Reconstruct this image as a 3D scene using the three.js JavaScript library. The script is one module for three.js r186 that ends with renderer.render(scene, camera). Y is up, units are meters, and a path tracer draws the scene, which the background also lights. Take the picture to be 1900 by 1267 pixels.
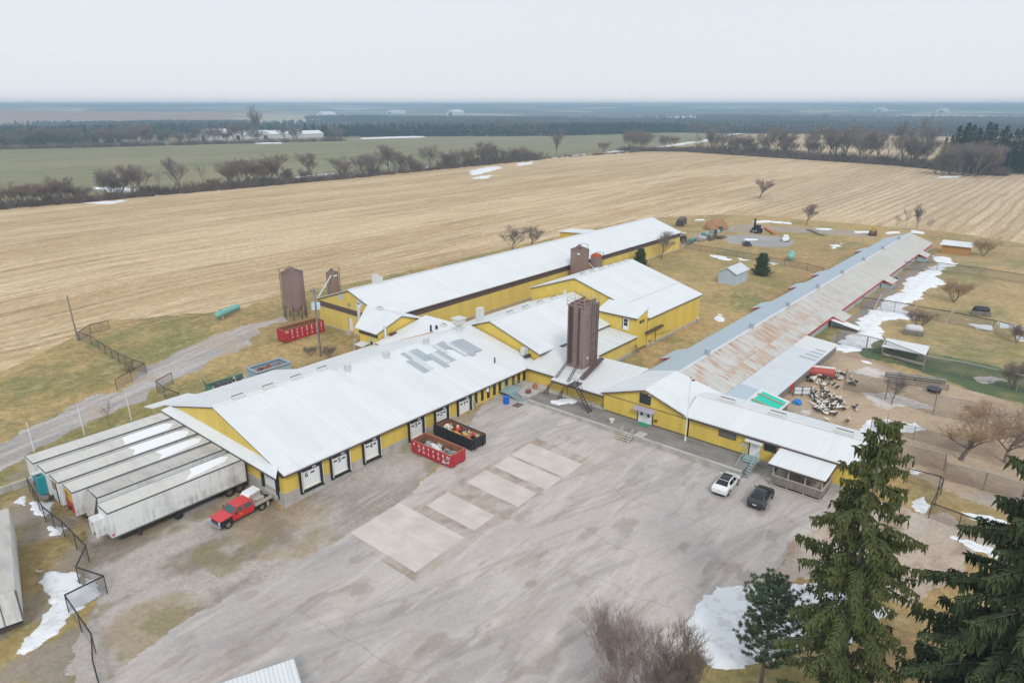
import * as THREE from 'three';
import { mergeGeometries } from 'three/addons/utils/BufferGeometryUtils.js';
import { FontLoader } from 'three/addons/loaders/FontLoader.js';
import { TextGeometry } from 'three/addons/geometries/TextGeometry.js';

// ---------------------------------------------------------------- camera, sky, sun, exposure
const scene = new THREE.Scene();
const F = 1278, CX = 950, CY = 633.5, HZ = 193, CAMH = 40;          // lens of the photograph in its own pixels
const PITCH = Math.atan((CY - HZ) / F), YAW = 40.1 * Math.PI / 180;
const camera = new THREE.PerspectiveCamera(2 * Math.atan(633.5 / F) * 180 / Math.PI, 1024 / 682, 0.5, 40000);
const FWD = new THREE.Vector3(Math.cos(YAW) * Math.cos(PITCH), -Math.sin(PITCH), -Math.sin(YAW) * Math.cos(PITCH));
camera.position.set(0, CAMH, 0);
camera.lookAt(FWD.clone().add(camera.position));
camera.updateMatrixWorld();

{ // overcast sky: pale grey, faint large soft cloud tone
  const w = 512, h = 256, d = new Float32Array(w * h * 4);
  for (let j = 0; j < h; j++) for (let i = 0; i < w; i++) {
    const el = ((j + 0.5) / h - 0.5) * Math.PI, az = (i + 0.5) / w * Math.PI * 2;
    const s = Math.max(0, Math.sin(el));
    const cl = 0.012 * (Math.sin(az * 3 + s * 9 + 1) + Math.sin(az * 5 - s * 14)) * (0.3 + s);
    const b = 0.785 + 0.02 * s + cl, k = (j * w + i) * 4;
    const near = Math.exp(-s * 9);
    d[k] = b * (0.925 + 0.035 * near); d[k + 1] = b * (0.985 + 0.01 * near); d[k + 2] = b * (1.055 - 0.005 * near); d[k + 3] = 1;
    if (el < 0) { d[k] = 0.5; d[k + 1] = 0.52; d[k + 2] = 0.55; }
  }
  const t = new THREE.DataTexture(d, w, h, THREE.RGBAFormat, THREE.FloatType);
  t.mapping = THREE.EquirectangularReflectionMapping; t.magFilter = THREE.LinearFilter; t.needsUpdate = true;
  scene.background = t; scene.environment = t;
}
const sun = new THREE.DirectionalLight(new THREE.Color(1, 0.965, 0.91), 1.5);
sun.position.set(-30, 150, 70); sun.target.position.set(80, 0, -60);
sun.castShadow = true; sun.shadow.radius = 22;
Object.assign(sun.shadow.camera, { left: -200, right: 200, top: 200, bottom: -200, near: 1, far: 600 });
sun.shadow.mapSize.set(4096, 4096);
scene.add(sun, sun.target);
scene.fog = new THREE.FogExp2(new THREE.Color(0.58, 0.81, 1.0), 0.00035);

const renderer = new THREE.WebGLRenderer({ antialias: true });
renderer.toneMapping = THREE.LinearToneMapping;
renderer.toneMappingExposure = 1.07;
renderer.shadowMap.enabled = true;

// ---------------------------------------------------------------- tools
let seed = 20240311;
const rnd = () => { seed = (seed + 0x6D2B79F5) | 0; let t = Math.imul(seed ^ (seed >>> 15), 1 | seed); t = (t + Math.imul(t ^ (t >>> 7), 61 | t)) ^ t; return ((t ^ (t >>> 14)) >>> 0) / 4294967296; };
const R = (a, b) => a + (b - a) * rnd();
const clamp = (t, a = 0, b = 1) => t < a ? a : t > b ? b : t;
const lerp = (a, b, t) => a + (b - a) * t;
const sstep = (a, b, t) => { t = clamp((t - a) / (b - a)); return t * t * (3 - 2 * t); };
const V = (x, y, z) => new THREE.Vector3(x, y, z);
const hsh = (x, y) => { let n = Math.imul(x, 374761393) + Math.imul(y, 668265263) | 0; n = Math.imul(n ^ (n >>> 13), 1274126177); return ((n ^ (n >>> 16)) >>> 0) / 4294967296; };
const LAT = new Float32Array(65536); for (let i = 0; i < 65536; i++) LAT[i] = hsh(i & 255, 1000 + (i >> 8));
function vn(x, y) { // smooth value noise 0..1
  const ix = Math.floor(x), iy = Math.floor(y); let fx = x - ix, fy = y - iy;
  fx = fx * fx * (3 - 2 * fx); fy = fy * fy * (3 - 2 * fy);
  const x0 = ix & 255, x1 = (ix + 1) & 255, y0 = (iy & 255) << 8, y1 = ((iy + 1) & 255) << 8;
  const a = LAT[x0 | y0], b = LAT[x1 | y0], c = LAT[x0 | y1], d = LAT[x1 | y1];
  return a + (b - a) * fx + (c - a) * fy + (a - b - c + d) * fx * fy;
}
const fbm = (x, y, o = 4) => { let s = 0, a = 0.5, t = 0; for (let i = 0; i < o; i++) { s += a * vn(x, y); t += a; a *= 0.5; x = x * 2.03 + 17.3; y = y * 2.03 - 9.1; } return s / t; };

// height of the ground in metres
function ground(x, z) {
  let y = -1.7 * clamp((66 - x) / 32.5);
  y -= 0.45 * clamp((z + 56) / 30) * clamp((x - 35) / 20) * clamp((82 - x) / 8);
  const r = Math.hypot(x, z);
  if (r > 650) {
    const a = Math.atan2(-z, x) * 180 / Math.PI;                    // 0 along x, 90 along -z
    const s = sstep(850, 1700, r);
    y += -14 * s + sstep(650, 1100, r) * (vn(x / 260, z / 260) - 0.5) * 6;
    y += sstep(1900, 3200, r) * (fbm(x / 700, z / 700, 3) - 0.5) * 20;
    y += sstep(2300, 4200, r) * (14 + 16 * sstep(55, 75, a) * sstep(4600, 3600, r));
    y += sstep(4300, 7600, r) * (33 + 26 * (fbm(x / 2100 + 40, z / 2100, 3) - 0.45));
    y = Math.min(y, 23 + 21 * sstep(0.25, 0.75, fbm(x / 2100 + 4, z / 2100, 3)) + 3 * vn(x / 350, z / 350));
  }
  return y;
}
// a photograph pixel only gives a direction; the distance comes from the ground it touches
const CR = V(1, 0, 0).applyQuaternion(camera.quaternion), CU = V(0, 1, 0).applyQuaternion(camera.quaternion);
const ray = (px, py) => FWD.clone().multiplyScalar(F).addScaledVector(CR, px - CX).addScaledVector(CU, CY - py);
function G(px, py, dy = 0) {
  const d = ray(px, py); let y = dy, p = V(0, 0, 0);
  for (let i = 0; i < 9; i++) { const t = (y - CAMH) / d.y; p.set(d.x * t, y, d.z * t); y = ground(p.x, p.z) + dy; }
  return p;
}
const atZ = (px, py, z) => { const d = ray(px, py), t = z / d.z; return V(d.x * t, CAMH + d.y * t, z); };
const atX = (px, py, x) => { const d = ray(px, py), t = x / d.x; return V(x, CAMH + d.y * t, d.z * t); };
const atY = (px, py, y) => { const d = ray(px, py), t = (y - CAMH) / d.y; return V(d.x * t, y, d.z * t); };

const taken = {};
const numbered = n => { const k = taken[n] = (taken[n] ?? -1) + 1; return k ? `${n}_${String(k).padStart(3, '0')}` : n; };
function tag(o, label, category, group) { o.userData.label = label; if (category) o.userData.category = category; if (group) o.userData.group = group; return o; }
function thing(name, label, category, p, turn = 0, group) {
  const o = new THREE.Group(); o.name = numbered(name); scene.add(o);
  if (p) o.position.copy(p); o.rotation.y = turn;
  return tag(o, label, category, group);
}
function site(name, label, category, p, group) { const o = thing(name, label, category, p, 0, group); ORG.set(o, p); return o; }
function copyOf(src, p, turn, label, group) {
  const o = src.clone(); o.name = numbered(src.name.replace(/_\d{3}$/, '')); scene.add(o); o.position.copy(p); o.rotation.y = turn;
  o.userData = { ...src.userData }; if (label) o.userData.label = label; if (group) o.userData.group = group;
  return o;
}
// geometry collector: flat polygons carry uv in metres (u level, v up the face)
class GB {
  constructor() { this.p = []; this.n = []; this.u = []; }
  tri(a, b, c) { this.poly([a, b, c]); return this; }
  poly(q) {
    const n = V(0, 0, 0); for (let i = 0; i < q.length; i++) { const a = q[i], c = q[(i + 1) % q.length]; n.add(a.clone().sub(q[0]).cross(c.clone().sub(q[0]))); } n.normalize();
    let t = V(0, 1, 0).cross(n); if (t.lengthSq() < 1e-6) t = V(1, 0, 0); t.normalize();
    const b = n.clone().cross(t);
    let T = null; // outlines with many corners may be hollow: cut them properly
    if (q.length > 4) { const f = q.map(v => new THREE.Vector2(v.dot(t), v.dot(b))); T = THREE.ShapeUtils.triangulateShape(f, []); }
    if (!T || !T.length) { T = []; for (let i = 1; i < q.length - 1; i++) T.push([0, i, i + 1]); }
    const area = ([i, j, k]) => q[j].clone().sub(q[i]).cross(q[k].clone().sub(q[i])).dot(n);
    for (const f of T) for (const v of (area(f) < 0 ? [q[f[0]], q[f[2]], q[f[1]]] : [q[f[0]], q[f[1]], q[f[2]]])) {
      this.p.push(v.x, v.y, v.z); this.n.push(n.x, n.y, n.z); this.u.push(v.dot(t), v.dot(b));
    }
    return this;
  }
  quad(a, b, c, d) { return this.poly([a, b, c, d]); }
  // solid from a flat outline pushed along e
  solid(q, e) {
    const n = V(0, 0, 0); for (let i = 0; i < q.length; i++) n.add(q[i].clone().sub(q[0]).cross(q[(i + 1) % q.length].clone().sub(q[0]))); if (n.dot(e) > 0) q = q.slice().reverse();
    const r = q.map(v => v.clone().add(e)); this.poly(q); this.poly(r.slice().reverse());
    for (let i = 0; i < q.length; i++) { const j = (i + 1) % q.length; this.poly([q[j], q[i], r[i], r[j]]); }
    return this;
  }
  box(x0, y0, z0, x1, y1, z1) { return this.solid([V(x0, y0, z0), V(x1, y0, z0), V(x1, y0, z1), V(x0, y0, z1)], V(0, y1 - y0, 0)); }
  // bar from a to b, w wide (level) and h deep
  bar(a, b, w, h = w) {
    const d = b.clone().sub(a).normalize(); let s = V(0, 1, 0).cross(d); if (s.lengthSq() < 1e-4) s = V(1, 0, 0); s.normalize(); const t = d.clone().cross(s);
    const c = [[-1, -1], [1, -1], [1, 1], [-1, 1]].map(([i, j]) => a.clone().addScaledVector(s, i * w / 2).addScaledVector(t, j * h / 2));
    return this.solid(c, b.clone().sub(a));
  }
  tube(a, b, r0, r1 = r0, k = 8, caps = true) {
    const d = b.clone().sub(a).normalize(); let s = Math.abs(d.y) > 0.9 ? V(1, 0, 0) : V(0, 1, 0); s = s.cross(d).normalize(); const t = d.clone().cross(s), L = a.distanceTo(b);
    const at = (o, r, i) => { const g = i / k * Math.PI * 2; return o.clone().addScaledVector(s, r * Math.cos(g)).addScaledVector(t, r * Math.sin(g)); };
    const nm = i => { const g = i / k * Math.PI * 2; return s.clone().multiplyScalar(Math.cos(g)).addScaledVector(t, Math.sin(g)); };
    for (let i = 0; i < k; i++) {
      const A = at(a, r0, i), B = at(a, r0, i + 1), C = at(b, r1, i + 1), D = at(b, r1, i), n0 = nm(i), n1 = nm(i + 1), u0 = i / k * 6.28 * r0, u1 = (i + 1) / k * 6.28 * r0;
      for (const [v, n, u, w] of [[A, n0, u0, 0], [B, n1, u1, 0], [C, n1, u1, L], [A, n0, u0, 0], [C, n1, u1, L], [D, n0, u0, L]]) { this.p.push(v.x, v.y, v.z); this.n.push(n.x, n.y, n.z); this.u.push(u, w); }
    }
    if (caps) { if (r1 > 0.001) this.poly([...Array(k)].map((_, i) => at(b, r1, i))); if (r0 > 0.001) this.poly([...Array(k)].map((_, i) => at(a, r0, k - i))); }
    return this;
  }
  add(g, m) { g = g.index ? g.toNonIndexed() : g.clone(); if (m) g.applyMatrix4(m); this.p.push(...g.attributes.position.array); this.n.push(...g.attributes.normal.array); const u = g.attributes.uv; if (u) this.u.push(...u.array); else this.u.push(...new Array(g.attributes.position.count * 2).fill(0)); return this; }
  geo() { const g = new THREE.BufferGeometry(); g.setAttribute('position', new THREE.Float32BufferAttribute(this.p, 3)); g.setAttribute('normal', new THREE.Float32BufferAttribute(this.n, 3)); g.setAttribute('uv', new THREE.Float32BufferAttribute(this.u, 2)); return g; }
  build(name, mat, parent = scene) { return put(name, this.geo(), mat, parent); }
}
const ORG = new WeakMap();   // parts of a thing are drawn in world metres and moved to the thing's own base
function put(name, geo, mat, parent = scene) {
  const o = ORG.get(parent); if (o) geo.translate(-o.x, -o.y, -o.z);
  const m = new THREE.Mesh(geo, mat); m.name = parent === scene ? numbered(name) : name; m.castShadow = m.receiveShadow = true; parent.add(m); if (o) ORG.set(m, o); return m;
}
const part = (name, mat, parent, fn) => { const b = new GB(); fn(b); return b.build(name, mat, parent); };
const M4 = (x, y, z, ry = 0, sx = 1, sy = 1, sz = 1, rx = 0, rz = 0) => new THREE.Matrix4().compose(V(x, y, z), new THREE.Quaternion().setFromEuler(new THREE.Euler(rx, ry, rz, 'YXZ')), V(sx, sy, sz));

// ---------------------------------------------------------------- textures and materials
function tex(w, h, fn, srgb = true) { // fn(i, j) -> [r, g, b] in 0..1 linear
  const d = new Uint8Array(w * h * 4), e = c => { c = clamp(c); return 255 * (srgb ? (c <= 0.0031308 ? 12.92 * c : 1.055 * Math.pow(c, 1 / 2.4) - 0.055) : c); };
  const lut = new Uint8Array(1025); for (let i = 0; i <= 1024; i++) lut[i] = Math.round(e(i / 1024));
  for (let j = 0; j < h; j++) for (let i = 0; i < w; i++) { const c = fn(i, j), k = (j * w + i) * 4; d[k] = lut[clamp(c[0]) * 1024 | 0]; d[k + 1] = lut[clamp(c[1]) * 1024 | 0]; d[k + 2] = lut[clamp(c[2]) * 1024 | 0]; d[k + 3] = 255; }
  const t = new THREE.DataTexture(d, w, h); t.magFilter = THREE.LinearFilter; t.minFilter = THREE.LinearMipmapLinearFilter; t.generateMipmaps = true;
  t.wrapS = t.wrapT = THREE.RepeatWrapping; if (srgb) t.colorSpace = THREE.SRGBColorSpace; t.needsUpdate = true; return t;
}
const rep = (t, x, y) => { const c = t.clone(); c.repeat.set(x, y); c.needsUpdate = true; return c; };
const wrapN = (f, i, j, w, h, sx, sy) => { // tileable noise from a plain one
  const x = i / w, y = j / h, a = f(x * sx, y * sy), b = f((x - 1) * sx, y * sy), c = f(x * sx, (y - 1) * sy), d = f((x - 1) * sx, (y - 1) * sy);
  return (a * (1 - x) + b * x) * (1 - y) + (c * (1 - x) + d * x) * y;
};
const std = (r, g, b, rough = 0.8, metal = 0, extra = {}) => new THREE.MeshStandardMaterial({ color: new THREE.Color().setRGB(r, g, b), roughness: rough, metalness: metal, ...extra });
const grainBump = tex(512, 512, (i, j) => { const v = wrapN((x, y) => fbm(x, y, 5), i, j, 512, 512, 24, 24) * 0.7 + hsh(i, j) * 0.3; return [v, v, v]; }, false);
// profiled sheet: 8 ribs to 2.4 m across u, with faint panel tone and grime along the sheet
const ribBump = tex(512, 64, (i, j) => { const p = (i / 64) % 1, r = Math.max(0, 1 - Math.abs(p - 0.5) / 0.11), s = (i / 64 * 3 % 1), q = Math.max(0, 1 - Math.abs(s - 0.5) / 0.2) * 0.12; const v = Math.min(1, r * 1.6) * 0.85 + q; return [v, v, v]; }, false);
function sheetMap(base, varAmt, dirt, dirtCol, sc = 4) {
  return tex(512, 512, (i, j) => {
    const a = wrapN((x, y) => fbm(x, y, 3), i, j, 512, 512, sc, sc), pnl = hsh(Math.floor(i / 43), 7 + Math.floor(j / 256)) - 0.5;
    const st = wrapN((x, y) => fbm(x, y, 2), i, j, 512, 512, 60, 3), gr = hsh(i + 11, j + 5) - 0.5;
    const k = 1 + varAmt * (a - 0.5) * 1.2 + varAmt * pnl * 0.5 + gr * varAmt * 0.35, dd = dirt * sstep(0.5, 0.85, st * 0.65 + a * 0.45);
    return [0, 1, 2].map(c => lerp(base[c] * k, dirtCol[c], dd));
  });
}
const sheetMat = (base, varAmt, dirt, dirtCol, rough, metal, bump = 0.02, metres = 12) => new THREE.MeshStandardMaterial({ map: rep(sheetMap(base, varAmt, dirt, dirtCol), 1 / metres, 1 / metres), bumpMap: rep(ribBump, 1 / 2.4, 1), bumpScale: bump, roughness: rough, metalness: metal });
// ---------------------------------------------------------------- the ground: zones, colour tiles, one gapless sheet cut by what lies on it
const PX = s => s.trim().split(/\s+/).map(q => { const [a, b] = q.split(',').map(Number), p = G(a, b); return [p.x, p.z]; });
function zone(pts) { let x0 = 1e9, x1 = -1e9, z0 = 1e9, z1 = -1e9; for (const [x, z] of pts) { x0 = Math.min(x0, x); x1 = Math.max(x1, x); z0 = Math.min(z0, z); z1 = Math.max(z1, z); } return { pts, x0, x1, z0, z1 }; }
function inside(Z, x, z) {
  if (x < Z.x0 || x > Z.x1 || z < Z.z0 || z > Z.z1) return false;
  let c = false; const p = Z.pts;
  for (let i = 0, j = p.length - 1; i < p.length; j = i++) { const [xi, zi] = p[i], [xj, zj] = p[j]; if ((zi > z) !== (zj > z) && x < (xj - xi) * (z - zi) / (zj - zi) + xi) c = !c; }
  return c;
}
const cornEdge = PX('-260,800 -60,715 0,690 76,656 136,623 167,600 202,594 252,592 303,587 384,580 457,571 505,549 530,545 626,530 675,522 800,492 1000,447 1040,437 1180,408 1250,402 1330,398 1430,401 1500,408 1600,416 1760,430 1900,452 2100,478 2300,505');
const Z = {
  corn: zone([...cornEdge, [290, 260], [640, 260], [560, -60], [600, -240], [612, -338], [-240, -338], [-240, -150]]),
  drive: zone(PX('-120,870 0,825 50,795 106,767 157,737 227,725 252,702 268,681 303,669 353,641 400,623 445,605 493,595 530,588 532,597 481,610 464,639 408,661 360,688 320,707 285,724 265,742 214,762 157,790 76,830 0,880 -120,940')),
  yard: zone(PX('190,1267 330,1160 480,1085 648,988 745,930 820,860 890,752 990,700 1120,740 1400,835 1600,895 1580,940 1560,935 1540,965 1470,1010 1420,1070 1385,1090 1310,1130 1285,1180 1280,1240 1250,1320 1180,1800 -700,1800 60,1380')),
  dirt: zone(PX('100,935 190,1000 460,880 525,945 755,818 890,752 880,790 745,930 648,988 480,1085 330,1160 190,1267 60,1380 120,1267 175,1100 160,1000')),
  apron: zone(PX('1560,930 1540,965 1470,1010 1420,1070 1530,1082 1700,1130 1760,1090 1840,1010 1760,960 1650,930')),
  pen: zone(PX('1440,770 1450,700 1560,640 1640,678 1720,700 1900,752 2100,800 2100,1010 1900,960 1740,900 1640,860')),
  green: zone(PX('1560,650 1600,612 1650,630 1720,650 1800,668 1900,695 2050,730 2050,790 1900,748 1820,730 1720,690 1640,672')),
  gravelPen: zone(PX('1500,700 1548,660 1600,690 1640,740 1560,745')),
  pond: zone(PX('1340,440 1352,436 1400,436 1440,438 1475,447 1470,456 1430,460 1390,456 1352,451')),
  track: zone(PX('1262,450 1300,430 1345,420 1390,416 1420,420 1530,424 1625,432 1620,440 1500,432 1420,428 1400,436 1350,428 1310,440 1275,456')),
  strip: zone(PX('1500,700 1520,660 1600,570 1680,505 1735,470 1742,476 1690,520 1630,570 1570,640')),
  asphR: zone(PX('1690,960 1740,950 1800,1005 1790,1050 1760,1060 1700,1000')),
};
const ZN = Object.keys(Z), ZX0 = -50, ZZ0 = -200, ZC = 0.25, ZW = 1400, ZH = 1000, ZID = new Uint8Array(ZW * ZH);   // zone of every quarter metre near the farm
for (const [n, q] of Object.entries(Z).reverse()) { // rows filled between crossings; the first listed wins
  for (let j = 0; j < ZH; j++) {
    const z = ZZ0 + (j + 0.5) * ZC; if (z < q.z0 || z > q.z1) continue; const xs = [];
    for (let i = 0, k = q.pts.length - 1; i < q.pts.length; k = i++) { const [xi, zi] = q.pts[i], [xk, zk] = q.pts[k]; if ((zi > z) !== (zk > z)) xs.push((xk - xi) * (z - zi) / (zk - zi) + xi); }
    xs.sort((a, b) => a - b);
    for (let i = 0; i + 1 < xs.length; i += 2) for (let c = Math.max(0, Math.ceil((xs[i] - ZX0) / ZC - 0.5)), e = Math.min(ZW - 1, Math.floor((xs[i + 1] - ZX0) / ZC - 0.5)); c <= e; c++) ZID[j * ZW + c] = ZN.indexOf(n) + 1;
  }
}
const zoneAt = (x, z) => { const i = Math.floor((x - ZX0) / ZC), j = Math.floor((z - ZZ0) / ZC); return i < 0 || j < 0 || i >= ZW || j >= ZH ? '' : ZN[ZID[j * ZW + i] - 1] ?? ''; };
const mix3 = (a, b, t) => t <= 0 ? a : [a[0] + (b[0] - a[0]) * t, a[1] + (b[1] - a[1]) * t, a[2] + (b[2] - a[2]) * t];
const mul3 = (a, k) => [a[0] * k, a[1] * k, a[2] * k];
// boundaries of the far fields (metres), everything runs along the same survey grid
const hedge2x = z => 560 + (z > -230 ? (z + 100) * -0.32 : 42);
function farKind(x, z) {
  const r = Math.hypot(x, z);
  if (z > -341 && x < hedge2x(z)) return z < -120 || x > 240 ? 'corn' : 'lawn';
  if (x > hedge2x(z) - 1 && z > -345 - (x - 560) * 0.13 && x < 1290 + vn(z / 60, 4) * 40 && z < 140) return 'stub2';
  if (z > -800 - 30 * vn(x / 90, 1) + sstep(420, 1080, x) * 270 && z < -343 && x < 1130 && x > -900) return 'green';
  return 'wild';
}
const JX = (x, z, a, s) => x + (vn(x / s + 31, z / s) - 0.5) * a;
function lawnCol(x, z) {
  const a = fbm(x / 15, z / 11, 5), b = fbm(x / 2.2 + 50, z / 1.5, 4), c = fbm(x * 1.9, z * 1.5, 3), d = fbm(x / 30 + 7, z / 24, 4);
  let k = mix3([0.45, 0.315, 0.135], [0.255, 0.215, 0.075], sstep(0.42, 0.64, a * 0.66 + b * 0.34));
  k = mix3(k, [0.37, 0.235, 0.10], sstep(0.48, 0.64, d) * 0.6);
  k = mix3(k, [0.19, 0.20, 0.065], sstep(0.57, 0.70, fbm(x / 9 + 80, z / 7, 4)) * 0.55);
  k = mix3(k, [0.54, 0.42, 0.24], sstep(0.56, 0.78, b) * 0.4);
  return mul3(k, 0.68 + 0.64 * c);
}
function cornCol(x, z) {
  const w = z + (fbm(x / 70, z / 60, 2) - 0.5) * 1.6 + (x > 240 ? (fbm(x / 90 + 5, z / 60, 2) - 0.5) * 7 : 0), fl = vn(x * 0.9 + 3, z * 1.6), fm = vn(x * 2.3, z * 2.9 + 8);
  const fine = fbm(x / 9, w / 0.55, 2), row = fbm(x / 45, w / 2.1 + 9, 3), band = vn(x / 150, w / 9.5), big = fbm(x / 60, z / 34, 3);
  let k = mix3([0.655, 0.49, 0.295], [0.49, 0.34, 0.18], sstep(0.36, 0.72, row * 0.55 + band * 0.3 + big * 0.25));
  k = mix3(k, [0.72, 0.60, 0.43], sstep(0.55, 0.85, fine) * 0.5);
  k = mix3(k, [0.26, 0.175, 0.095], sstep(0.60, 0.86, fbm(x / 22, w / 0.9 + 77, 2)) * 0.5);
  const rr = sstep(255, 300, x) * sstep(-150, -95, z);                       // dark open rows at the right
  if (rr > 0) { const ph = (w / 4.1) % 1, q = Math.abs(((ph + 1) % 1) - 0.5) * 2; k = mix3(k, [0.27, 0.19, 0.11], rr * sstep(0.55, 0.9, q) * (0.5 + 0.5 * vn(x / 18, w / 3))); k = mix3(k, [0.66, 0.55, 0.39], rr * 0.25); }
  k = mul3(k, 0.80 + 0.24 * fl + 0.16 * fm); k = mix3(k, [0.74, 0.63, 0.46], sstep(0.72, 0.95, fl * 0.5 + fm * 0.5) * 0.5);
  const t1 = Math.abs(z + 150 + 0.62 * (x - 150) * 0.35 + 9 * Math.sin(x / 60)); // wheel tracks crossing the rows
  if (t1 < 2.4 && x > 110) k = mix3(k, [0.70, 0.59, 0.42], 0.45 * (Math.abs(t1 - 1.2) < 0.5 ? 1 : 0.3));
  return k;
}
function groundColor(x, z) {
  const g1 = fbm(x / 2.6, z / 2.6, 2) - 0.5, g2 = vn(x * 3.1 + 9, z * 3.1) - 0.5;
  const jx = x + g1 * 2.2 + g2 * 0.35, jz = z + (fbm(x / 2.6 + 40, z / 2.6, 2) - 0.5) * 2.2 - g2 * 0.35;
  const grain = 0.9 + 0.2 * hsh(Math.round(x * 23), Math.round(z * 23)), speck = vn(x * 6.3, z * 6.3);
  let k;
  let zw = zoneAt(jx, jz); const zs = zoneAt(jx * 0.6 + x * 0.4, jz * 0.6 + z * 0.4);
  if (zw === 'yard' && zs !== 'yard') zw = 'dirt';
  if (zs === 'corn') k = cornCol(x, z);
  else if (zs === 'yard') {
    const st = fbm(x / 11 + 3, z / 1.6, 4), bl = fbm(x / 6 + 8, z / 5, 4), big = fbm(x / 17, z / 13 + 4, 3), tr = fbm((x + z * 0.5) / 16, (z - x * 0.4) / 0.9, 3);
    k = mix3([0.53, 0.475, 0.44], [0.465, 0.43, 0.41], sstep(0.38, 0.66, big));
    k = mix3(k, [0.64, 0.58, 0.54], sstep(0.48, 0.72, st * 0.5 + bl * 0.5) * 0.8);
    k = mix3(k, [0.44, 0.365, 0.32], sstep(0.52, 0.70, bl) * 0.6);
    k = mix3(k, [0.30, 0.245, 0.21], sstep(0.62, 0.76, fbm(x / 3.4 + 70, z / 1.7, 4)) * 0.5);
    k = mix3(k, [0.36, 0.34, 0.325], sstep(0.54, 0.75, tr) * 0.5);
    const lane = Math.floor((z + 0.35 * vn(x / 5, 2)) / 4.6), lf = Math.abs(((z + 0.5 * (vn(x / 4, 3) - 0.5)) / 4.6) - Math.round(z / 4.6)) * 4.6;   // paving lanes
    k = mul3(k, 0.965 + 0.07 * hsh(lane, 5));
    if (lf < 0.06 && vn(x / 3, lane * 7) > 0.42) k = mul3(k, 0.84);
    if (x > 34.6 && x < 62.5 && z + g1 * 0.8 < -40.6 && z + g1 * 0.8 > -50.2 + (x - 36) * 0.06) { const q = fbm(x / 1.6, z / 2.6 + 5, 4); k = mix3(mix3([0.46, 0.385, 0.33], [0.36, 0.285, 0.23], sstep(0.35, 0.65, q)), k, sstep(0.4, 0.66, fbm(x / 2.2 + 60, z / 2.2, 3)) * 0.8); }
    k = mix3(k, [0.34, 0.255, 0.20], sstep(0.60, 0.74, fbm((x + z * 0.12) / 5 + 15, (z - x * 0.12) / 0.6, 4)) * 0.3);
    k = mix3(k, [0.68, 0.63, 0.59], sstep(0.62, 0.76, fbm((x - z * 0.08) / 6 + 95, (z + x * 0.08) / 0.9, 4)) * 0.28);
    for (const [cx, cs, ph] of [[44.5, 0.12, 1], [52, -0.2, 5], [58.6, 0.06, 9], [27, 0.16, 3], [66, -0.05, 7]]) { const e = Math.abs(x - cx - cs * (z + 35) - 0.9 * (vn(z / 2.7, ph) - 0.5) - 0.35 * (vn(z / 0.6, ph + 20) - 0.5)); if (e < 0.045 && vn(z / 6, ph + 40) > 0.42) k = mul3(k, 0.76); }
  } else if (zw === 'drive') {
    const st = fbm((x - z * 0.25) / 9, (z + x * 0.25) / 0.9, 3); k = mix3([0.49, 0.455, 0.43], [0.36, 0.335, 0.315], sstep(0.35, 0.7, st));
    k = mix3(k, [0.45, 0.355, 0.28], sstep(0.52, 0.75, fbm(x / 5, z / 5, 3)) * 0.7);
  } else if (zw === 'dirt') {
    const st = fbm(x / 7, z / 0.8, 4), bl = fbm(x / 5 + 3, z / 4, 4), gs = fbm(x / 8 + 90, z / 6, 4);
    k = mix3([0.475, 0.42, 0.38], [0.33, 0.275, 0.235], sstep(0.36, 0.68, st * 0.45 + bl * 0.6));
    k = mix3(k, [0.49, 0.45, 0.425], sstep(0.55, 0.75, st) * 0.6);
    k = mix3(k, [0.34, 0.255, 0.135], sstep(0.52, 0.68, gs) * 0.65);
    if (x < 34) k = mix3(k, [0.215, 0.17, 0.11], sstep(0.44, 0.62, bl) * 0.55);
    k = mix3(k, [0.23, 0.20, 0.08], sstep(0.62, 0.72, fbm(x / 3.5 + 33, z / 3, 3)) * 0.5);
  } else if (zw === 'asphR') k = mix3([0.30, 0.28, 0.27], [0.36, 0.335, 0.32], fbm(x / 4, z / 4));
  else if (zw === 'apron') {
    const bl = fbm(x / 3.4, z / 2.3, 4); k = mix3([0.50, 0.40, 0.325], [0.37, 0.265, 0.19], sstep(0.36, 0.66, bl));
    k = mix3(k, [0.54, 0.47, 0.41], sstep(0.5, 0.7, fbm(x / 6 + 9, z / 1.8, 3)) * 0.7);
  } else if (zw === 'green') k = mix3([0.10, 0.14, 0.06], [0.21, 0.20, 0.085], sstep(0.4, 0.7, fbm(x / 4, z / 4)));
  else if (zw === 'gravelPen') k = mix3([0.37, 0.345, 0.33], [0.45, 0.41, 0.38], fbm(x / 3, z / 3));
  else if (zw === 'pen') {
    const bl = fbm(x / 5, z / 5, 4); k = mix3([0.51, 0.385, 0.265], [0.38, 0.275, 0.185], sstep(0.35, 0.68, bl));
    k = mix3(k, [0.40, 0.36, 0.33], sstep(0.55, 0.75, fbm(x / 9 + 14, z / 6, 3)) * 0.7);
  } else if (zs === 'pond') k = mix3([0.30, 0.285, 0.275], [0.42, 0.40, 0.385], fbm(x / 5, z / 3));
  else if (zw === 'track') k = mix3([0.34, 0.265, 0.195], [0.43, 0.36, 0.30], fbm(x / 4, z / 2));
  else if (zw === 'strip') k = mix3([0.26, 0.225, 0.19], [0.34, 0.285, 0.22], fbm(x / 3, z / 3));
  else {
    k = lawnCol(x, z);
    if (x < 20 && z > -100) k = mix3(k, [0.31, 0.26, 0.22], sstep(0.40, 0.60, fbm(x / 4 + 2, z / 3, 4)) * 0.85);
    if (z > -30 && x > 78) k = mix3(k, [0.50, 0.375, 0.225], 0.2 + 0.5 * g1);
    if (x > 150 && z < -60) k = mix3(k, [0.45, 0.31, 0.13], 0.25);
  }
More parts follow.
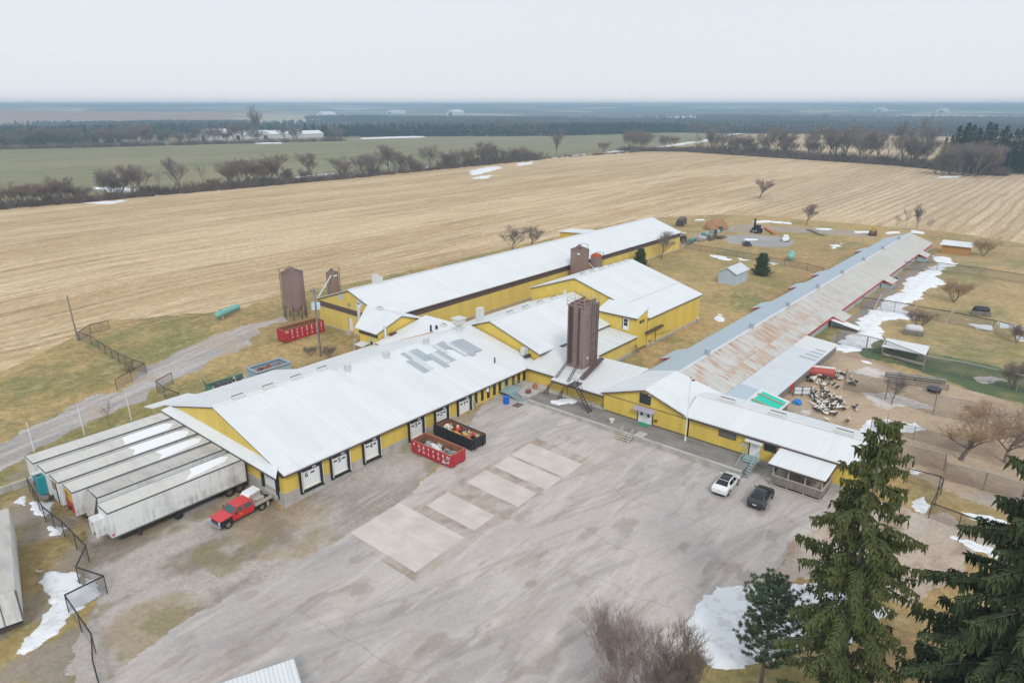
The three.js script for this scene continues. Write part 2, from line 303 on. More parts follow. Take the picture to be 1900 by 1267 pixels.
  const q = zs === 'yard' ? 0.45 : 1, n = (1 + (grain - 1) * q) * (1 + (speck - 0.5) * 0.24 * q) * (1 + (vn(x * 2.7 + 5, z * 2.7) - 0.5) * 0.14 * q);
  return mul3(k, n);
}
const KN = { corn: 'corn_field', yard: 'paved_yard', drive: 'driveway', dirt: 'gravel_yard', pond: 'gravel_pad', track: 'dirt_track', pen: 'pen_ground' };
const kindAt = (x, z) => KN[zoneAt(x, z)] ?? 'ground';
// a height grid over a rectangle, cut into one sheet for each kind of ground
function sheet(x0, z0, x1, z1, cell, px, colour, kinds, skip, bumpRep) {
  const w = Math.min(2048, Math.round((x1 - x0) / px)), h = Math.min(2048, Math.round((z1 - z0) / px));
  const map = tex(w, h, (i, j) => colour(x0 + (i + 0.5) / w * (x1 - x0), z1 - (j + 0.5) / h * (z1 - z0)));
  map.wrapS = map.wrapT = THREE.ClampToEdgeWrapping;
  const mat = new THREE.MeshStandardMaterial({ map, roughness: 0.95, bumpMap: rep(grainBump, (x1 - x0) / bumpRep, (z1 - z0) / bumpRep), bumpScale: bumpRep * 0.012 });
  const nx = Math.round((x1 - x0) / cell), nz = Math.round((z1 - z0) / cell), P = {}, nrm = (x, z) => V(ground(x - 1, z) - ground(x + 1, z), 2, ground(x, z - 1) - ground(x, z + 1)).normalize();
  for (let i = 0; i < nx; i++) for (let j = 0; j < nz; j++) {
    const a = x0 + i * cell, b = z0 + j * cell; if (skip && skip(a + cell / 2, b + cell / 2)) continue;
    const o = P[kinds(a + cell / 2, b + cell / 2)] ??= { p: [], n: [], u: [] };
    for (const [s, t] of [[0, 0], [0, 1], [1, 1], [0, 0], [1, 1], [1, 0]]) { const x = a + s * cell, z = b + t * cell, n = nrm(x, z); o.p.push(x, ground(x, z), z); o.n.push(n.x, n.y, n.z); o.u.push((x - x0) / (x1 - x0), (z1 - z) / (z1 - z0)); }
  }
  for (const [name, o] of Object.entries(P)) {
    const g = new THREE.BufferGeometry(); g.setAttribute('position', new THREE.Float32BufferAttribute(o.p, 3)); g.setAttribute('normal', new THREE.Float32BufferAttribute(o.n, 3)); g.setAttribute('uv', new THREE.Float32BufferAttribute(o.u, 2));
    const m = put(name, g, mat); m.userData.kind = 'structure';
  }
}
sheet(0, -100, 100, 0, 1, 100 / 1600, groundColor, kindAt, null, 9);
sheet(0, 0, 100, 50, 2, 0.14, groundColor, kindAt, null, 9);
sheet(100, -100, 200, 50, 2, 0.125, groundColor, kindAt, null, 9);
sheet(0, -200, 200, -100, 2, 0.14, groundColor, kindAt, null, 9);
sheet(200, -200, 300, 50, 2, 0.22, groundColor, kindAt, null, 9);
sheet(-50, -200, 0, 50, 2, 0.5, groundColor, kindAt, null, 9);
const greenCol = (x, z) => { const a = fbm(x / 60, z / 9, 3), b = fbm(x / 120 + 4, z / 70, 3), c = fbm(x / 25, z / 1.8, 2); return mix3(mix3([0.205, 0.205, 0.095], [0.28, 0.245, 0.135], sstep(0.3, 0.7, a * 0.5 + b * 0.5)), [0.33, 0.29, 0.18], sstep(0.55, 0.8, c) * 0.4); };
const stubCol = (x, z) => { const a = fbm(x / 12, z / 60, 3), b = fbm(x / 90, z / 90, 3); return mix3([0.58, 0.44, 0.26], [0.43, 0.31, 0.17], sstep(0.3, 0.7, a * 0.5 + b * 0.5)); };
const wildCol = (x, z) => {
  const r = Math.hypot(x, z), a = Math.atan2(-z, x) * 180 / Math.PI;
  if (r < 1500) { const q = fbm(x / 30, z / 30, 3); return mix3([0.19, 0.15, 0.095], [0.34, 0.265, 0.16], sstep(0.4, 0.7, q)); }
  const c = 520, ix = Math.floor((x + 300 * (vn(z / 900, 3) - 0.5)) / c), iz = Math.floor((z + 260 * (vn(x / 800, 8) - 0.5)) / (c * 0.8)), t = hsh(ix, iz), f = fbm(x / 900 + 9, z / 900, 3);
  const n = fbm(x / 60, z / 60, 3);
  if (r > 2350 && r < 4300 && a > 57 + 6 * vn(r / 300, 4)) return mix3([0.36, 0.20, 0.13], [0.42, 0.28, 0.18], fbm(x / 300, z / 300));
  if (f > (r > 2700 ? 0.52 : 0.44)) return mix3([0.07, 0.066, 0.048], [0.115, 0.095, 0.07], n);
  return t < 0.34 ? mix3([0.46, 0.37, 0.24], [0.55, 0.45, 0.30], n) : t < 0.5 ? [0.24, 0.24, 0.13] : t < 0.66 ? [0.78, 0.80, 0.83] : mix3([0.08, 0.072, 0.05], [0.14, 0.11, 0.08], n);
};
const farColor = (x, z) => { const jx = x + (vn(x / 7, z / 7) - 0.5) * 7, jz = z + (vn(x / 7 + 50, z / 7) - 0.5) * 7, k = farKind(jx, jz); const g = 0.93 + 0.14 * hsh(Math.round(x * 3), Math.round(z * 3)); return mul3(k === 'corn' ? cornCol(x, z) : k === 'green' ? greenCol(x, z) : k === 'stub2' ? stubCol(x, z) : k === 'lawn' ? lawnCol(x, z) : wildCol(x, z), g); };
const farKinds = { corn: 'corn_field', green: 'green_field', stub2: 'stubble_field', wild: 'far_ground', lawn: 'ground' };
const fk = (x, z) => farKinds[farKind(x, z)];
sheet(-200, -350, 700, 250, 10, 0.5, farColor, fk, (x, z) => x > -50 && x < 300 && z > -200 && z < 50, 60);
sheet(-800, -1950, 2000, 850, 20, 2, farColor, fk, (x, z) => x > -200 && x < 700 && z > -350 && z < 250, 90);
{ // far country out to the skyline, as a fan wider than the view
  const na = 150, nr = 90, P = [], N = [], U = [], px = (r, a) => { const t = (a / na - 0.5) * 2.3 - YAW, x = r * Math.cos(t), z = r * Math.sin(t); return [x, z]; };
  const S = 15000, rad = i => 1500 * Math.pow(6, i / nr);
  const map = tex(1024, 1024, (i, j) => wildCol(-3000 + (i + 0.5) / 1024 * 18000, 9000 - (j + 0.5) / 1024 * 25000));
  for (let i = 0; i < nr; i++) for (let a = 0; a < na; a++) for (const [s, t] of [[0, 0], [1, 1], [0, 1], [0, 0], [1, 0], [1, 1]]) {
    const [x, z] = px(rad(i + s), a + t), rough = hsh(i + s, a + t) * 2 * sstep(1900, 2600, rad(i + s)); P.push(x, (i + s ? ground(x, z) : -40) + (i + s > 1 ? rough : -6), z); U.push((x + 3000) / 18000, (9000 - z) / 25000);
  }
  const g = new THREE.BufferGeometry(); g.setAttribute('position', new THREE.Float32BufferAttribute(P, 3)); g.setAttribute('uv', new THREE.Float32BufferAttribute(U, 2)); g.computeVertexNormals();
  put('hills', g, new THREE.MeshStandardMaterial({ map, roughness: 1, side: THREE.DoubleSide })).userData.kind = 'structure';
}
// ---------------------------------------------------------------- materials of the farm
const mYellow = sheetMat([0.765, 0.56, 0.105], 0.2, 0.25, [0.42, 0.31, 0.12], 0.6, 0, 0.035);
const mYellowB = sheetMat([0.74, 0.57, 0.15], 0.16, 0.2, [0.40, 0.33, 0.17], 0.7, 0, 0.022);
const mBrown = std(0.095, 0.068, 0.066, 0.6);
const mBrownRib = new THREE.MeshStandardMaterial({ color: new THREE.Color().setRGB(0.115, 0.082, 0.078), roughness: 0.6, bumpMap: rep(ribBump, 1 / 2.4, 1), bumpScale: 0.02 });
const mRoof = sheetMat([0.75, 0.775, 0.79], 0.11, 0.32, [0.61, 0.625, 0.62], 0.5, 0, 0.03, 20);
const mRoofOld = sheetMat([0.70, 0.71, 0.705], 0.10, 0.45, [0.50, 0.49, 0.46], 0.55, 0, 0.018, 18);
const mGalv = sheetMat([0.46, 0.51, 0.55], 0.14, 0.3, [0.36, 0.39, 0.41], 0.55, 0.35, 0.02, 16);
const mGalvLight = sheetMat([0.66, 0.69, 0.73], 0.10, 0.3, [0.52, 0.54, 0.56], 0.5, 0.2, 0.02, 16);
const mPaleRoof = sheetMat([0.58, 0.57, 0.54], 0.1, 0.3, [0.48, 0.45, 0.41], 0.7, 0.05, 0.03, 14);
const mBlueRoof = sheetMat([0.46, 0.55, 0.62], 0.08, 0.25, [0.40, 0.46, 0.50], 0.5, 0.1, 0.02, 20);
const mRustRoof = new THREE.MeshStandardMaterial({ roughness: 0.8, metalness: 0.05, bumpMap: rep(ribBump, 1 / 3.2, 1), bumpScale: 0.03,
  map: rep(tex(2048, 256, (i, j) => { // u 150 m along the shed, v 7 m up the slope: rust runs down the sheets from nails and laps
    const x = i / 2048 * 150, v = j / 256 * 7, pn = hsh(Math.floor(x / 0.8), 3) - 0.5, a = fbm(x / 5, v / 2.2, 4), s = fbm(x / 0.28, v / 2.1 + 7, 3), xx = (x + 68) % 150, w = clamp(0.16 + 0.95 * sstep(60, 14, Math.abs(xx - 22)) + 0.4 * (fbm(x / 14, 3) - 0.5));
    let k = mix3([0.60, 0.585, 0.545], [0.52, 0.515, 0.49], a); k = mul3(k, 1 + pn * 0.07);
    if (hsh(Math.floor(x / 0.8), 9) > 0.5 && ((x / 0.8) % 1) < 0.16) k = mul3(k, 0.8);
    const r = sstep(0.52, 0.70, s * 0.62 + a * 0.30 + vn(x / 2.6, v / 1.4) * 0.22) * w;
    k = mix3(k, [0.50, 0.27, 0.135], r * 0.55); k = mix3(k, [0.34, 0.17, 0.09], sstep(0.6, 0.78, s) * r * 0.6);
    return mul3(k, 0.95 + 0.1 * hsh(i, j));
  }), 1 / 150, 1 / 7) });
const concMap = tex(512, 512, (i, j) => { const a = wrapN((x, y) => fbm(x, y, 4), i, j, 512, 512, 7, 7), b = wrapN((x, y) => fbm(x, y, 3), i, j, 512, 512, 40, 3), g = hsh(i, j); return mul3(mix3([0.50, 0.475, 0.44], [0.36, 0.335, 0.305], sstep(0.35, 0.75, a * 0.7 + b * 0.3)), 0.93 + 0.14 * g); });
const mConc = new THREE.MeshStandardMaterial({ map: rep(concMap, 1 / 6, 1 / 6), roughness: 0.95, bumpMap: rep(grainBump, 1, 1), bumpScale: 0.01 });
const padMap = tex(512, 512, (i, j) => { const a = wrapN((x, y) => fbm(x, y, 4), i, j, 512, 512, 6, 6), b = wrapN((x, y) => fbm(x, y, 3), i, j, 512, 512, 4, 14), g = hsh(i, j); return mul3(mix3([0.62, 0.56, 0.515], [0.51, 0.46, 0.42], sstep(0.35, 0.7, a * 0.6 + b * 0.4)), 0.95 + 0.1 * g); });
const mPad = new THREE.MeshStandardMaterial({ map: rep(padMap, 1 / 9, 1 / 9), roughness: 0.95, bumpMap: rep(grainBump, 1, 1), bumpScale: 0.008 });
const mDarkConc = new THREE.MeshStandardMaterial({ map: rep(concMap, 1 / 8, 1 / 8), color: new THREE.Color().setRGB(0.52, 0.52, 0.53), roughness: 0.9 });
const mWhite = std(0.78, 0.79, 0.80, 0.5), mWhiteDirty = std(0.62, 0.62, 0.6, 0.7), mBlackPad = std(0.018, 0.022, 0.032, 0.7), mBlack = std(0.02, 0.02, 0.022, 0.6), mDark = std(0.05, 0.05, 0.055, 0.6);
const mGlass = std(0.03, 0.035, 0.04, 0.12, 0.0), mCream = std(0.72, 0.68, 0.52, 0.6), mRed = std(0.56, 0.045, 0.05, 0.55), mRedTrim = std(0.50, 0.05, 0.045, 0.6), mSteel = std(0.45, 0.46, 0.47, 0.45, 0.6), mTealPaint = std(0.30, 0.40, 0.42, 0.7);
const woodMap = tex(512, 512, (i, j) => { const p = Math.floor(i / 32), a = wrapN((x, y) => fbm(x, y, 3), i, j, 512, 512, 60, 4), t = hsh(p, 4); return mul3(mix3([0.30, 0.275, 0.25], [0.19, 0.17, 0.155], a), 0.8 + 0.4 * t); });
const mWood = new THREE.MeshStandardMaterial({ map: rep(woodMap, 1 / 2.4, 1 / 2.4), roughness: 0.9 });
const mWoodPale = std(0.47, 0.42, 0.35, 0.9), mWoodWarm = std(0.50, 0.27, 0.10, 0.8);
const mTealWall = sheetMat([0.42, 0.52, 0.54], 0.16, 0.4, [0.36, 0.38, 0.37], 0.7, 0.1, 0.015);
const mBin = sheetMat([0.28, 0.195, 0.175], 0.25, 0.3, [0.34, 0.24, 0.2], 0.55, 0.15, 0.0);
const font = await new FontLoader().loadAsync('fonts/droid/droid_sans_bold.typeface.json');
function letters(s, size, depth = 0.012) { const g = new TextGeometry(s, { font, size, depth, curveSegments: 3 }); g.computeBoundingBox(); const b = g.boundingBox; g.translate(-(b.min.x + b.max.x) / 2, -(b.min.y + b.max.y) / 2, 0); return g; }

// roof slope: a, b along the eave, c, d along the ridge; a sheet of some thickness
const slab = (gb, a, b, c, d, th = 0.14) => gb.solid([a, b, c, d], V(0, -th, 0));
const H3 = (x0, y0, z0, x1, y1, z1) => b => b.box(x0, y0, z0, x1, y1, z1);
// house with its ridge along x; e0 is the eave towards the camera (larger z)
function longHouse(t, o) {
  const { x0, x1, z0, y0, z1, y1, zr, yr, yb = 0, roof = mRoof, wall = mYellow, inset = 0.35, rake = 0.25, th = 0.14 } = o;
  part('wall', wall, t, b => {
    const f = z => z > zr ? lerp(yr, y0, (z - zr) / (z0 - zr)) : lerp(yr, y1, (z - zr) / (z1 - zr)), w0 = z0 - inset, w1 = z1 + inset, d = th + 0.03;
    const prof = [[w0, yb], [w0, f(w0) - d], [zr, yr - d], [w1, f(w1) - d], [w1, yb]];
    b.solid(prof.map(([z, y]) => V(x0 + rake, y, z)), V(x1 - x0 - 2 * rake, 0, 0));
  });
  const r = part('roof_slope', roof, t, b => slab(b, V(x0, y0, z0), V(x1, y0, z0), V(x1, yr, zr), V(x0, yr, zr), th));
  part('roof_slope', roof, t, b => slab(b, V(x1, y1, z1), V(x0, y1, z1), V(x0, yr, zr), V(x1, yr, zr), th));
  part('ridge_cap', roof === mRustRoof ? mGalv : roof, t, b => { b.solid([V(x0, yr + 0.045, zr), V(x0, yr - 0.02, zr + 0.3), V(x0, yr - 0.02, zr - 0.3)], V(x1 - x0, 0, 0)); });
  if (!o.noTrim) {
    part('fascia', o.trim ?? mBrown, t, b => b.box(x0, y0 - th - 0.2, z0 - 0.06, x1, y0 - th + 0.02, z0 - 0.01)); part('fascia', o.trim ?? mBrown, t, b => b.box(x0, y1 - th - 0.2, z1 + 0.01, x1, y1 - th + 0.02, z1 + 0.06));
    for (const x of [x0 + 0.02, x1 - 0.1]) for (const [z, y] of [[z0, y0], [z1, y1]]) part('rake_trim', o.trim ?? mBrown, t, b => b.solid([V(x, y - th - 0.16, z), V(x, y - th, z), V(x, yr - th, zr), V(x, yr - th - 0.16, zr)], V(0.08, 0, 0)));
  }
  return r;
}
function ridgeVent(t, x, y, z, along = 'x', L = 1.5) { // low louvred box astride the ridge
  const v = part('ridge_vent', mWhiteDirty, t, b => along === 'x' ? b.solid([V(x, y - 0.1, z + 0.32), V(x, y + 0.28, z + 0.26), V(x, y + 0.36, z), V(x, y + 0.28, z - 0.26), V(x, y - 0.1, z - 0.32)], V(L, 0, 0)) : b.solid([V(x + 0.32, y - 0.1, z), V(x + 0.26, y + 0.28, z), V(x, y + 0.36, z), V(x - 0.26, y + 0.28, z), V(x - 0.32, y - 0.1, z)], V(0, 0, L)));
  part('vent_slot', mBlack, v, b => along === 'x' ? b.box(x + 0.06, y + 0.315, z - 0.2, x + L - 0.06, y + 0.385, z - 0.03) : b.box(x + 0.03, y + 0.315, z + 0.06, x + 0.2, y + 0.385, z + L - 0.06));
}
function turbine(t, x, y, z, r = 0.42, h = 0.85, m = mGalvLight, name = 'roof_ventilator') {
  const v = part(name, m, t, b => b.tube(V(x, y - 0.4, z), V(x, y + h * 0.62, z), r, r, 12));
  part('vent_cap', m, v, b => b.tube(V(x, y + h * 0.62, z), V(x, y + h, z), r * 1.35, r * 0.9, 12));
}
function windowX(t, x, y0, y1, z0, z1, frame = mDark, glass = mGlass, name = 'window') { // in a wall that faces -x
  const w = part(name, frame, t, b => b.box(x - 0.07, y0 - 0.06, z0 - 0.06, x - 0.01, y1 + 0.06, z0).box(x - 0.07, y0 - 0.06, z1, x - 0.01, y1 + 0.06, z1 + 0.06).box(x - 0.07, y1, z0, x - 0.01, y1 + 0.06, z1).box(x - 0.09, y0 - 0.06, z0, x - 0.01, y0, z1));
  part('pane', glass, w, b => b.box(x - 0.035, y0, z0, x - 0.012, y1, z1)); return w;
}
function windowZ(t, z, x0, x1, y0, y1, frame = mDark, glass = mGlass, name = 'window') { // in a wall that faces +z
  const w = part(name, frame, t, b => b.box(x0 - 0.05, y0 - 0.05, z + 0.01, x0, y1 + 0.05, z + 0.07).box(x1, y0 - 0.05, z + 0.01, x1 + 0.05, y1 + 0.05, z + 0.07).box(x0, y1, z + 0.01, x1, y1 + 0.05, z + 0.07).box(x0, y0 - 0.05, z + 0.01, x1, y0, z + 0.09));
  part('pane', glass, w, b => b.box(x0, y0, z + 0.012, x1, y1, z + 0.035)); return w;
}

// ---------------------------------------------------------------- the loading-dock warehouse
{
  const t = site('warehouse', 'long yellow warehouse with white metal roof and seven numbered loading dock doors', 'warehouse', V(34, -1.7, -61));
  const zf = -60.9, x0 = 33.9, x1 = 77.7, ze = -60.25, ye = 2.62, zb = -88.6, zr = -74.5, xs = 50.2, y1r = 6.5, y2r = 5.75;
  part('foundation', mConc, t, b => b.box(x0 - 0.05, -2.4, zb + 0.5, xs, 0.02, zf + 0.06).box(xs, -1.4, -85.9, x1, 0.02, zf + 0.06));
  part('wall', mYellow, t, b => b.box(x0 + 0.1, 0.02, zb + 0.6, xs, 2.45, zf).box(xs, 0.02, -85.8, x1, 2.45, zf).solid([V(x0 + 0.1, 2.45, zf - 0.1), V(x0 + 0.1, y1r - 0.25, zr), V(x0 + 0.1, 2.45, zb + 0.7)], V(15, 0, 0)));
  part('roof_slope', mRoof, t, b => slab(b, V(x0 - 0.1, ye, ze), V(xs, ye, ze), V(xs, y1r, zr), V(x0 - 0.1, y1r, zr)));
  part('roof_slope', mRoof, t, b => slab(b, V(xs, ye, zb), V(x0 - 0.1, ye, zb), V(x0 - 0.1, y1r, zr), V(xs, y1r, zr)));
  part('roof_extension', mRoof, t, b => slab(b, V(38.4, 2.0, -91.4), V(x0 - 1.4, 2.0, -91.4), V(x0 - 1.4, ye + 0.02, zb + 0.15), V(38.4, ye + 0.02, zb + 0.15), 0.12));
  part('roof_slope', mRoof, t, b => slab(b, V(xs + 0.002, ye - 0.02, ze), V(78, ye - 0.02, ze), V(78, y2r, zr), V(xs + 0.002, y2r, zr)));
  part('roof_slope', mRoof, t, b => slab(b, V(78, ye - 0.02, -86.4), V(xs + 0.002, ye - 0.02, -86.4), V(xs + 0.002, y2r, zr), V(78, y2r, zr)));
  part('roof_step', mRoof, t, b => b.solid([V(xs - 0.06, ye + 0.02, ze - 0.3), V(xs - 0.06, y1r - 0.05, zr), V(xs - 0.06, ye + 0.02, zb + 0.3)], V(0.05, 0, 0)));
  part('ridge_cap', mRoof, t, b => b.solid([V(x0 - 0.1, y1r + 0.05, zr), V(x0 - 0.1, y1r - 0.04, zr + 0.3), V(x0 - 0.1, y1r - 0.04, zr - 0.3)], V(xs - x0 + 0.1, 0, 0)).solid([V(xs, y2r + 0.05, zr), V(xs, y2r - 0.04, zr + 0.3), V(xs, y2r - 0.04, zr - 0.3)], V(78 - xs, 0, 0)));
  part('eave_fascia', mBrown, t, b => b.box(x0 - 0.1, ye - 0.34, ze - 0.06, 78, ye - 0.13, ze - 0.01));
  for (const z of [ze, zb]) part('rake_trim', mBrown, t, b => b.solid([V(x0 - 0.06, ye - 0.3, z), V(x0 - 0.06, ye - 0.13, z), V(x0 - 0.06, y1r - 0.13, zr), V(x0 - 0.06, y1r - 0.3, zr)], V(0.08, 0, 0)));
  part('band_board', mBrownRib, t, b => b.box(x0 + 0.05, 1.9, zf, x1, 2.36, zf + 0.035));
  part('band_board', mBrownRib, t, b => b.box(x0 + 0.05, 1.9, -70, x0 + 0.1, 2.4, zf - 0.05));
  part('dock_canopy', mRoof, t, b => slab(b, V(x0 - 0.95, 2.55, -87.2), V(x0 - 0.95, 2.55, -60.45), V(x0 + 0.1, 3.2, -61.6), V(x0 + 0.1, 3.2, -86.2), 0.1));
  part('canopy_fascia', mBrown, t, b => b.box(x0 - 0.98, 2.28, -87.2, x0 - 0.93, 2.46, -60.5));
  const dock = (n, xa, xb, bars) => {
    const y0 = -0.85, y1 = 2.22, d = part('dock_door', mBlackPad, t, b => b.box(xa, y0, zf + 0.05, xa + 0.34, y1, zf + 0.3).box(xb - 0.34, y0, zf + 0.05, xb, y1, zf + 0.3).box(xa + 0.34, 1.78, zf + 0.05, xb - 0.34, y1, zf + 0.32).box(xa + 0.34, y0, zf + 0.07, xb - 0.34, y0 + 0.42, zf + 0.22));
    part('door_leaf', mWhite, d, b => b.box(xa + 0.34, y0 + 0.5, zf + 0.05, xb - 0.34, 1.78, zf + 0.1));
    for (let k = 1; k < 5; k++) part('panel_joint', mWhiteDirty, d, b => b.box(xa + 0.36, y0 + 0.5 + k * 0.42, zf + 0.1, xb - 0.36, y0 + 0.515 + k * 0.42, zf + 0.106));
    part('dock_sill', mCream, d, b => b.box(xa + 0.34, y0 + 0.42, zf + 0.06, xb - 0.34, y0 + 0.5, zf + 0.24));
    for (const x of [xa + 0.2, xb - 0.06]) part('guide_strip', mCream, d, b => b.box(x - 0.02, y0 + 0.25, zf + 0.32, x + 0.09, y1 - 0.3, zf + 0.35));
    part('lamp_box', mWhite, d, b => b.box((xa + xb) / 2 + 0.1, 1.95, zf + 0.33, (xa + xb) / 2 + 0.55, 2.08, zf + 0.42));
    const c = (xa + xb) / 2, num = letters(String(n), 0.56); num.translate(c - (bars < 2 ? 0.55 : 0), 1.18, zf + 0.108); put('door_number', num, mBlack, d);
    for (const s of bars < 2 ? [1] : [-1, 1]) part('leaf_window', mBlack, d, b => b.box(c + s * 0.55 - 0.24 - (bars < 2 ? 0.3 : 0), 1.14, zf + 0.1, c + s * 0.55 + 0.24 - (bars < 2 ? 0.3 : 0), 1.32, zf + 0.115));
    return d;
  };
  dock(6, 35.85, 38.85, 1); dock(5, 39.9, 42.6, 2); dock(4, 44.5, 47.2, 2); dock(3, 51.75, 54.5, 2); dock(2, 56.3, 58.95, 2); dock(1, 60.6, 63.4, 2);
  { const x = x0 + 0.1, d = part('dock_door', mBlackPad, t, b => b.box(x - 0.32, -0.85, -64.95, x - 0.05, 2.2, -64.6).box(x - 0.32, -0.85, -62.1, x - 0.05, 2.2, -61.75).box(x - 0.34, 1.75, -64.6, x - 0.05, 2.2, -62.1));
    part('door_leaf', mWhite, d, b => b.box(x - 0.1, -0.4, -64.6, x - 0.05, 1.75, -62.1));
    part('dock_sill', mConc, d, b => b.box(x - 0.5, -0.95, -64.9, x - 0.06, -0.4, -61.8));
    const n = letters('7', 0.56); n.rotateY(-Math.PI / 2); n.translate(x - 0.11, 1.25, -63.9); put('door_number', n, mBlack, d);
    part('leaf_window', mBlack, d, b => b.box(x - 0.12, 1.15, -63.35, x - 0.1, 1.33, -62.8)); }
  for (const x of [64.45, 65.75, 67.05, 68.35, 69.55, 72.6, 73.85, 75.1]) windowZ(t, zf, x - 0.22, x + 0.22, 0.35, 1.85, mBrown, mGlass);
  { const d = part('door', mTealPaint, t, b => b.box(70.55, 0.1, zf + 0.01, 71.45, 2.1, zf + 0.06)); part('pane', mGlass, d, b => b.box(70.7, 0.95, zf + 0.06, 71.3, 1.95, zf + 0.075)); }
  part('downpipe', mWhiteDirty, t, b => b.tube(V(63.75, -0.6, zf + 0.15), V(63.75, 2.3, zf + 0.15), 0.06));
  part('meter_box', mSteel, t, b => b.box(63.95, 0.2, zf + 0.02, 64.2, 0.75, zf + 0.2));
  part('wall_fan', mWhite, t, b => b.tube(V(66.6, 1.5, zf + 0.25), V(66.6, 2.1, zf + 0.25), 0.24, 0.24, 14));
  for (const x of [36.3, 40.4, 44.4, 48.4]) ridgeVent(t, x, y1r, zr, 'x', 1.6);
  for (const [px, py] of [[640, 690], [712, 668], [786, 640]]) { const p = atZ(px, py, -74.2); turbine(t, p.x, y2r - 0.05, -73.6, 0.4, 0.8); }
  { const x = 74.6, z = -73.9, v = part('exhaust_hood', mWhiteDirty, t, b => b.tube(V(x, y2r - 0.6, z), V(x, y2r + 0.9, z), 0.42, 0.42, 12)); part('hood_cap', mWhiteDirty, v, b => b.box(x - 0.75, y2r + 1.2, z - 0.75, x + 0.75, y2r + 2.0, z + 0.75).solid([V(x - 0.9, y2r + 2.0, z - 0.9), V(x + 0.9, y2r + 2.0, z - 0.9), V(x + 0.9, y2r + 2.0, z + 0.9), V(x - 0.9, y2r + 2.0, z + 0.9)], V(0, 0.18, 0)).box(x - 0.5, y2r + 0.9, z - 0.5, x + 0.5, y2r + 1.2, z + 0.5)); }
  { const p = atY(973, 652, 3.9); part('roof_fan', mWhiteDirty, t, b => b.box(p.x - 0.5, 3.4, p.z - 0.4, p.x + 0.5, 4.5, p.z + 0.4)); part('fan_stand', mDark, t, b => b.box(p.x - 0.7, 3.2, p.z + 0.4, p.x + 0.9, 3.5, p.z + 0.9)); }
  part('pipe_stub', mBlack, t, b => { const p = atY(918, 666, 4.1); b.tube(V(p.x, 3.5, p.z), V(p.x, 4.35, p.z), 0.1, 0.1, 8); });
  // bare metal and translucent sheets let into the roof above doors 1 and 2
  const sl = (y2r - ye) / (ze - zr), yAt = z => ye - 0.02 + (ze - z) * sl, mS = [mGalv, mGalvLight, mGalv];
  const onRoof = (px, py) => { const d = ray(px, py); let z = -65; for (let k = 0; k < 12; k++) { const y = yAt(z), s = (y - CAMH) / d.y; z = d.z * s; } return [d.x * (yAt(z) - CAMH) / d.y, z]; };
  for (const [lay, [p0, p1, p2]] of [[[742, 657], [773, 646], [803, 667]], [[752, 671], [772, 663], [818, 684]], [[789, 660], [812, 648], [868, 664]], [[800, 642], [821, 633], [848, 644]], [[826, 640], [858, 629], [903, 650]]].entries()) {
    const up = 0.03 + lay * 0.03, [xa, za] = onRoof(...p0), [xb] = onRoof(...p1), [, zc] = onRoof(...p2), n = Math.max(2, Math.round((xb - xa) / 0.9));
    for (let k = 0; k < n; k++) { const u0 = lerp(xa, xb, k / n) + 0.02, u1 = lerp(xa, xb, (k + 1) / n) - 0.02, zt = za + R(-0.1, 0.1), zl = Math.max(zt + 2, zc + R(-0.5, 0.4)); part('roof_sheet', mS[rnd() * 3 | 0], t, b => slab(b, V(u0, yAt(zl) + up, zl), V(u1, yAt(zl) + up, zl), V(u1, yAt(zt) + up, zt), V(u0, yAt(zt) + up, zt), 0.02)); }
  }
}
// ---------------------------------------------------------------- the middle and rear yellow buildings
{
  const t = site('processing_building', 'yellow gabled building with five roof vents behind the brown square tower', 'building', V(78, 0, -60));
  longHouse(t, { x0: 78.05, x1: 101.3, z0: -60.2, y0: 4.05, z1: -81.3, y1: 3.5, zr: -70.5, yr: 7.3 });
  for (const x of [82.5, 86.6, 90.6, 94.5]) ridgeVent(t, x, 7.3, -70.5, 'x', 1.6);
  part('roof_chimney', mWhiteDirty, t, b => { const p = atZ(891, 590, -74); b.box(p.x - 0.55, 5.4, -74.5, p.x + 0.55, 8.4, -73.6); });
  part('roof_stack', mGalvLight, t, b => b.tube(V(98.5, 7.0, -70.5), V(98.5, 8.1, -70.5), 0.28, 0.28, 10));
  const l = site('lean_to', 'low flat white roofed lean-to with yellow wall between tower and tall rear building', 'building', V(82, 0, -55));
  part('roof', mRoofOld, l, b => slab(b, V(82, 3.0, -54.6), V(97.7, 3.0, -54.6), V(97.7, 3.55, -60.4), V(82, 3.55, -60.4), 0.14));
  part('wall', mYellowB, l, b => b.box(82, 0.55, -60.3, 97.65, 2.85, -54.95));
  part('foundation', mConc, l, b => b.box(82, -0.6, -60.3, 97.65, 0.55, -54.85));
  part('fascia', mBrown, l, b => b.box(82, 2.62, -54.68, 97.7, 2.85, -54.63));
}
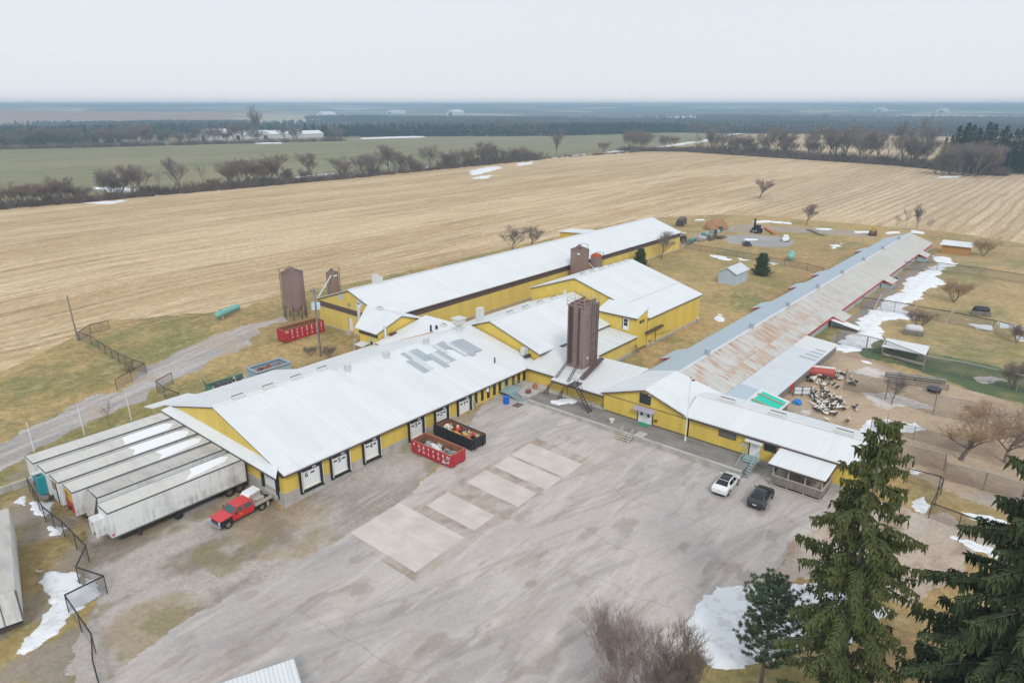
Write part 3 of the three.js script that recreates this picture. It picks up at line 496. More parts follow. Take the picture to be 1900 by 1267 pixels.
{
  const t = site('storage_barn', 'tall yellow barn with broad white roof and plain long side wall', 'barn', V(101.5, 0, -55));
  longHouse(t, { x0: 101.4, x1: 122, z0: -54.6, y0: 5.4, z1: -80.8, y1: 6.4, zr: -70.5, yr: 10 });
  part('foundation', mConc, t, b => b.box(101.6, -0.6, -80.4, 121.8, 0.5, -54.85));
  part('roof_seam', mGalvLight, t, b => { const y = z => lerp(10, 5.4, (z + 70.5) / 15.9); b.solid([V(101.4, y(-59.85) + 0.05, -59.85), V(101.4, y(-59.55) + 0.05, -59.55), V(101.4, y(-59.55) - 0.05, -59.55), V(101.4, y(-59.85) - 0.05, -59.85)], V(20.6, 0, 0)); });
  for (const x of [103.5, 106.6, 109.8, 113, 116.2, 118.6]) ridgeVent(t, x, 10, -70.5, 'x', 1.5);
  part('feed_chute', mBrown, t, b => b.bar(V(100.6, 2.9, -54.5), V(106, 3.0, -54.4), 0.5, 0.35));
  part('conduit', mDark, t, b => b.tube(V(104.2, 0.4, -54.7), V(104.2, 2.7, -54.7), 0.05).tube(V(104.2, 1.6, -54.7), V(110, 1.1, -54.7), 0.03));
  part('wall_lamp', mWhite, t, b => b.box(120.9, 0.55, -54.85, 121.3, 0.85, -54.6));
  part('mast', mDark, t, b => b.tube(V(102.2, 3, -78.5), V(102.2, 7.4, -78.5), 0.05)); 
  const e = site('stair_house', 'small yellow stair house with glazed white door and sloping white roof', 'building', V(97.8, 0, -58));
  part('wall', mYellow, e, b => b.solid([V(97.85, 0.5, -62.4), V(97.85, 6.05, -62.4), V(101.35, 7.1, -62.4), V(101.35, 0.5, -62.4)], V(0, 0, 7.45)));
  part('roof', mRoof, e, b => b.solid([V(97.5, 6.2, -62.8), V(101.4, 7.3, -62.8), V(101.4, 7.3, -54.7), V(97.5, 6.2, -54.7)], V(0, -0.14, 0)));
  part('fascia', mBrown, e, b => b.box(97.5, 5.85, -62.8, 97.56, 6.08, -54.7));
  { const d = part('door', mWhite, e, b => b.box(97.74, 3.65, -57.6, 97.84, 5.75, -56.5)); for (const [a, c] of [[4.4, 4.95], [5.03, 5.6]]) part('pane', mGlass, d, b => b.box(97.72, a, -57.42, 97.74, c, -56.68)); part('door_frame', mBlack, e, b => b.box(97.76, 3.65, -57.75, 97.83, 5.85, -57.6)); }
  for (const x of [98.95, 99.85]) part('wall_fan', mBlack, e, b => b.tube(V(x, 5.2, -54.96), V(x, 5.2, -54.85), 0.28, 0.28, 14));
  const a = [0.2, -0.2]; void a;
}
{
  const t = site('poultry_barn', 'very long yellow barn with brown band and white roof at the edge of the cornfield', 'barn', V(73, 0, -90));
  longHouse(t, { x0: 72.8, x1: 183, z0: -90, y0: 5.1, z1: -110, y1: 5.1, zr: -100, yr: 8.45, wall: mYellowB });
  part('foundation', mConc, t, b => b.box(73.0, -0.5, -109.7, 182.8, 0.25, -90.25));
  part('band_board', mBrownRib, t, b => b.box(73.0, 3.75, -90.36, 182.7, 4.85, -90.3));
  part('band_board', mBrownRib, t, b => b.box(72.98, 3.75, -109.6, 73.04, 4.75, -90.4));
  windowX(t, 73.05, 6.2, 7.3, -103.2, -102, mWhiteDirty, std(0.5, 0.55, 0.58, 0.4), 'window'); windowX(t, 73.05, 6.2, 7.4, -97.6, -96.2, mWhite, std(0.55, 0.58, 0.6, 0.4), 'window'); windowX(t, 73.05, 5.8, 6.4, -105.7, -104.9, mYellowB, std(0.6, 0.55, 0.35, 0.6), 'window');
  part('gable_louvre', mSteel, t, b => b.tube(V(72.95, 5.6, -100.2), V(73.08, 5.6, -100.2), 0.35, 0.35, 14));
  { const d = part('door', mWhite, t, b => b.box(72.97, 0.7, -100.55, 73.05, 2.95, -99.6)); part('door_frame', mDark, d, b => b.box(72.99, 0.7, -100.7, 73.05, 3.05, -100.55)); }
  for (let k = 0; k < 3; k++) part('step', mWoodPale, t, b => b.box(72.0 + k * 0.32, 0.02 + k * 0.22, -100.7, 73.0, 0.2 + k * 0.22, -99.4));
  part('roof_chimney', mWhiteDirty, t, b => b.box(79, 7.6, -100.8, 80, 9.9, -99.8).box(80.1, 7.9, -100.5, 80.9, 9.3, -99.9));
  const n = site('barn_annex', 'small yellow annex with white roof against the far side of the long barn', 'building', V(168, 0, -110));
  part('wall', mYellow, n, b => b.solid([V(166, 0, -121), V(166, 3.9, -121), V(166, 4.5, -110.2), V(166, 0, -110.2)], V(6, 0, 0)));
  part('roof', mRoof, n, b => slab(b, V(165.6, 4.1, -121.5), V(165.6, 4.75, -110.1), V(172.4, 4.75, -110.1), V(172.4, 4.1, -121.5)));
}
{
  const t = site('entry_block', 'small yellow entry building with white gable roof joined to the long barn', 'building', V(67, 0, -86)), zf = -85.5, zB = -90.4;
  part('wall', mYellow, t, b => b.solid([V(67.5, 0, zf), V(77.6, 0, zf), V(77.6, 4.7, zf), V(72.5, 6.4, zf), V(67.5, 4.7, zf)], V(0, 0, zB - zf)));
  part('roof_slope', mRoof, t, b => b.solid([V(66.9, 4.72, -85.2), V(72.5, 6.6, -85.2), V(72.5, 6.6, -94.4), V(66.9, 4.72, -90.7)], V(0, -0.14, 0)));
  part('roof_slope', mRoof, t, b => b.solid([V(72.5, 6.6, -85.2), V(78.1, 4.72, -85.2), V(78.1, 4.72, -89.5), V(72.5, 6.6, -94.4)], V(0, -0.14, 0)));
  part('rake_trim', mBrown, t, b => b.solid([V(66.9, 4.42, -85.22), V(66.9, 4.57, -85.22), V(72.5, 6.45, -85.22), V(72.5, 6.3, -85.22)], V(0, 0, -0.06)));
  part('rake_trim', mBrown, t, b => b.solid([V(78.1, 4.42, -85.22), V(78.1, 4.57, -85.22), V(72.5, 6.45, -85.22), V(72.5, 6.3, -85.22)], V(0, 0, -0.06)));
  part('band_board', mBrownRib, t, b => b.box(67.42, 3.7, zB, 67.48, 4.5, zf));
  part('corner_post', mBrown, t, b => b.box(77.6, 0, zf - 0.1, 77.7, 4.6, zf + 0.05));
  { const w = windowX(t, 67.5, 1.4, 2.9, -87.6, -86.9, mWhite, mGlass, 'door'); part('kick_panel', mSteel, w, b => b.box(67.4, 0.4, -87.6, 67.46, 1.3, -86.9)); part('transom', std(0.35, 0.5, 0.55, 0.4), w, b => b.box(67.42, 2.98, -87.6, 67.47, 3.35, -86.9)); }
  part('entry_roof', mRoofOld, t, b => slab(b, V(65.9, 2.2, -89.8), V(65.9, 2.2, -87.8), V(67.45, 2.45, -87.8), V(67.45, 2.45, -89.8), 0.1));
  part('side_wall', mConc, t, b => b.box(66.8, 0, -91.3, 67.3, 2.6, -90.9));
  ridgeVent(t, 72.5, 6.6, -91.6, 'z', 1.4);
  part('tall_flue', mWhiteDirty, t, b => b.tube(V(70.4, 2.5, -94), V(70.4, 7.4, -94), 0.3, 0.3, 10).tube(V(70.4, 6.6, -94), V(70.4, 7.4, -94), 0.42, 0.42, 10));
  const l = site('link_roof', 'low white roof with a rusty orange valley between warehouse and entry building', 'building', V(67, 0, -85));
  const ly = x => 3.3 + 0.186 * (x - 66.6), lz = x => -86.4 + (ly(x) - 2.6) / 0.2647;
  part('wall', mYellow, l, b => b.solid([V(67.1, 0, -85.15), V(67.1, ly(67.1) - 0.15, -85.15), V(77.9, ly(77.9) - 0.15, -85.15), V(77.9, 0, -85.15)], V(0, 0, 1.5)));
  part('roof_slope', mRoof, l, b => b.solid([V(66.6, ly(66.6), -85.18), V(77.9, ly(77.9), -85.18), V(77.9, ly(77.9), lz(77.9) + 0.3), V(66.6, ly(66.6), lz(66.6) + 0.5)], V(0, -0.1, 0)));
  part('fascia', mBrown, l, b => b.box(66.57, ly(66.6) - 0.28, -85.18, 66.62, ly(66.6) - 0.1, lz(66.6) + 0.4));
  part('rusty_valley', std(0.50, 0.20, 0.08, 0.8), l, b => { const P = (x, o) => V(x, ly(x) + 0.03, lz(x) + o); b.solid([P(69, -0.04), P(73.6, -0.12), P(74, -0.55), P(72.6, -0.4), P(69, -0.1)], V(0, -0.025, 0)); });
  part('flue_pipe', mGalvLight, l, b => b.tube(V(68.4, 3.4, -84.7), V(68.4, 5.6, -84.7), 0.2, 0.2, 10).tube(V(68.4, 5.6, -84.7), V(68.4, 5.8, -84.7), 0.3, 0.3, 10));
  part('flue_pipe', mBlack, l, b => b.tube(V(73.8, 4.4, -79.6), V(73.8, 5.7, -79.6), 0.16, 0.16, 8)); part('vent_pot', std(0.02, 0.02, 0.1, 0.5), l, b => b.tube(V(74.9, 4.6, -79.4), V(74.9, 5.4, -79.4), 0.22, 0.22, 8));
  ridgeVent(l, 76.2, ly(76.3), -79.6, 'z', 1.2);
  part('red_hatch', std(0.16, 0.05, 0.05, 0.7), l, b => b.box(69.4, 3.7, -85.0, 70.7, 4.25, -84.5));
}
// ---------------------------------------------------------------- the front wing: tower bay, gabled shop front, low offices
{
  const t = site('front_wing', 'yellow front building with gabled double door entrance and long low white roof', 'building', V(74.2, 0, -40));
  const xw = 74.2, yb = 0.32;
  part('wall', mYellow, t, b => b.box(xw, yb, -33.6, 83, 3.0, -13.6).solid([V(xw, yb, -46), V(xw, 2.9, -46), V(xw, 5.0, -39.7), V(xw, 3.0, -33.4), V(xw, yb, -33.4)], V(7, 0, 0)).box(75.35, yb, -60.8, 83, 2.45, -46.02));
  part('foundation', mConc, t, b => b.box(xw - 0.04, -0.9, -60.8, 83, yb, -13.58));
  part('dark_plinth', mDark, t, b => b.box(xw - 0.05, yb, -45.9, xw, yb + 0.1, -25.6));
  part('dark_line', mBrown, t, b => b.box(xw - 0.03, 2.62, -45.8, xw, 2.7, -33.6));
  // low offices, ridge along z
  part('roof_slope', mRoof, t, b => b.solid([V(73.75, 3.2, -13.3), V(78.6, 4.45, -13.3), V(78.6, 4.45, -34.5), V(73.75, 3.2, -33.9)], V(0, -0.14, 0)));
  part('roof_slope', mRoof, t, b => b.solid([V(78.6, 4.45, -13.3), V(83.4, 3.2, -13.3), V(83.4, 3.2, -34.5), V(78.6, 4.45, -34.5)], V(0, -0.14, 0)));
  part('gable_wall', mYellow, t, b => b.solid([V(xw, 2.9, -13.62), V(83, 2.9, -13.62), V(78.6, 4.28, -13.62)], V(0, 0, -0.2)));
  part('ridge_cap', mRoofOld, t, b => b.solid([V(78.25, 4.42, -13.3), V(78.6, 4.52, -13.3), V(78.95, 4.42, -13.3)], V(0, 0, -21)));
  for (const z of [-31.6, -25.2, -17.6]) ridgeVent(t, 78.6, 4.5, z, 'z', 2);
  // gabled entrance, ridge along x
  part('roof_slope', mRoof, t, b => b.solid([V(73.8, 3.02, -46.35), V(73.8, 5.2, -39.7), V(82.4, 5.2, -39.7), V(84.2, 3.02, -46.35)], V(0, -0.14, 0)));
  part('roof_slope', mRoof, t, b => b.solid([V(73.8, 5.2, -39.7), V(73.8, 3.15, -33.3), V(83.6, 3.15, -33.3), V(82.4, 5.2, -39.7)], V(0, -0.14, 0)));
  part('rake_trim', mBrown, t, b => b.solid([V(73.82, 2.72, -46.3), V(73.82, 2.88, -46.3), V(73.82, 5.06, -39.7), V(73.82, 4.9, -39.7)], V(0.07, 0, 0))); part('rake_trim', mBrown, t, b => b.solid([V(73.82, 2.85, -33.35), V(73.82, 3.01, -33.35), V(73.82, 5.06, -39.7), V(73.82, 4.9, -39.7)], V(0.07, 0, 0)));
  part('eave_fascia', mBrown, t, b => b.box(73.76, 2.78, -33.3, 73.82, 3.05, -13.3));
  // tower bay
  part('roof_slope', mRoofOld, t, b => b.solid([V(74.95, 2.72, -60.6), V(74.95, 2.72, -53.3), V(82.6, 4.1, -53.3), V(82.6, 4.1, -60.6)].reverse(), V(0, -0.14, 0)));
  part('roof_slope', mRoofOld, t, b => b.solid([V(74.05, 2.52, -55), V(74.05, 2.52, -46.2), V(83.6, 3.9, -44.6), V(82.8, 4.06, -55)].reverse(), V(0, -0.14, 0)));
  part('eave_fascia', mBrown, t, b => b.box(74.06, 2.1, -55, 74.12, 2.4, -46.1)); part('eave_fascia', mBrown, t, b => b.box(74.95, 2.4, -60.6, 75.01, 2.6, -55));
  for (const z of [-53, -50.4]) part('joint_cover', mBrown, t, b => b.box(75.3, yb, z - 0.04, 75.36, 2.3, z + 0.04));
  // openings
  windowX(t, xw, 3.05, 4.35, -40.5, -39.0, mDark, mGlass);
  { const d = part('double_door', mWhite, t, b => b.box(xw - 0.08, yb, -40.6, xw - 0.01, 2.15, -39.62).box(xw - 0.08, yb, -39.58, xw - 0.01, 2.15, -38.6)); for (const z of [-40.3, -39.28]) for (const y of [1.3, 1.62]) part('pane', mGlass, d, b => b.box(xw - 0.1, y, z, xw - 0.08, y + 0.26, z + 0.4)); part('door_awning', std(0.42, 0.38, 0.5, 0.6), d, b => slab(b, V(xw - 0.9, 2.25, -41.1), V(xw - 0.9, 2.25, -38.1), V(xw - 0.02, 2.5, -38.1), V(xw - 0.02, 2.5, -41.1), 0.06)); part('door_frame', mBlack, d, b => b.box(xw - 0.06, yb, -40.75, xw - 0.01, 2.2, -40.62).box(xw - 0.06, yb, -38.58, xw - 0.01, 2.2, -38.45)); }
  part('door_mat', std(0.03, 0.30, 0.14, 0.9), t, b => b.box(xw - 1.0, yb + 0.004, -40.1, xw - 0.1, yb + 0.03, -38.8));
  windowX(t, xw, 1.85, 2.55, -29.4, -27.35, mBrown, std(0.16, 0.15, 0.13, 0.2));
  { const d = part('door', mWhite, t, b => b.box(xw - 0.08, 0.55, -25.5, xw - 0.01, 2.5, -24.3)); part('door_awning', mWhiteDirty, d, b => slab(b, V(xw - 0.8, 2.55, -26), V(xw - 0.8, 2.55, -23.9), V(xw - 0.02, 2.8, -23.9), V(xw - 0.02, 2.8, -26), 0.06)); part('door_frame', mBlack, d, b => b.box(xw - 0.06, 0.55, -25.64, xw - 0.01, 2.5, -25.5)); }
  windowX(t, xw, 1.8, 2.6, -23.85, -22.5, mBrown, mGlass);
  { const s = part('sign_board', mWhite, t, b => b.box(xw - 0.05, 1.35, -26.6, xw - 0.01, 1.75, -25.9)); part('sign_print', std(0.55, 0.12, 0.25, 0.7), s, b => b.box(xw - 0.055, 1.5, -26.5, xw - 0.05, 1.56, -26).box(xw - 0.055, 1.4, -26.45, xw - 0.05, 1.44, -26.05)); }
  part('mail_box', std(0.2, 0.12, 0.03, 0.6), t, b => b.box(xw - 0.25, 1.0, -38.2, xw - 0.01, 1.3, -37.8));
  part('flood_lamp', mWhite, t, b => b.box(xw - 0.2, 4.35, -39.2, xw - 0.02, 4.55, -38.95));
}
{ // raised walk along the front
  const p = site('loading_platform', 'raised concrete walkway in front of the yellow entrance building', 'platform', V(70, 0, -40));
  part('deck', mDarkConc, p, b => b.box(70.25, -0.9, -56.2, 74.2, 0.3, -24.7));
  for (let k = 0; k < 8; k++) part('kerb_wall', mConc, p, b => b.box(69.9, -1.1, -56 + k * 3.92, 70.3, 0.36, -56 + k * 3.92 + 3.88));
  part('corner_block', mConc, p, b => b.solid([V(71.6, -0.3, -60.7), V(75.3, -0.3, -60.7), V(75.3, -0.3, -56.2), V(70.6, -0.3, -56.2), V(70.3, -0.3, -57.4)], V(0, 0.85, 0)));
  const s = site('timber_steps', 'weathered wooden steps with handrails up to the double door walkway', 'steps', V(69.5, 0, -39.5));
  for (let k = 0; k < 4; k++) part('step', mWoodPale, s, b => b.box(68.5 + k * 0.34, -0.3 + k * 0.16, -40.3, 68.85 + k * 0.34, -0.24 + k * 0.16, -38.9));
  for (const z of [-40.35, -38.85]) part('handrail', mWoodPale, s, b => b.bar(V(68.5, 0.55, z), V(69.9, 1.25, z), 0.08).bar(V(68.5, -0.5, z), V(68.5, 0.55, z), 0.09).bar(V(69.9, 0.2, z), V(69.9, 1.25, z), 0.09).bar(V(68.5, -0.3, z), V(69.9, 0.28, z), 0.07, 0.2));
  const landing = part('landing', mConc, s, b => b.box(69.86, -0.6, -38.8, 71.5, 0.42, -37.6)); void landing;
  const q = site('metal_steps', 'grey-green steel stairs with railings leading to the white office door', 'steps', V(72, 0, -24.9));
  for (let k = 0; k < 6; k++) part('step', mTealPaint, q, b => b.box(70.4 + k * 0.42, -0.35 + k * 0.15, -25.6, 70.8 + k * 0.42, -0.3 + k * 0.15, -24.2));
  part('landing', mTealPaint, q, b => b.box(72.9, 0.48, -25.8, 74.1, 0.55, -24));
  for (const z of [-25.65, -24.15]) part('handrail', mTealPaint, q, b => b.bar(V(70.4, 0.6, z), V(72.9, 1.5, z), 0.06).bar(V(72.9, 1.5, z), V(74.1, 1.5, z), 0.06).bar(V(70.4, -0.5, z), V(70.4, 0.6, z), 0.07).bar(V(71.7, 0.05, z), V(71.7, 1.06, z), 0.06).bar(V(72.9, 0.3, z), V(72.9, 1.5, z), 0.07).bar(V(70.4, -0.4, z), V(72.9, 0.5, z), 0.05, 0.22));
  const d = site('dock_steps', 'blue-grey steel stairs with landing at the warehouse side door', 'steps', V(69.8, 0, -58.6));
  part('landing', mTealPaint, d, b => b.box(69.3, 0.55, -60.75, 72.3, 0.65, -58.9));
  for (let k = 0; k < 6; k++) part('step', mTealPaint, d, b => b.box(69.4, 0.5 - k * 0.1 - 0.03, -58.9 + k * 0.42, 71, 0.5 - k * 0.1, -58.55 + k * 0.42));
  for (const x of [69.35, 71.05]) part('stringer', mTealPaint, d, b => b.bar(V(x, 0.55, -58.9), V(x, -0.1, -56.3), 0.06, 0.22));
  for (const x of [69.4, 72.2]) part('leg', mSteel, d, b => b.bar(V(x, -0.2, -59), V(x, 0.55, -59), 0.08));
  part('railing', mTealPaint, d, b => b.bar(V(72.25, 0.6, -60.6), V(72.25, 1.6, -60.6), 0.05).bar(V(72.25, 0.6, -59), V(72.25, 1.6, -59), 0.05).bar(V(72.25, 1.6, -60.6), V(72.25, 1.6, -59), 0.05).bar(V(72.25, 1.1, -60.6), V(72.25, 1.1, -59), 0.04));
  const w = site('recycling_bin', 'bright blue wheeled bin beside the steel dock stairs', 'bin', V(67.6, 0, -58)), bm = std(0.01, 0.13, 0.62, 0.5);
  part('body', bm, w, b => b.solid([V(67.3, 0, -58.3), V(67.9, 0, -58.3), V(67.9, 0, -57.7), V(67.3, 0, -57.7)], V(0, 1.0, 0))); part('lid', bm, w, b => b.box(67.24, 1.0, -58.36, 67.98, 1.1, -57.64)); for (const z of [-58.25, -57.75]) part('wheel', mBlack, w, b => b.tube(V(67.92, 0.12, z - 0.04), V(67.92, 0.12, z + 0.04), 0.12, 0.12, 10));
  const mat = site('floor_grate', 'rusty steel grate lying on the paving below the dock stairs', 'grate', V(68.2, 0, -56.4)); part('plate', std(0.15, 0.1, 0.08, 0.8), mat, b => b.box(67.6, 0, -57, 68.9, 0.05, -55.9));
  const un = site('planter_urn', 'terracotta urn standing on the corner platform by the dock stairs', 'pot', V(73.5, 0.55, -57.5)); part('pot', std(0.45, 0.18, 0.09, 0.8), un, b => b.tube(V(73.5, 0.55, -57.5), V(73.5, 1.0, -57.5), 0.3, 0.4, 12).tube(V(73.5, 1.0, -57.5), V(73.5, 1.35, -57.5), 0.4, 0.12, 12));
  const bx = site('brick_block', 'small brown crate on the edge of the corner platform', 'crate', V(71.6, 0.55, -57.2)); part('crate', std(0.2, 0.1, 0.07, 0.9), bx, b => b.box(71.3, 0.55, -57.5, 72, 1.0, -57)); part('lid', std(0.26, 0.13, 0.1, 0.9), bx, b => b.box(71.26, 1.0, -57.54, 72.04, 1.05, -56.96));
  const ss = site('salt_bucket', 'pale plastic bucket standing on the walkway by the wooden steps', 'bucket', V(71.5, 0.3, -43)); part('bucket', std(0.6, 0.58, 0.42, 0.7), ss, b => b.tube(V(71.5, 0.3, -43), V(71.5, 0.75, -43), 0.25, 0.34, 10)); part('rim', mWhiteDirty, ss, b => b.tube(V(71.5, 0.75, -43), V(71.5, 0.8, -43), 0.37, 0.37, 10));
}
{ // porch
  const p = site('covered_porch', 'open timber porch with white roof and grey board railing on the office wall', 'porch', V(72.3, -0.5, -18.7)), x0 = 70.5, x1 = 74.15, z0 = -21.4, z1 = -16.1;
  part('roof', mRoof, p, b => slab(b, V(70.1, 2.45, -21.9), V(70.1, 2.45, -15.8), V(74.1, 2.85, -15.8), V(74.1, 2.85, -21.9), 0.1));
  part('roof_fascia', mBrown, p, b => b.box(70.1, 2.15, -21.9, 70.16, 2.36, -15.8).box(70.1, 2.2, -15.86, 74.1, 2.4, -15.8));
  part('deck', mWoodPale, p, b => b.box(x0 + 0.1, 0.0, z0, x1, 0.08, z1));
  for (const [x, z] of [[x0 + 0.06, z0 + 0.06], [x0 + 0.06, -19.7], [x0 + 0.06, -17.9], [x0 + 0.06, z1 - 0.06], [x1 - 0.2, z1 - 0.06]]) part('post', mWoodPale, p, b => b.bar(V(x, -0.6, z), V(x, 2.3, z), 0.12));
  for (let k = 0; k < 34; k++) part('board', mWood, p, b => b.box(x0 - 0.03, -0.02 + R(-0.01, 0.01), z0 + k * 0.156, x0 - 0.005, 0.92, z0 + k * 0.156 + 0.142));
  for (let k = 0; k < 23; k++) part('board', mWood, p, b => b.box(x0 + k * 0.156, -0.02 + R(-0.01, 0.01), z1 + 0.005, x0 + k * 0.156 + 0.142, 0.92, z1 + 0.03));
  part('top_rail', mWoodPale, p, b => b.box(x0 - 0.08, 0.92, z0 - 0.05, x0 + 0.1, 1.0, z1 + 0.08).box(x0 + 0.1, 0.92, z1 - 0.08, x1, 1.0, z1 + 0.08));
  for (const y of [-0.2, -0.4, -0.6]) part('skirt_board', mWoodPale, p, b => b.box(x0 - 0.06, y - 0.17, z0, x0 - 0.02, y, z1 + 0.06).box(x0 - 0.02, y - 0.17, z1 + 0.02, x1, y, z1 + 0.06));
  part('porch_screen', mGlass, p, b => b.box(x1 - 0.06, 0.1, z0 + 0.1, x1 - 0.02, 2.2, z1 - 0.3)); part('screen_post', mWoodPale, p, b => b.box(x1 - 0.1, 0.1, -19.4, x1 - 0.07, 2.2, -19.2)); part('end_screen', mGlass, p, b => b.box(x0 + 0.2, 1.0, z0 - 0.02, x1 - 0.1, 2.3, z0 + 0.02));
  const tb = site('porch_table', 'dark table standing in the shade of the timber porch', 'table', V(72.6, 0.08, -18)); part('table_top', mWoodPale, tb, b => b.box(72, 0.8, -18.8, 73.2, 0.86, -17.2)); for (const [x, z] of [[72.1, -18.7], [73.1, -18.7], [72.1, -17.3], [73.1, -17.3]]) part('leg', mWoodPale, tb, b => b.bar(V(x, 0.08, z), V(x, 0.8, z), 0.07));
}
// ---------------------------------------------------------------- square brown grain tower on the wing roof
{
  const t = site('grain_tower', 'tall brown square grain bin tower with railing, ladder and chutes', 'silo', V(79.3, 0, -53.4)), xa = 77.4, xb = 81.3, za = -54.9, zb = -51.9, yb = 3.7, yt = 12.95;
  for (let k = 0; k < 18; k++) part('wall_panel', mBin, t, b => { const y = yb + k * (yt - yb) / 18, h = (yt - yb) / 18 - 0.045; b.solid([V(xa + 0.5, y, zb), V(xa, y, zb - 0.5), V(xa, y, za + 0.5), V(xa + 0.5, y, za), V(xb - 0.5, y, za), V(xb, y, za + 0.5), V(xb, y, zb - 0.5), V(xb - 0.5, y, zb)].reverse(), V(0, h, 0)); });
  part('core', mBin, t, b => b.box(xa + 0.1, yb - 0.1, za + 0.1, xb - 0.1, yt - 0.1, zb - 0.1).box(xa + 0.25, yb, za + 0.25, xb - 0.25, yt, zb - 0.25));
  for (const z of [-54.3, -53.9, -52.7]) part('downspout', std(0.075, 0.05, 0.045, 0.6), t, b => b.tube(V(xa - 0.12, yb + 0.6, z), V(xa - 0.12, yt - 0.1, z), 0.11, 0.11, 8));
  for (const [z, zz] of [[-54.25, -55.2], [-53.95, -54.9], [-52.55, -52.6], [-52.25, -52.3]]) part('chute_pipe', mBrown, t, b => b.tube(V(xa - 0.1, yb + 1.2, z), V(72.6, 0.7, zz - 0.1), 0.07, 0.07, 8));
  for (const z of [-54.9, -52.5]) part('chute_prop', mBrown, t, b => b.bar(V(73.3, 0.3, z), V(73.3, 1.9, z), 0.1));
  part('roof_deck', mBin, t, b => b.box(xa - 0.05, yt, za - 0.05, xb + 0.05, yt + 0.08, zb + 0.05));
  for (const z of [za + 0.6, zb - 0.6]) part('roof_auger', std(0.2, 0.09, 0.075, 0.7), t, b => b.tube(V(xa + 0.3, yt + 0.3, z), V(xb - 0.3, yt + 0.45, z), 0.16, 0.16, 10));
  for (let k = 0; k < 3; k++) part('roof_hatch', std(0.19, 0.09, 0.075, 0.7), t, b => b.tube(V(xa + 0.8 + k * 1.1, yt, (za + zb) / 2), V(xa + 0.8 + k * 1.1, yt + 0.4, (za + zb) / 2), 0.35, 0.3, 10));
  const c = [V(xa, yt, za), V(xb, yt, za), V(xb, yt, zb), V(xa, yt, zb)];
  for (let k = 0; k < 4; k++) { const p = c[k], q = c[(k + 1) % 4]; for (const u of [0, 0.5]) { const m = p.clone().lerp(q, u); part('rail_post', mSteel, t, b => b.bar(m, m.clone().add(V(0, 1.1, 0)), 0.05)); } for (const h of [0.55, 1.1]) part('guard_rail', mSteel, t, b => b.bar(p.clone().add(V(0, h, 0)), q.clone().add(V(0, h, 0)), 0.045)); }
  for (const x of [79.0, 79.6]) part('ladder_rail', mBrown, t, b => b.bar(V(x, yb, zb + 0.25), V(x, yt + 0.9, zb + 0.25), 0.05));
  for (let k = 0; k < 28; k++) part('ladder_rung', mBrown, t, b => b.bar(V(79, yb + 0.2 + k * 0.33, zb + 0.25), V(79.6, yb + 0.2 + k * 0.33, zb + 0.25), 0.03));
  for (let k = 0; k < 6; k++) part('ladder_hoop', mBrown, t, b => { const y = yb + 2.4 + k * 1.4, pts = [[78.95, 0.2], [78.9, 0.65], [79.3, 0.85], [79.7, 0.65], [79.65, 0.2]].map(([x, z]) => V(x, y, zb + z)); for (let i = 0; i < 4; i++) b.bar(pts[i], pts[i + 1], 0.05); });
  for (const x of [80.5, 81]) part('corner_pipe', std(0.075, 0.05, 0.045, 0.6), t, b => b.tube(V(x, yb, zb + 0.08), V(x, yt, zb + 0.08), 0.05, 0.05, 8));
  part('marker_plate', mWhite, t, b => b.tube(V(78.6, 5.2, zb + 0.01), V(78.6, 5.2, zb + 0.05), 0.16, 0.16, 10));
  part('service_hood', mBrownRib, t, b => b.bar(V(81.6, 4.5, -51.3), V(76.0, 3.0, -51.0), 0.75, 0.2));
  part('base_skirt', mWhiteDirty, t, b => b.box(xa - 0.15, 3.0, za - 0.1, xb + 0.1, yb, zb + 0.12));
  const s = site('roof_stairs', 'steep rusty brown steel stairs climbing from the walkway onto the tower roof', 'steps', V(72.5, 0.3, -47.8));
  const A = V(72.2, 0.35, -46.9), B = V(73.9, 2.75, -50.6);
  for (const o of [-0.35, 0.35]) part('stringer', mBrown, s, b => b.bar(A.clone().add(V(o, 0, 0)), B.clone().add(V(o, 0, 0)), 0.06, 0.2));
  for (let k = 0; k < 10; k++) { const p = A.clone().lerp(B, (k + 0.5) / 10); part('tread', mBrown, s, b => b.box(p.x - 0.33, p.y, p.z - 0.12, p.x + 0.33, p.y + 0.04, p.z + 0.12)); }
  part('handrail', mBrown, s, b => b.bar(A.clone().add(V(0.36, 0.9, 0)), B.clone().add(V(0.36, 0.9, 0)), 0.05).bar(A.clone().add(V(0.36, 0, 0)), A.clone().add(V(0.36, 0.9, 0)), 0.05).bar(B.clone().add(V(0.36, 0, 0)), B.clone().add(V(0.36, 0.9, 0)), 0.05));
  part('platform', mBrown, s, b => b.box(73.4, 2.72, -51.6, 75.2, 2.8, -50.3));
  part('platform_rail', mSteel, s, b => { for (const z of [-51.6, -50.35]) for (const x of [73.45, 75.15]) b.bar(V(x, 2.8, z), V(x, 3.8, z), 0.04); b.bar(V(73.45, 3.8, -51.6), V(75.15, 3.8, -51.6), 0.04).bar(V(73.45, 3.8, -51.6), V(73.45, 3.8, -50.35), 0.04); });
}
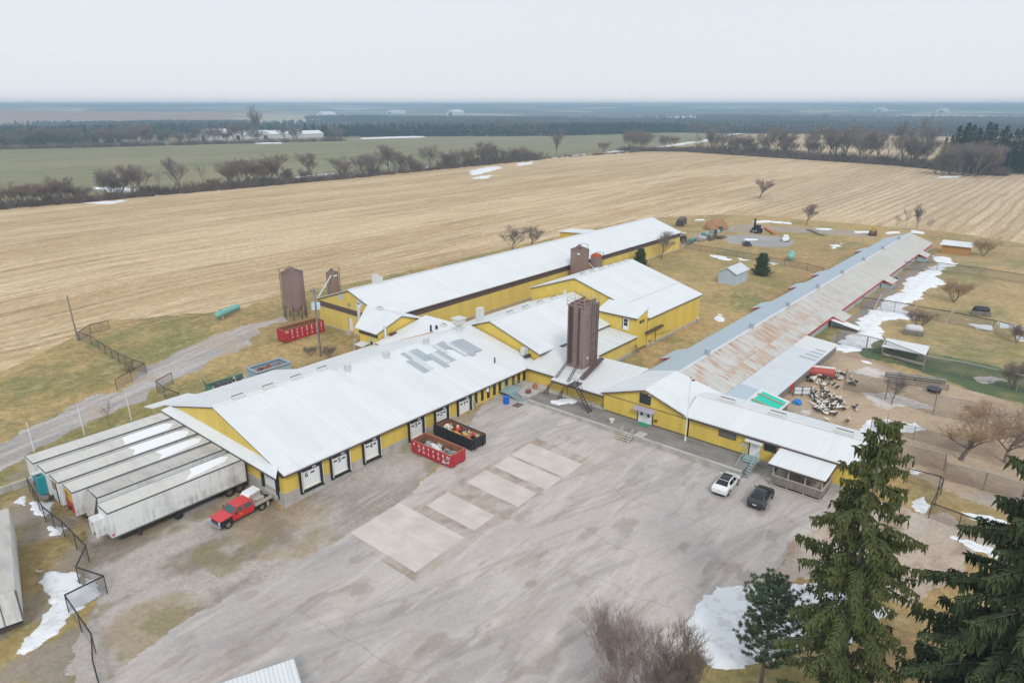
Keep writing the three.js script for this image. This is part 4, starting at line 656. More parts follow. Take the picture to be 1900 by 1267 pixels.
// ---------------------------------------------------------------- the long rusty shed with its lean-to
{
  const t = site('poultry_shed', 'very long low shed with streaked rusty grey roof and red eave trim', 'shed', V(83, 0, -40)), zr = -40.2, yr = 4.4, z0 = -33.9, y0 = 2.05, z1 = -46.6, x0 = 82.6, x1 = 229;
  part('roof_slope', mRustRoof, t, b => slab(b, V(x0, y0, z0), V(x1, y0, z0), V(x1, yr, zr), V(x0, yr, zr), 0.1));
  part('roof_slope', mBlueRoof, t, b => slab(b, V(x1, y0, z1), V(84.5, y0, z1), V(82.6, yr, zr), V(x1, yr, zr), 0.1));
  part('ridge_cap', mGalvLight, t, b => b.solid([V(x0, yr + 0.05, zr), V(x0, yr - 0.06, zr + 0.28), V(x0, yr - 0.06, zr - 0.28)], V(x1 - x0, 0, 0)));
  part('wall', mTealWall, t, b => b.solid([V(84, 0, z0 - 0.5), V(84, y0, z0 - 0.5), V(84, yr - 0.15, zr), V(84, y0, z1 + 0.5), V(84, 0, z1 + 0.5)], V(x1 - 84.4, 0, 0)));
  part('eave_fascia', mRedTrim, t, b => b.box(119.8, y0 - 0.62, z0 - 0.08, x1, y0 - 0.1, z0 - 0.02));
  part('eave_fascia', mRedTrim, t, b => b.box(90, y0 - 0.42, z1 + 0.02, x1, y0 - 0.1, z1 + 0.08));
  for (const [px, py] of [[1305, 655], [1386, 606], [1455, 566], [1510, 533], [1557, 506], [1597, 482], [1631, 461], [1661, 443]]) { const p = atY(px, py, 4.45); turbine(t, p.x, yr, zr, 0.36, 0.8, mGalv); }
  const bump = (x, s) => { const e = s > 0 ? z0 : z1, zz = e + s * 2.1, yy = y0 - 0.72, w = part('porch_roof', s > 0 ? mPaleRoof : mBlueRoof, t, b => { const q = [V(x, yy, zz), V(x + 5.2, yy, zz), V(x + 5.2, y0 + 0.03, e - s * 0.05), V(x, y0 + 0.03, e - s * 0.05)]; b.solid(s > 0 ? q : q.reverse(), V(0, -0.1, 0)); });
    part('porch_trim', mRedTrim, w, b => b.box(x, yy - 0.35, zz - 0.03, x + 5.2, yy - 0.1, zz + 0.03).solid([V(x - 0.02, yy - 0.3, zz), V(x - 0.02, yy - 0.08, zz), V(x - 0.02, y0 - 0.06, e), V(x - 0.02, y0 - 0.3, e)], V(0.06, 0, 0)));
    part('porch_wall', mTealWall, w, b => b.box(x + 0.3, 0, Math.min(e - 0.3 * s, zz - 0.3 * s), x + 4.9, yy - 0.1, Math.max(e - 0.3 * s, zz - 0.3 * s))); };
  for (const [px, py] of [[1541.5, 587], [1634, 519], [1699, 471]]) bump(atY(px, py, 1.9).x, 1);
  for (const [px, py] of [[1394, 569], [1461, 532], [1505, 509], [1585, 465], [1225, 662]]) bump(atY(px, py, 1.6).x, -1);
  const px0 = V(118.9, 0, 0); void px0;
  // white lean-to
  const l = site('lean_to_shed', 'white and grey lean-to roof on weathered board walls beside the rusty shed', 'shed', V(90, 0, -31)), ze = -28.5, ye = 1.62;
  const cols = [[84.0, 91.2, mBlueRoof], [91.22, 106, mGalvLight], [106.02, 113, mGalvLight], [113.02, 119.6, mRoofOld]];
  for (const [a, c, m] of cols) part('roof_sheet', m, l, b => slab(b, V(a, ye + (a < 91 ? 0.12 : 0), a < 91 ? -30.4 : ze), V(c, ye + (a < 91 ? 0.12 : 0), a < 91 ? -30.4 : ze), V(c, y0 + 0.02, z0 + 0.05), V(a, y0 + 0.02, z0 + 0.05), 0.08));
  for (let k = 0; k < 4; k++) part('clear_sheet', mGalv, l, b => { const a = 108.6 + k * 1.7, yz = z => lerp(y0 + 0.02, ye, (z - z0) / (ze - z0)) + 0.02; slab(b, V(a, yz(-28.9), -28.9), V(a + 0.75, yz(-28.9), -28.9), V(a + 0.75, yz(-31.4 + 0.3 * k), -31.4 + 0.3 * k), V(a, yz(-31.4 + 0.3 * k), -31.4 + 0.3 * k), 0.02); });
  for (let k = 0; k < 92; k++) { const a = 92 + k * 0.3; if (a > 97.5 && a < 99.5) continue; part('board', mWood, l, b => b.box(a, -0.05, ze - 0.32, a + 0.285, ye - 0.12 + R(-0.03, 0.02), ze - 0.28)); }
  part('end_wall', mWood, l, b => b.box(119.2, 0, z0, 119.3, ye - 0.1, ze - 0.3));
  part('red_door', mRed, l, b => b.box(97.6, 0, ze - 0.34, 99.4, 1.4, ze - 0.28));
  const g = site('tarp_roof', 'small lean-to roof with bright green tarpaulin under two rusty planks', 'shelter', V(87, 0, -28.5)), yT = (z) => lerp(1.95, 1.35, (z + 31) / 4.4);
  part('roof_sheet', mRoofOld, g, b => slab(b, V(84.2, yT(-26.6), -26.6), V(91.0, yT(-26.6), -26.6), V(91.6, yT(-31), -31), V(84.4, yT(-31), -31), 0.08));
  part('tarpaulin', std(0.01, 0.55, 0.40, 0.6), g, b => slab(b, V(85.0, yT(-26.9) + 0.04, -26.9), V(90.4, yT(-26.9) + 0.04, -26.9), V(90.8, yT(-30.4) + 0.04, -30.4), V(85.6, yT(-30.4) + 0.04, -30.4), 0.03));
  for (const x of [86.8, 89.2]) part('plank', std(0.42, 0.25, 0.16, 0.9), g, b => b.bar(V(x, yT(-26.8) + 0.08, -26.8), V(x + 0.3, yT(-30.6) + 0.08, -30.6), 0.35, 0.05));
  for (const [x, z] of [[84.6, -26.9], [90.8, -26.9]]) part('post', mWood, g, b => b.bar(V(x, 0, z), V(x, yT(z) - 0.08, z), 0.14));
  part('side_boards', mWood, g, b => b.box(90.9, 0, -30.6, 90.98, 1.2, -27.2));
}
// ---------------------------------------------------------------- trailers, vehicles, containers
const grimeMap = (base, dirt, sx, sy, amt) => tex(512, 256, (i, j) => { const a = wrapN((x, y) => fbm(x, y, 4), i, j, 512, 256, sx, sy), b = wrapN((x, y) => fbm(x, y, 3), i, j, 512, 256, 60, 3), g = hsh(i, j); return mul3(mix3(base, dirt, sstep(0.42, 0.8, a * 0.55 + b * 0.5) * amt), 0.96 + 0.08 * g); });
const mTrailer = new THREE.MeshStandardMaterial({ map: rep(grimeMap([0.76, 0.77, 0.77], [0.42, 0.42, 0.41], 8, 4, 0.9), 1 / 15, 1 / 4), roughness: 0.55 });
const mTrailerTop = new THREE.MeshStandardMaterial({ map: rep(grimeMap([0.62, 0.60, 0.56], [0.46, 0.44, 0.40], 9, 5, 0.8), 1 / 15, 1 / 6), roughness: 0.7 });
const mTrailerTopB = new THREE.MeshStandardMaterial({ map: rep(grimeMap([0.50, 0.48, 0.45], [0.34, 0.315, 0.285], 12, 5, 0.8), 1 / 15, 1 / 6), roughness: 0.7 });
const mTyre = std(0.022, 0.022, 0.023, 0.9), mRim = std(0.35, 0.35, 0.36, 0.4, 0.6), mTrailTrim = std(0.16, 0.165, 0.17, 0.5, 0.4);
function wheel(t, x, y, z, r, w, rim = mRim, name = 'wheel') {
  const o = part(name, mTyre, t, b => b.tube(V(x, y, z - w / 2), V(x, y, z + w / 2), r, r, 18)); part('rim', rim, o, b => b.tube(V(x, y, z - w / 2 - 0.012), V(x, y, z + w / 2 + 0.012), r * 0.58, r * 0.58, 14)); return o;
}
function trailer(x0, x1, za, zb, label, o = {}) {
  const t = site('semi_trailer', label, 'trailer', V((x0 + x1) / 2, -1.7, (za + zb) / 2), 'trailers backed up to the warehouse gable'), y0 = -0.55, y1 = o.y1 ?? 2.28;
  part('box', mTrailer, t, b => b.box(x0, y0, za, x1, y1 - 0.06, zb));
  part('roof', o.top ?? mTrailerTop, t, b => b.box(x0 + 0.04, y1 - 0.06, za + 0.04, x1 - 0.04, y1, zb - 0.04));
  for (const z of [za - 0.015, zb - 0.035]) part('top_rail', mTrailTrim, t, b => b.box(x0, y1 - 0.14, z, x1, y1 + 0.015, z + 0.05));
  for (const z of [za - 0.015, zb - 0.035]) part('bottom_rail', mTrailTrim, t, b => b.box(x0, y0 - 0.12, z, x1, y0 + 0.04, z + 0.05));
  part('front_cap', mTrailTrim, t, b => b.box(x0 - 0.02, y1 - 0.12, za, x0 + 0.03, y1 + 0.015, zb));
  for (let k = 1; k < 13; k++) part('side_rib', mTrailer, t, b => b.box(lerp(x0, x1, k / 13) - 0.02, y0 + 0.05, zb, lerp(x0, x1, k / 13) + 0.02, y1 - 0.15, zb + 0.012));
  part('chassis', mDark, t, b => b.box(x0 + 0.6, y0 - 0.35, (za + zb) / 2 - 0.5, x1 - 0.3, y0 - 0.1, (za + zb) / 2 + 0.5));
  for (const x of [x1 - 2.1, x1 - 0.9]) for (const z of [za + 0.35, zb - 0.35]) wheel(t, x, -1.2, z, 0.5, 0.5, std(0.16, 0.09, 0.06, 0.7, 0.2));
  for (const z of [za + 0.5, zb - 0.5]) part('landing_leg', mDark, t, b => b.box(x0 + 2.6, -1.72, z - 0.08, x0 + 2.78, y0 - 0.1, z + 0.08).box(x0 + 2.5, -1.74, z - 0.2, x0 + 2.88, -1.68, z + 0.2));
  return t;
}
{
  const A = trailer(17.6, 33.2, -87.1, -84.5, 'white semi trailer on the outer end of the row beside the white marker posts');
  const Bt = trailer(17.8, 33.2, -83.7, -81.1, 'white semi trailer with a teal refrigeration unit on its front');
  const Ct = trailer(17.9, 33.2, -80.3, -77.7, 'white semi trailer with patched boards on its front, between reefer and painted trailers');
  const D = trailer(18.1, 33.2, -77.0, -74.4, 'white semi trailer with red and yellow painted front');
  const E = trailer(19.4, 33.3, -73.9, -71.4, 'grey roofed semi trailer with torn pale tarpaulin over its front', { top: mTrailerTopB });
  const Ft = trailer(18.9, 33.3, -70.1, -67.55, 'stained white semi trailer parked next to the red flatbed truck');
  const teal = std(0.02, 0.26, 0.31, 0.5), u = part('refrigeration_unit', teal, Bt, b => b.solid([V(17.0, -0.4, -83.2), V(17.8, -0.4, -83.2), V(17.8, -0.4, -81.6), V(17.0, -0.4, -81.6)], V(0, 2.1, 0)));
  part('grille', mDark, u, b => b.box(16.97, 0.4, -83.0, 17.0, 1.0, -82.5).box(17.1, 1.7, -83, 17.6, 1.72, -82)); part('unit_cover', mWhiteDirty, u, b => b.box(16.95, 1.72, -83.25, 17.8, 1.8, -82.6)); part('fuel_tank', mSteel, u, b => b.tube(V(17.4, -0.8, -83.2), V(17.4, -0.8, -81.6), 0.28, 0.28, 12));
  part('front_board', std(0.28, 0.17, 0.10, 0.8), Ct, b => b.box(17.84, 0.9, -79.8, 17.9, 1.9, -79.1)); part('front_door', std(0.5, 0.56, 0.6, 0.6), Ct, b => b.box(17.85, -0.5, -79.6, 17.9, 0.8, -78.9)); part('front_pipe', mDark, Ct, b => b.tube(V(17.85, -0.5, -78.6), V(17.85, 2, -78.6), 0.05));
  part('yellow_panel', std(0.55, 0.36, 0.07, 0.7), D, b => b.box(18.04, 0.9, -76.8, 18.1, 2.05, -74.7)); part('brown_panel', std(0.30, 0.11, 0.05, 0.7), D, b => b.box(18.02, 0.9, -76.3, 18.04, 1.9, -75.8)); part('red_panel', std(0.42, 0.04, 0.035, 0.7), D, b => b.box(18.04, -0.4, -76.8, 18.1, 0.9, -74.7)); part('hose_box', mBlack, D, b => b.box(17.9, -0.1, -75.9, 18.04, 0.2, -75.4));
  part('tarpaulin', new THREE.MeshStandardMaterial({ map: rep(grimeMap([0.52, 0.5, 0.47], [0.3, 0.28, 0.26], 14, 8, 0.9), 0.2, 0.2), roughness: 0.9, side: THREE.DoubleSide }), E, b => { const n = 14, P = (i, j) => { const u = i / n, v = j / 6, z = lerp(-74.05, -71.3, u), w = 0.10 * Math.sin(u * 21 + v * 2) * v + 0.07 * vn(u * 9, v * 3); return V(19.35 - 0.55 * Math.sin(v * 1.5) - w, 2.34 - v * (2.2 + 0.5 * vn(u * 5, 3)), z); }; for (let i = 0; i < n; i++) for (let j = 0; j < 6; j++) b.quad(P(i, j), P(i, j + 1), P(i + 1, j + 1), P(i + 1, j)); });
  const bx = part('front_box', mTrailer, Ft, b => b.box(17.9, -0.5, -70, 18.9, 1.3, -68.7)); part('box_vent', mDark, bx, b => b.box(17.87, -0.3, -69.1, 17.9, 0.1, -68.8).box(17.87, 0.8, -69.2, 17.9, 1.0, -69));
  part('corner_light', std(0.5, 0.05, 0.05, 0.4), Ft, b => b.box(18.95, -0.35, -67.54, 19.15, -0.1, -67.52)); part('old_blanket', std(0.3, 0.28, 0.25, 0.9), Ft, b => b.box(27.5, -1.7, -68.6, 30.2, -1.55, -67.8));
  part('axle_wheel', mTyre, Ft, b => b.tube(V(25.4, -1.25, -67.9), V(25.4, -1.25, -67.6), 0.42, 0.42, 16));
  // roof snow lying near the dock
  const snowM = std(0.83, 0.85, 0.88, 0.8);
  const roofSnow = (t, pts, n) => part('roof_snow', snowM, t, b => b.solid(pts.map(([x, z]) => V(x, 2.282, z)), V(0, 0.03, 0)));
  roofSnow(Bt, [[26.6, -83.4], [27.4, -83.55], [31.6, -83.5], [32.4, -82.6], [31.2, -81.4], [26.1, -81.35], [26.4, -82.3]]);
  roofSnow(Ct, [[26, -80.2], [31.7, -80.15], [32.6, -79.3], [32.3, -78.4], [31.6, -77.9], [25.6, -77.9], [26.3, -79]]);
  roofSnow(D, [[27.6, -76.8], [32, -76.7], [32.7, -76], [32, -75.2], [27, -74.6], [27.8, -75.5]]);
  roofSnow(Ft, [[28.2, -69.9], [31.7, -69.9], [32.4, -69.3], [31.6, -68.6], [26.8, -67.9], [28, -69]]);
  const L = site('box_trailer', 'pale box trailer with grey roof parked alone beyond the black chain fence', 'trailer', V(8.5, -1.7, -70)), W = 2.55, y1 = 2.35;
  const c0 = V(9.5, 0, -61.3), dir = V(3.9, 0, -16.2).normalize(), sd = V(dir.z, 0, -dir.x), q = (l, s, y) => V(c0.x + dir.x * l + sd.x * s, y, c0.z + dir.z * l + sd.z * s);
  part('box', mTrailer, L, b => b.solid([q(0, 0, -0.7), q(15, 0, -0.7), q(15, W, -0.7), q(0, W, -0.7)], V(0, 3.0, 0)));
  part('roof', mTrailerTopB, L, b => b.solid([q(0.03, 0.03, 2.3), q(15, 0.03, 2.3), q(15, W - 0.03, 2.3), q(0.03, W - 0.03, 2.3)], V(0, 0.06, 0)));
  part('corner_post', mTrailTrim, L, b => b.bar(q(-0.02, 0.02, -0.7), q(-0.02, 0.02, 2.3), 0.14)); part('door_bar', mTrailTrim, L, b => b.bar(q(-0.04, W / 2, -0.7), q(-0.04, W / 2, 2.3), 0.06)); part('bumper', mDark, L, b => b.bar(q(0.1, 0.1, -1.0), q(0.1, W - 0.1, -1.0), 0.15));
  for (const l of [1.6, 2.8]) for (const s of [0.3, W - 0.3]) { const c = q(l, s, -1.2); const wv = part('wheel', mTyre, L, b => b.tube(c.clone().addScaledVector(sd, -0.2), c.clone().addScaledVector(sd, 0.2), 0.5, 0.5, 16)); void wv; }
}
// loft of a car body: stations [x, sill, belt, top, half widths at sill, belt, top]
function loft(st, smooth = true) {
  const ring = s => { const [x, a, b, c, ws, wb, wt] = s; const r = [[-ws * 0.92, a], [-ws, a + 0.06], [-wb, (a + b) / 2 + 0.05], [-wb * 0.985, b], [-wt, c - 0.035], [-wt * 0.8, c], [0, c + 0.015], [wt * 0.8, c], [wt, c - 0.035], [wb * 0.985, b], [wb, (a + b) / 2 + 0.05], [ws, a + 0.06], [ws * 0.92, a]]; return r.map(([z, y]) => V(x, y, z)); };
  const R0 = st.map(ring), k = R0[0].length, P = [], I = [];
  for (const r of R0) for (const v of r) P.push(v.x, v.y, v.z);
  for (let i = 0; i < st.length - 1; i++) for (let j = 0; j < k - 1; j++) { const a = i * k + j, b = a + k; I.push(a, a + 1, b + 1, a, b + 1, b); }
  for (const [o, f] of [[0, 0], [(st.length - 1) * k, 1]]) for (let j = 1; j < k - 1; j++) f ? I.push(o, o + j, o + j + 1) : I.push(o, o + j + 1, o + j);
  const g = new THREE.BufferGeometry(); g.setAttribute('position', new THREE.Float32BufferAttribute(P, 3)); g.setIndex(I); g.computeVertexNormals(); g.setAttribute('uv', new THREE.Float32BufferAttribute(new Array(P.length / 3 * 2).fill(0), 2));
  return { geo: g, ring: R0 };
}
const off = (p, n, d) => p.clone().addScaledVector(n, d);
// glass laid on loft faces: rows i0..i1, ring points j0..j1, pulled in by m at the rim and lifted clear of the body
function glassOn(b, ring, i0, i1, j0, j1, m0 = 0.06, m1 = 0.06, lift = 0.012) {
  const n = 6; const S = (u, v) => { const fi = i0 + u * (i1 - i0), i = Math.min(ring.length - 2, Math.floor(fi)), fj = j0 + v * (j1 - j0), j = Math.min(ring[0].length - 2, Math.floor(fj)); const a = ring[i][j].clone().lerp(ring[i][j + 1], fj - j), c = ring[i + 1][j].clone().lerp(ring[i + 1][j + 1], fj - j); return a.lerp(c, fi - i); };
  const N = (u, v) => { const e = 0.01, a = S(Math.min(1, u + e), v).sub(S(Math.max(0, u - e), v)), c = S(u, Math.min(1, v + e)).sub(S(u, Math.max(0, v - e))); return c.cross(a).normalize(); };
  const p = (i, j) => { const u = lerp(m0, 1 - m0, i / n), v = lerp(m1, 1 - m1, j / n), q = S(u, v); let k = N(u, v); const out = q.clone().sub(V(q.x, 0.7, 0)); if (k.dot(out) < 0) k.negate(); return off(q, k, lift); };
  for (let i = 0; i < n; i++) for (let j = 0; j < n; j++) b.quad(p(i, j), p(i, j + 1), p(i + 1, j + 1), p(i + 1, j));
}
function car(name, label, p, turn, paint, st, o) {
  const t = thing(name, label, 'car', p, turn), { geo, ring } = loft(st);
  put('body', geo, paint, t); const glass = new THREE.MeshStandardMaterial({ color: 0x1b2327, roughness: 0.08, side: THREE.DoubleSide });
  const n = (nm, m, f) => { const b = new GB(); f(b); return b.build(nm, m, t); };
  n('rear_window', glass, b => glassOn(b, ring, o.rear[0], o.rear[1], 4, 8, 0.05, 0.1)); n('windscreen', glass, b => glassOn(b, ring, o.front[0], o.front[1], 4, 8, 0.05, 0.08));
  if (o.roof) n('glass_roof', glass, b => glassOn(b, ring, o.rear[1], o.front[0], 4.4, 7.6, 0.01, 0.04));
  for (const [a, c] of [[3, 4], [8, 9]]) { n('side_window', glass, b => glassOn(b, ring, o.side[0], o.side[1], a, c, 0.03, 0.14)); n('side_window', glass, b => glassOn(b, ring, o.side[1] + 0.06, o.side[2], a, c, 0.03, 0.14)); }
  for (const x of o.wheels) for (const s of [-1, 1]) { const w = n('wheel', mTyre, b => b.tube(V(x, 0.33, s * (o.w - 0.2)), V(x, 0.33, s * (o.w + 0.012)), 0.335, 0.335, 22)); const r = new GB(); r.tube(V(x, 0.33, s * (o.w + 0.0)), V(x, 0.33, s * (o.w + 0.022)), 0.23, 0.22, 14); r.build('rim', o.rim ?? mRim, w); n('wheel_arch', mBlack, b => b.tube(V(x, 0.36, s * (o.w - 0.3)), V(x, 0.36, s * (o.w + 0.006)), 0.39, 0.39, 22)); }
  for (const s of [-1, 1]) { n('tail_light', std(0.45, 0.02, 0.03, 0.3), b => b.solid([V(o.x0 + 0.02, 0.78, s * 0.42), V(o.x0 + 0.02, 0.9, s * 0.42), V(o.x0 + 0.14, 0.92, s * (o.w - 0.12)), V(o.x0 + 0.14, 0.78, s * (o.w - 0.12))], V(0.12, 0, 0))); n('headlight', std(0.6, 0.62, 0.65, 0.2), b => b.box(o.x1 - 0.28, 0.6, s > 0 ? 0.48 : -0.74, o.x1 - 0.1, 0.72, s > 0 ? 0.74 : -0.48)); n('door_mirror', paint, b => b.box(o.mx, 0.95, s > 0 ? o.w : -o.w - 0.17, o.mx + 0.12, 1.08, s > 0 ? o.w + 0.17 : -o.w)); }
  n('number_plate', std(0.65, 0.7, 0.78, 0.5), b => b.box(o.x0 - 0.012, o.py ?? 0.66, -0.2, o.x0 + 0.08, (o.py ?? 0.66) + 0.13, 0.2));
  n('bumper_trim', mBlack, b => b.box(o.x0 + 0.04, 0.26, -o.w + 0.16, o.x0 + 0.2, 0.42, o.w - 0.16));
  for (const x of o.joints) for (const s of [-1, 1]) n('door_joint', mBlack, b => b.box(x, 0.32, s > 0 ? o.w - 0.02 : -o.w - 0.004, x + 0.014, 0.93, s > 0 ? o.w + 0.004 : -o.w + 0.02));
  return t;
}
const paintW = new THREE.MeshPhysicalMaterial({ color: new THREE.Color().setRGB(0.80, 0.80, 0.80), roughness: 0.35, clearcoat: 1, clearcoatRoughness: 0.08 });
const paintK = new THREE.MeshPhysicalMaterial({ color: new THREE.Color().setRGB(0.012, 0.012, 0.014), roughness: 0.35, clearcoat: 1, clearcoatRoughness: 0.08 });
{
  const st = [[-2.42, 0.42, 0.8, 0.84, 0.7, 0.74, 0.6], [-2.3, 0.28, 0.92, 0.98, 0.82, 0.87, 0.74], [-1.72, 0.22, 0.96, 1.05, 0.88, 0.91, 0.74], [-0.95, 0.2, 0.97, 1.36, 0.88, 0.915, 0.6], [-0.4, 0.2, 0.96, 1.45, 0.88, 0.915, 0.6], [0.1, 0.2, 0.955, 1.455, 0.88, 0.915, 0.6], [0.55, 0.2, 0.95, 1.40, 0.88, 0.91, 0.6], [1.3, 0.2, 0.92, 1.0, 0.88, 0.905, 0.74], [1.9, 0.22, 0.84, 0.92, 0.87, 0.89, 0.72], [2.3, 0.3, 0.7, 0.76, 0.78, 0.81, 0.62], [2.42, 0.4, 0.6, 0.63, 0.66, 0.69, 0.5]];
  const a = G(1345, 906), turn = 0.06;
  car('white_sedan', 'white sedan with dark glass roof parked on the paved yard', V(a.x + 0.3, ground(a.x, a.z), a.z), turn, paintW, st, { rear: [2, 3], front: [6, 7], side: [2.8, 4.6, 6.55], roof: true, wheels: [-1.45, 1.4], w: 0.905, x0: -2.42, x1: 2.42, mx: 0.95, joints: [-0.9, -0.02, 1.0] });
  const sk = [[-2.15, 0.42, 0.78, 0.82, 0.7, 0.76, 0.6], [-2.05, 0.28, 0.93, 1.0, 0.84, 0.88, 0.76], [-1.75, 0.22, 1.0, 1.1, 0.88, 0.92, 0.74], [-1.0, 0.2, 1.0, 1.36, 0.88, 0.93, 0.62], [-0.35, 0.2, 0.99, 1.46, 0.88, 0.93, 0.62], [0.2, 0.2, 0.98, 1.44, 0.88, 0.93, 0.62], [0.5, 0.2, 0.975, 1.38, 0.88, 0.92, 0.62], [1.2, 0.2, 0.94, 1.02, 0.88, 0.91, 0.76], [1.75, 0.22, 0.86, 0.94, 0.87, 0.89, 0.74], [2.08, 0.3, 0.72, 0.78, 0.78, 0.82, 0.64], [2.2, 0.4, 0.6, 0.63, 0.66, 0.7, 0.5]];
  const k = G(1410, 931);
  car('black_hatchback', 'black hatchback parked between the white sedan and the timber porch', V(k.x + 0.2, ground(k.x, k.z), k.z), 0.06, paintK, sk, { rear: [2, 3], front: [6, 7], side: [2.9, 4.6, 6.5], roof: true, wheels: [-1.35, 1.3], w: 0.92, x0: -2.15, x1: 2.2, mx: 0.95, py: 0.55, joints: [-0.75, 0.9], rim: std(0.12, 0.12, 0.13, 0.4, 0.5) });
}
{ // red crew-cab truck with a flat bed, nose towards -x in its own axes
  const t = thing('flatbed_truck', 'red crew cab truck with black front wings and grey flat bed', 'truck', V(30.0, -1.7, -63.2), 0.09), red = new THREE.MeshPhysicalMaterial({ color: new THREE.Color().setRGB(0.62, 0.022, 0.03), roughness: 0.45, clearcoat: 0.6, clearcoatRoughness: 0.2 }), gl = std(0.06, 0.1, 0.1, 0.1), P = (n, m, f, par = t) => part(n, m, par, f);
  P('chassis', mDark, b => b.box(-2.9, 0.45, -0.7, 2.9, 0.75, 0.7));
  const cab = P('cab', red, b => { b.solid([V(-1.55, 0.55, -0.98), V(1.0, 0.55, -0.98), V(1.0, 1.25, -0.98), V(-1.55, 1.25, -0.98)], V(0, 0, 1.96)); const q = (x0, x1, X0, X1, y0, y1, w0, w1) => { const B = [V(x0, y0, -w0), V(x1, y0, -w0), V(x1, y0, w0), V(x0, y0, w0)], T = [V(X0, y1, -w1), V(X1, y1, -w1), V(X1, y1, w1), V(X0, y1, w1)]; b.poly(T.slice().reverse()); for (let i = 0; i < 4; i++) { const j = (i + 1) % 4; b.poly([B[j], B[i], T[i], T[j]].reverse()); } }; q(-1.5, 0.98, -0.85, 0.92, 1.25, 1.86, 0.97, 0.82); });
  P('bonnet', red, b => b.solid([V(-2.98, 1.13, -0.93), V(-1.5, 1.28, -0.93), V(-1.5, 1.28, 0.93), V(-2.98, 1.13, 0.93)], V(0, -0.12, 0)));
  for (const s of [-1, 1]) P('front_wing', mBlack, b => b.box(-2.98, 0.62, s > 0 ? 0.8 : -0.99, -1.56, 1.12, s > 0 ? 0.99 : -0.8));
  P('grille', mDark, b => b.box(-3.02, 0.75, -0.62, -2.9, 1.05, 0.62)); for (const s of [-1, 1]) P('headlight', std(0.6, 0.65, 0.7, 0.2), b => b.box(-3.03, 0.78, s > 0 ? 0.64 : -0.9, -2.95, 1.05, s > 0 ? 0.9 : -0.64));
  P('front_bumper', std(0.55, 0.6, 0.65, 0.25, 0.7), b => b.box(-3.2, 0.5, -1, -3.02, 0.72, 1));
  P('windscreen', gl, b => b.solid([V(-1.48, 1.3, -0.85), V(-0.9, 1.8, -0.76), V(-0.9, 1.8, 0.76), V(-1.48, 1.3, 0.85)], V(-0.025, 0.02, 0)), cab);
  for (const s of [-1, 1]) { for (const [a, c] of [[-1.15, -0.28], [-0.12, 0.78]]) P('side_window', gl, b => b.solid([V(a, 1.3, s * 0.965), V(c, 1.3, s * 0.965), V(c - 0.02, 1.76, s * 0.855), V(a + (a < -1 ? 0.35 : 0.04), 1.76, s * 0.855)], V(0, 0.005, s * 0.012)), cab); P('door_joint', mBlack, b => b.box(-0.22, 0.62, s > 0 ? 0.98 : -0.986, -0.2, 1.26, s > 0 ? 0.986 : -0.98), cab); P('door_decal', std(0.7, 0.5, 0.05, 0.6), b => b.box(-0.75, 0.92, s > 0 ? 0.981 : -0.987, -0.35, 0.98, s > 0 ? 0.987 : -0.981), cab); P('door_mirror', mBlack, b => b.box(-1.25, 1.28, s > 0 ? 1.0 : -1.2, -1.15, 1.5, s > 0 ? 1.2 : -1.0), cab); }
  P('bed_floor', mWood, b => b.box(1.1, 0.95, -1.12, 3.3, 1.03, 1.12)); for (const s of [-1, 1]) P('bed_side', mWoodPale, b => b.box(1.1, 1.03, s > 0 ? 1.07 : -1.13, 3.3, 1.4, s > 0 ? 1.13 : -1.07)); P('bed_head', std(0.35, 0.34, 0.31, 0.8), b => b.box(1.08, 1.03, -1.12, 1.16, 1.75, 1.12)); P('bed_tail', mWoodPale, b => b.box(3.27, 1.03, -1.07, 3.33, 1.4, 1.07));
  for (const x of [-2.15, 1.95]) for (const s of [-0.86, 0.86]) wheel(t, x, 0.42, s, 0.42, 0.3, std(0.3, 0.26, 0.2, 0.5, 0.4));
  P('mud_flap', mCream, b => b.box(2.7, 0.25, 0.75, 2.74, 0.75, 1.1));
  const c = new THREE.Vector3(), put3 = (x, y, z) => c.set(x, y, z).applyAxisAngle(V(0, 1, 0), 0.09).add(t.position).clone();
  const tp = thing('pallet_cover', 'pale rigid cover leaning over the load on the red truck bed', 'cover', put3(1.6, 1.03, -0.35), 0.09); part('top_sheet', mWhite, tp, b => b.solid([V(-0.4, 0.95, -0.75), V(0.9, 1.05, -0.75), V(0.9, 1.05, 0.6), V(-0.4, 0.95, 0.6)], V(0, 0.05, 0)).solid([V(-1.0, 0.35, -0.75), V(-0.4, 0.97, -0.75), V(-0.4, 0.97, 0.6), V(-1.0, 0.35, 0.6)], V(-0.04, 0.03, 0))); part('side_sheet', mWoodPale, tp, b => b.box(-0.4, 0, -0.7, 0.85, 0.94, 0.55));
  const cr = thing('stone_crate', 'grey block crate on the red truck bed beside the pale cover', 'crate', put3(1.9, 1.03, 0.6), 0.09); part('crate', std(0.38, 0.36, 0.34, 0.9), cr, b => b.box(-0.5, 0, -0.25, 0.45, 0.5, 0.35)); part('rim', mWoodPale, cr, b => b.box(-0.53, 0.5, -0.28, 0.48, 0.56, 0.38));
  const ty = thing('spare_tyre', 'black tyre lying on the rear of the red truck bed', 'tyre', put3(2.8, 1.03, 0.45), 0.09); put('tyre', new THREE.TorusGeometry(0.27, 0.11, 10, 20).rotateX(Math.PI / 2).translate(0, 0.11, 0), mTyre, ty); 
}
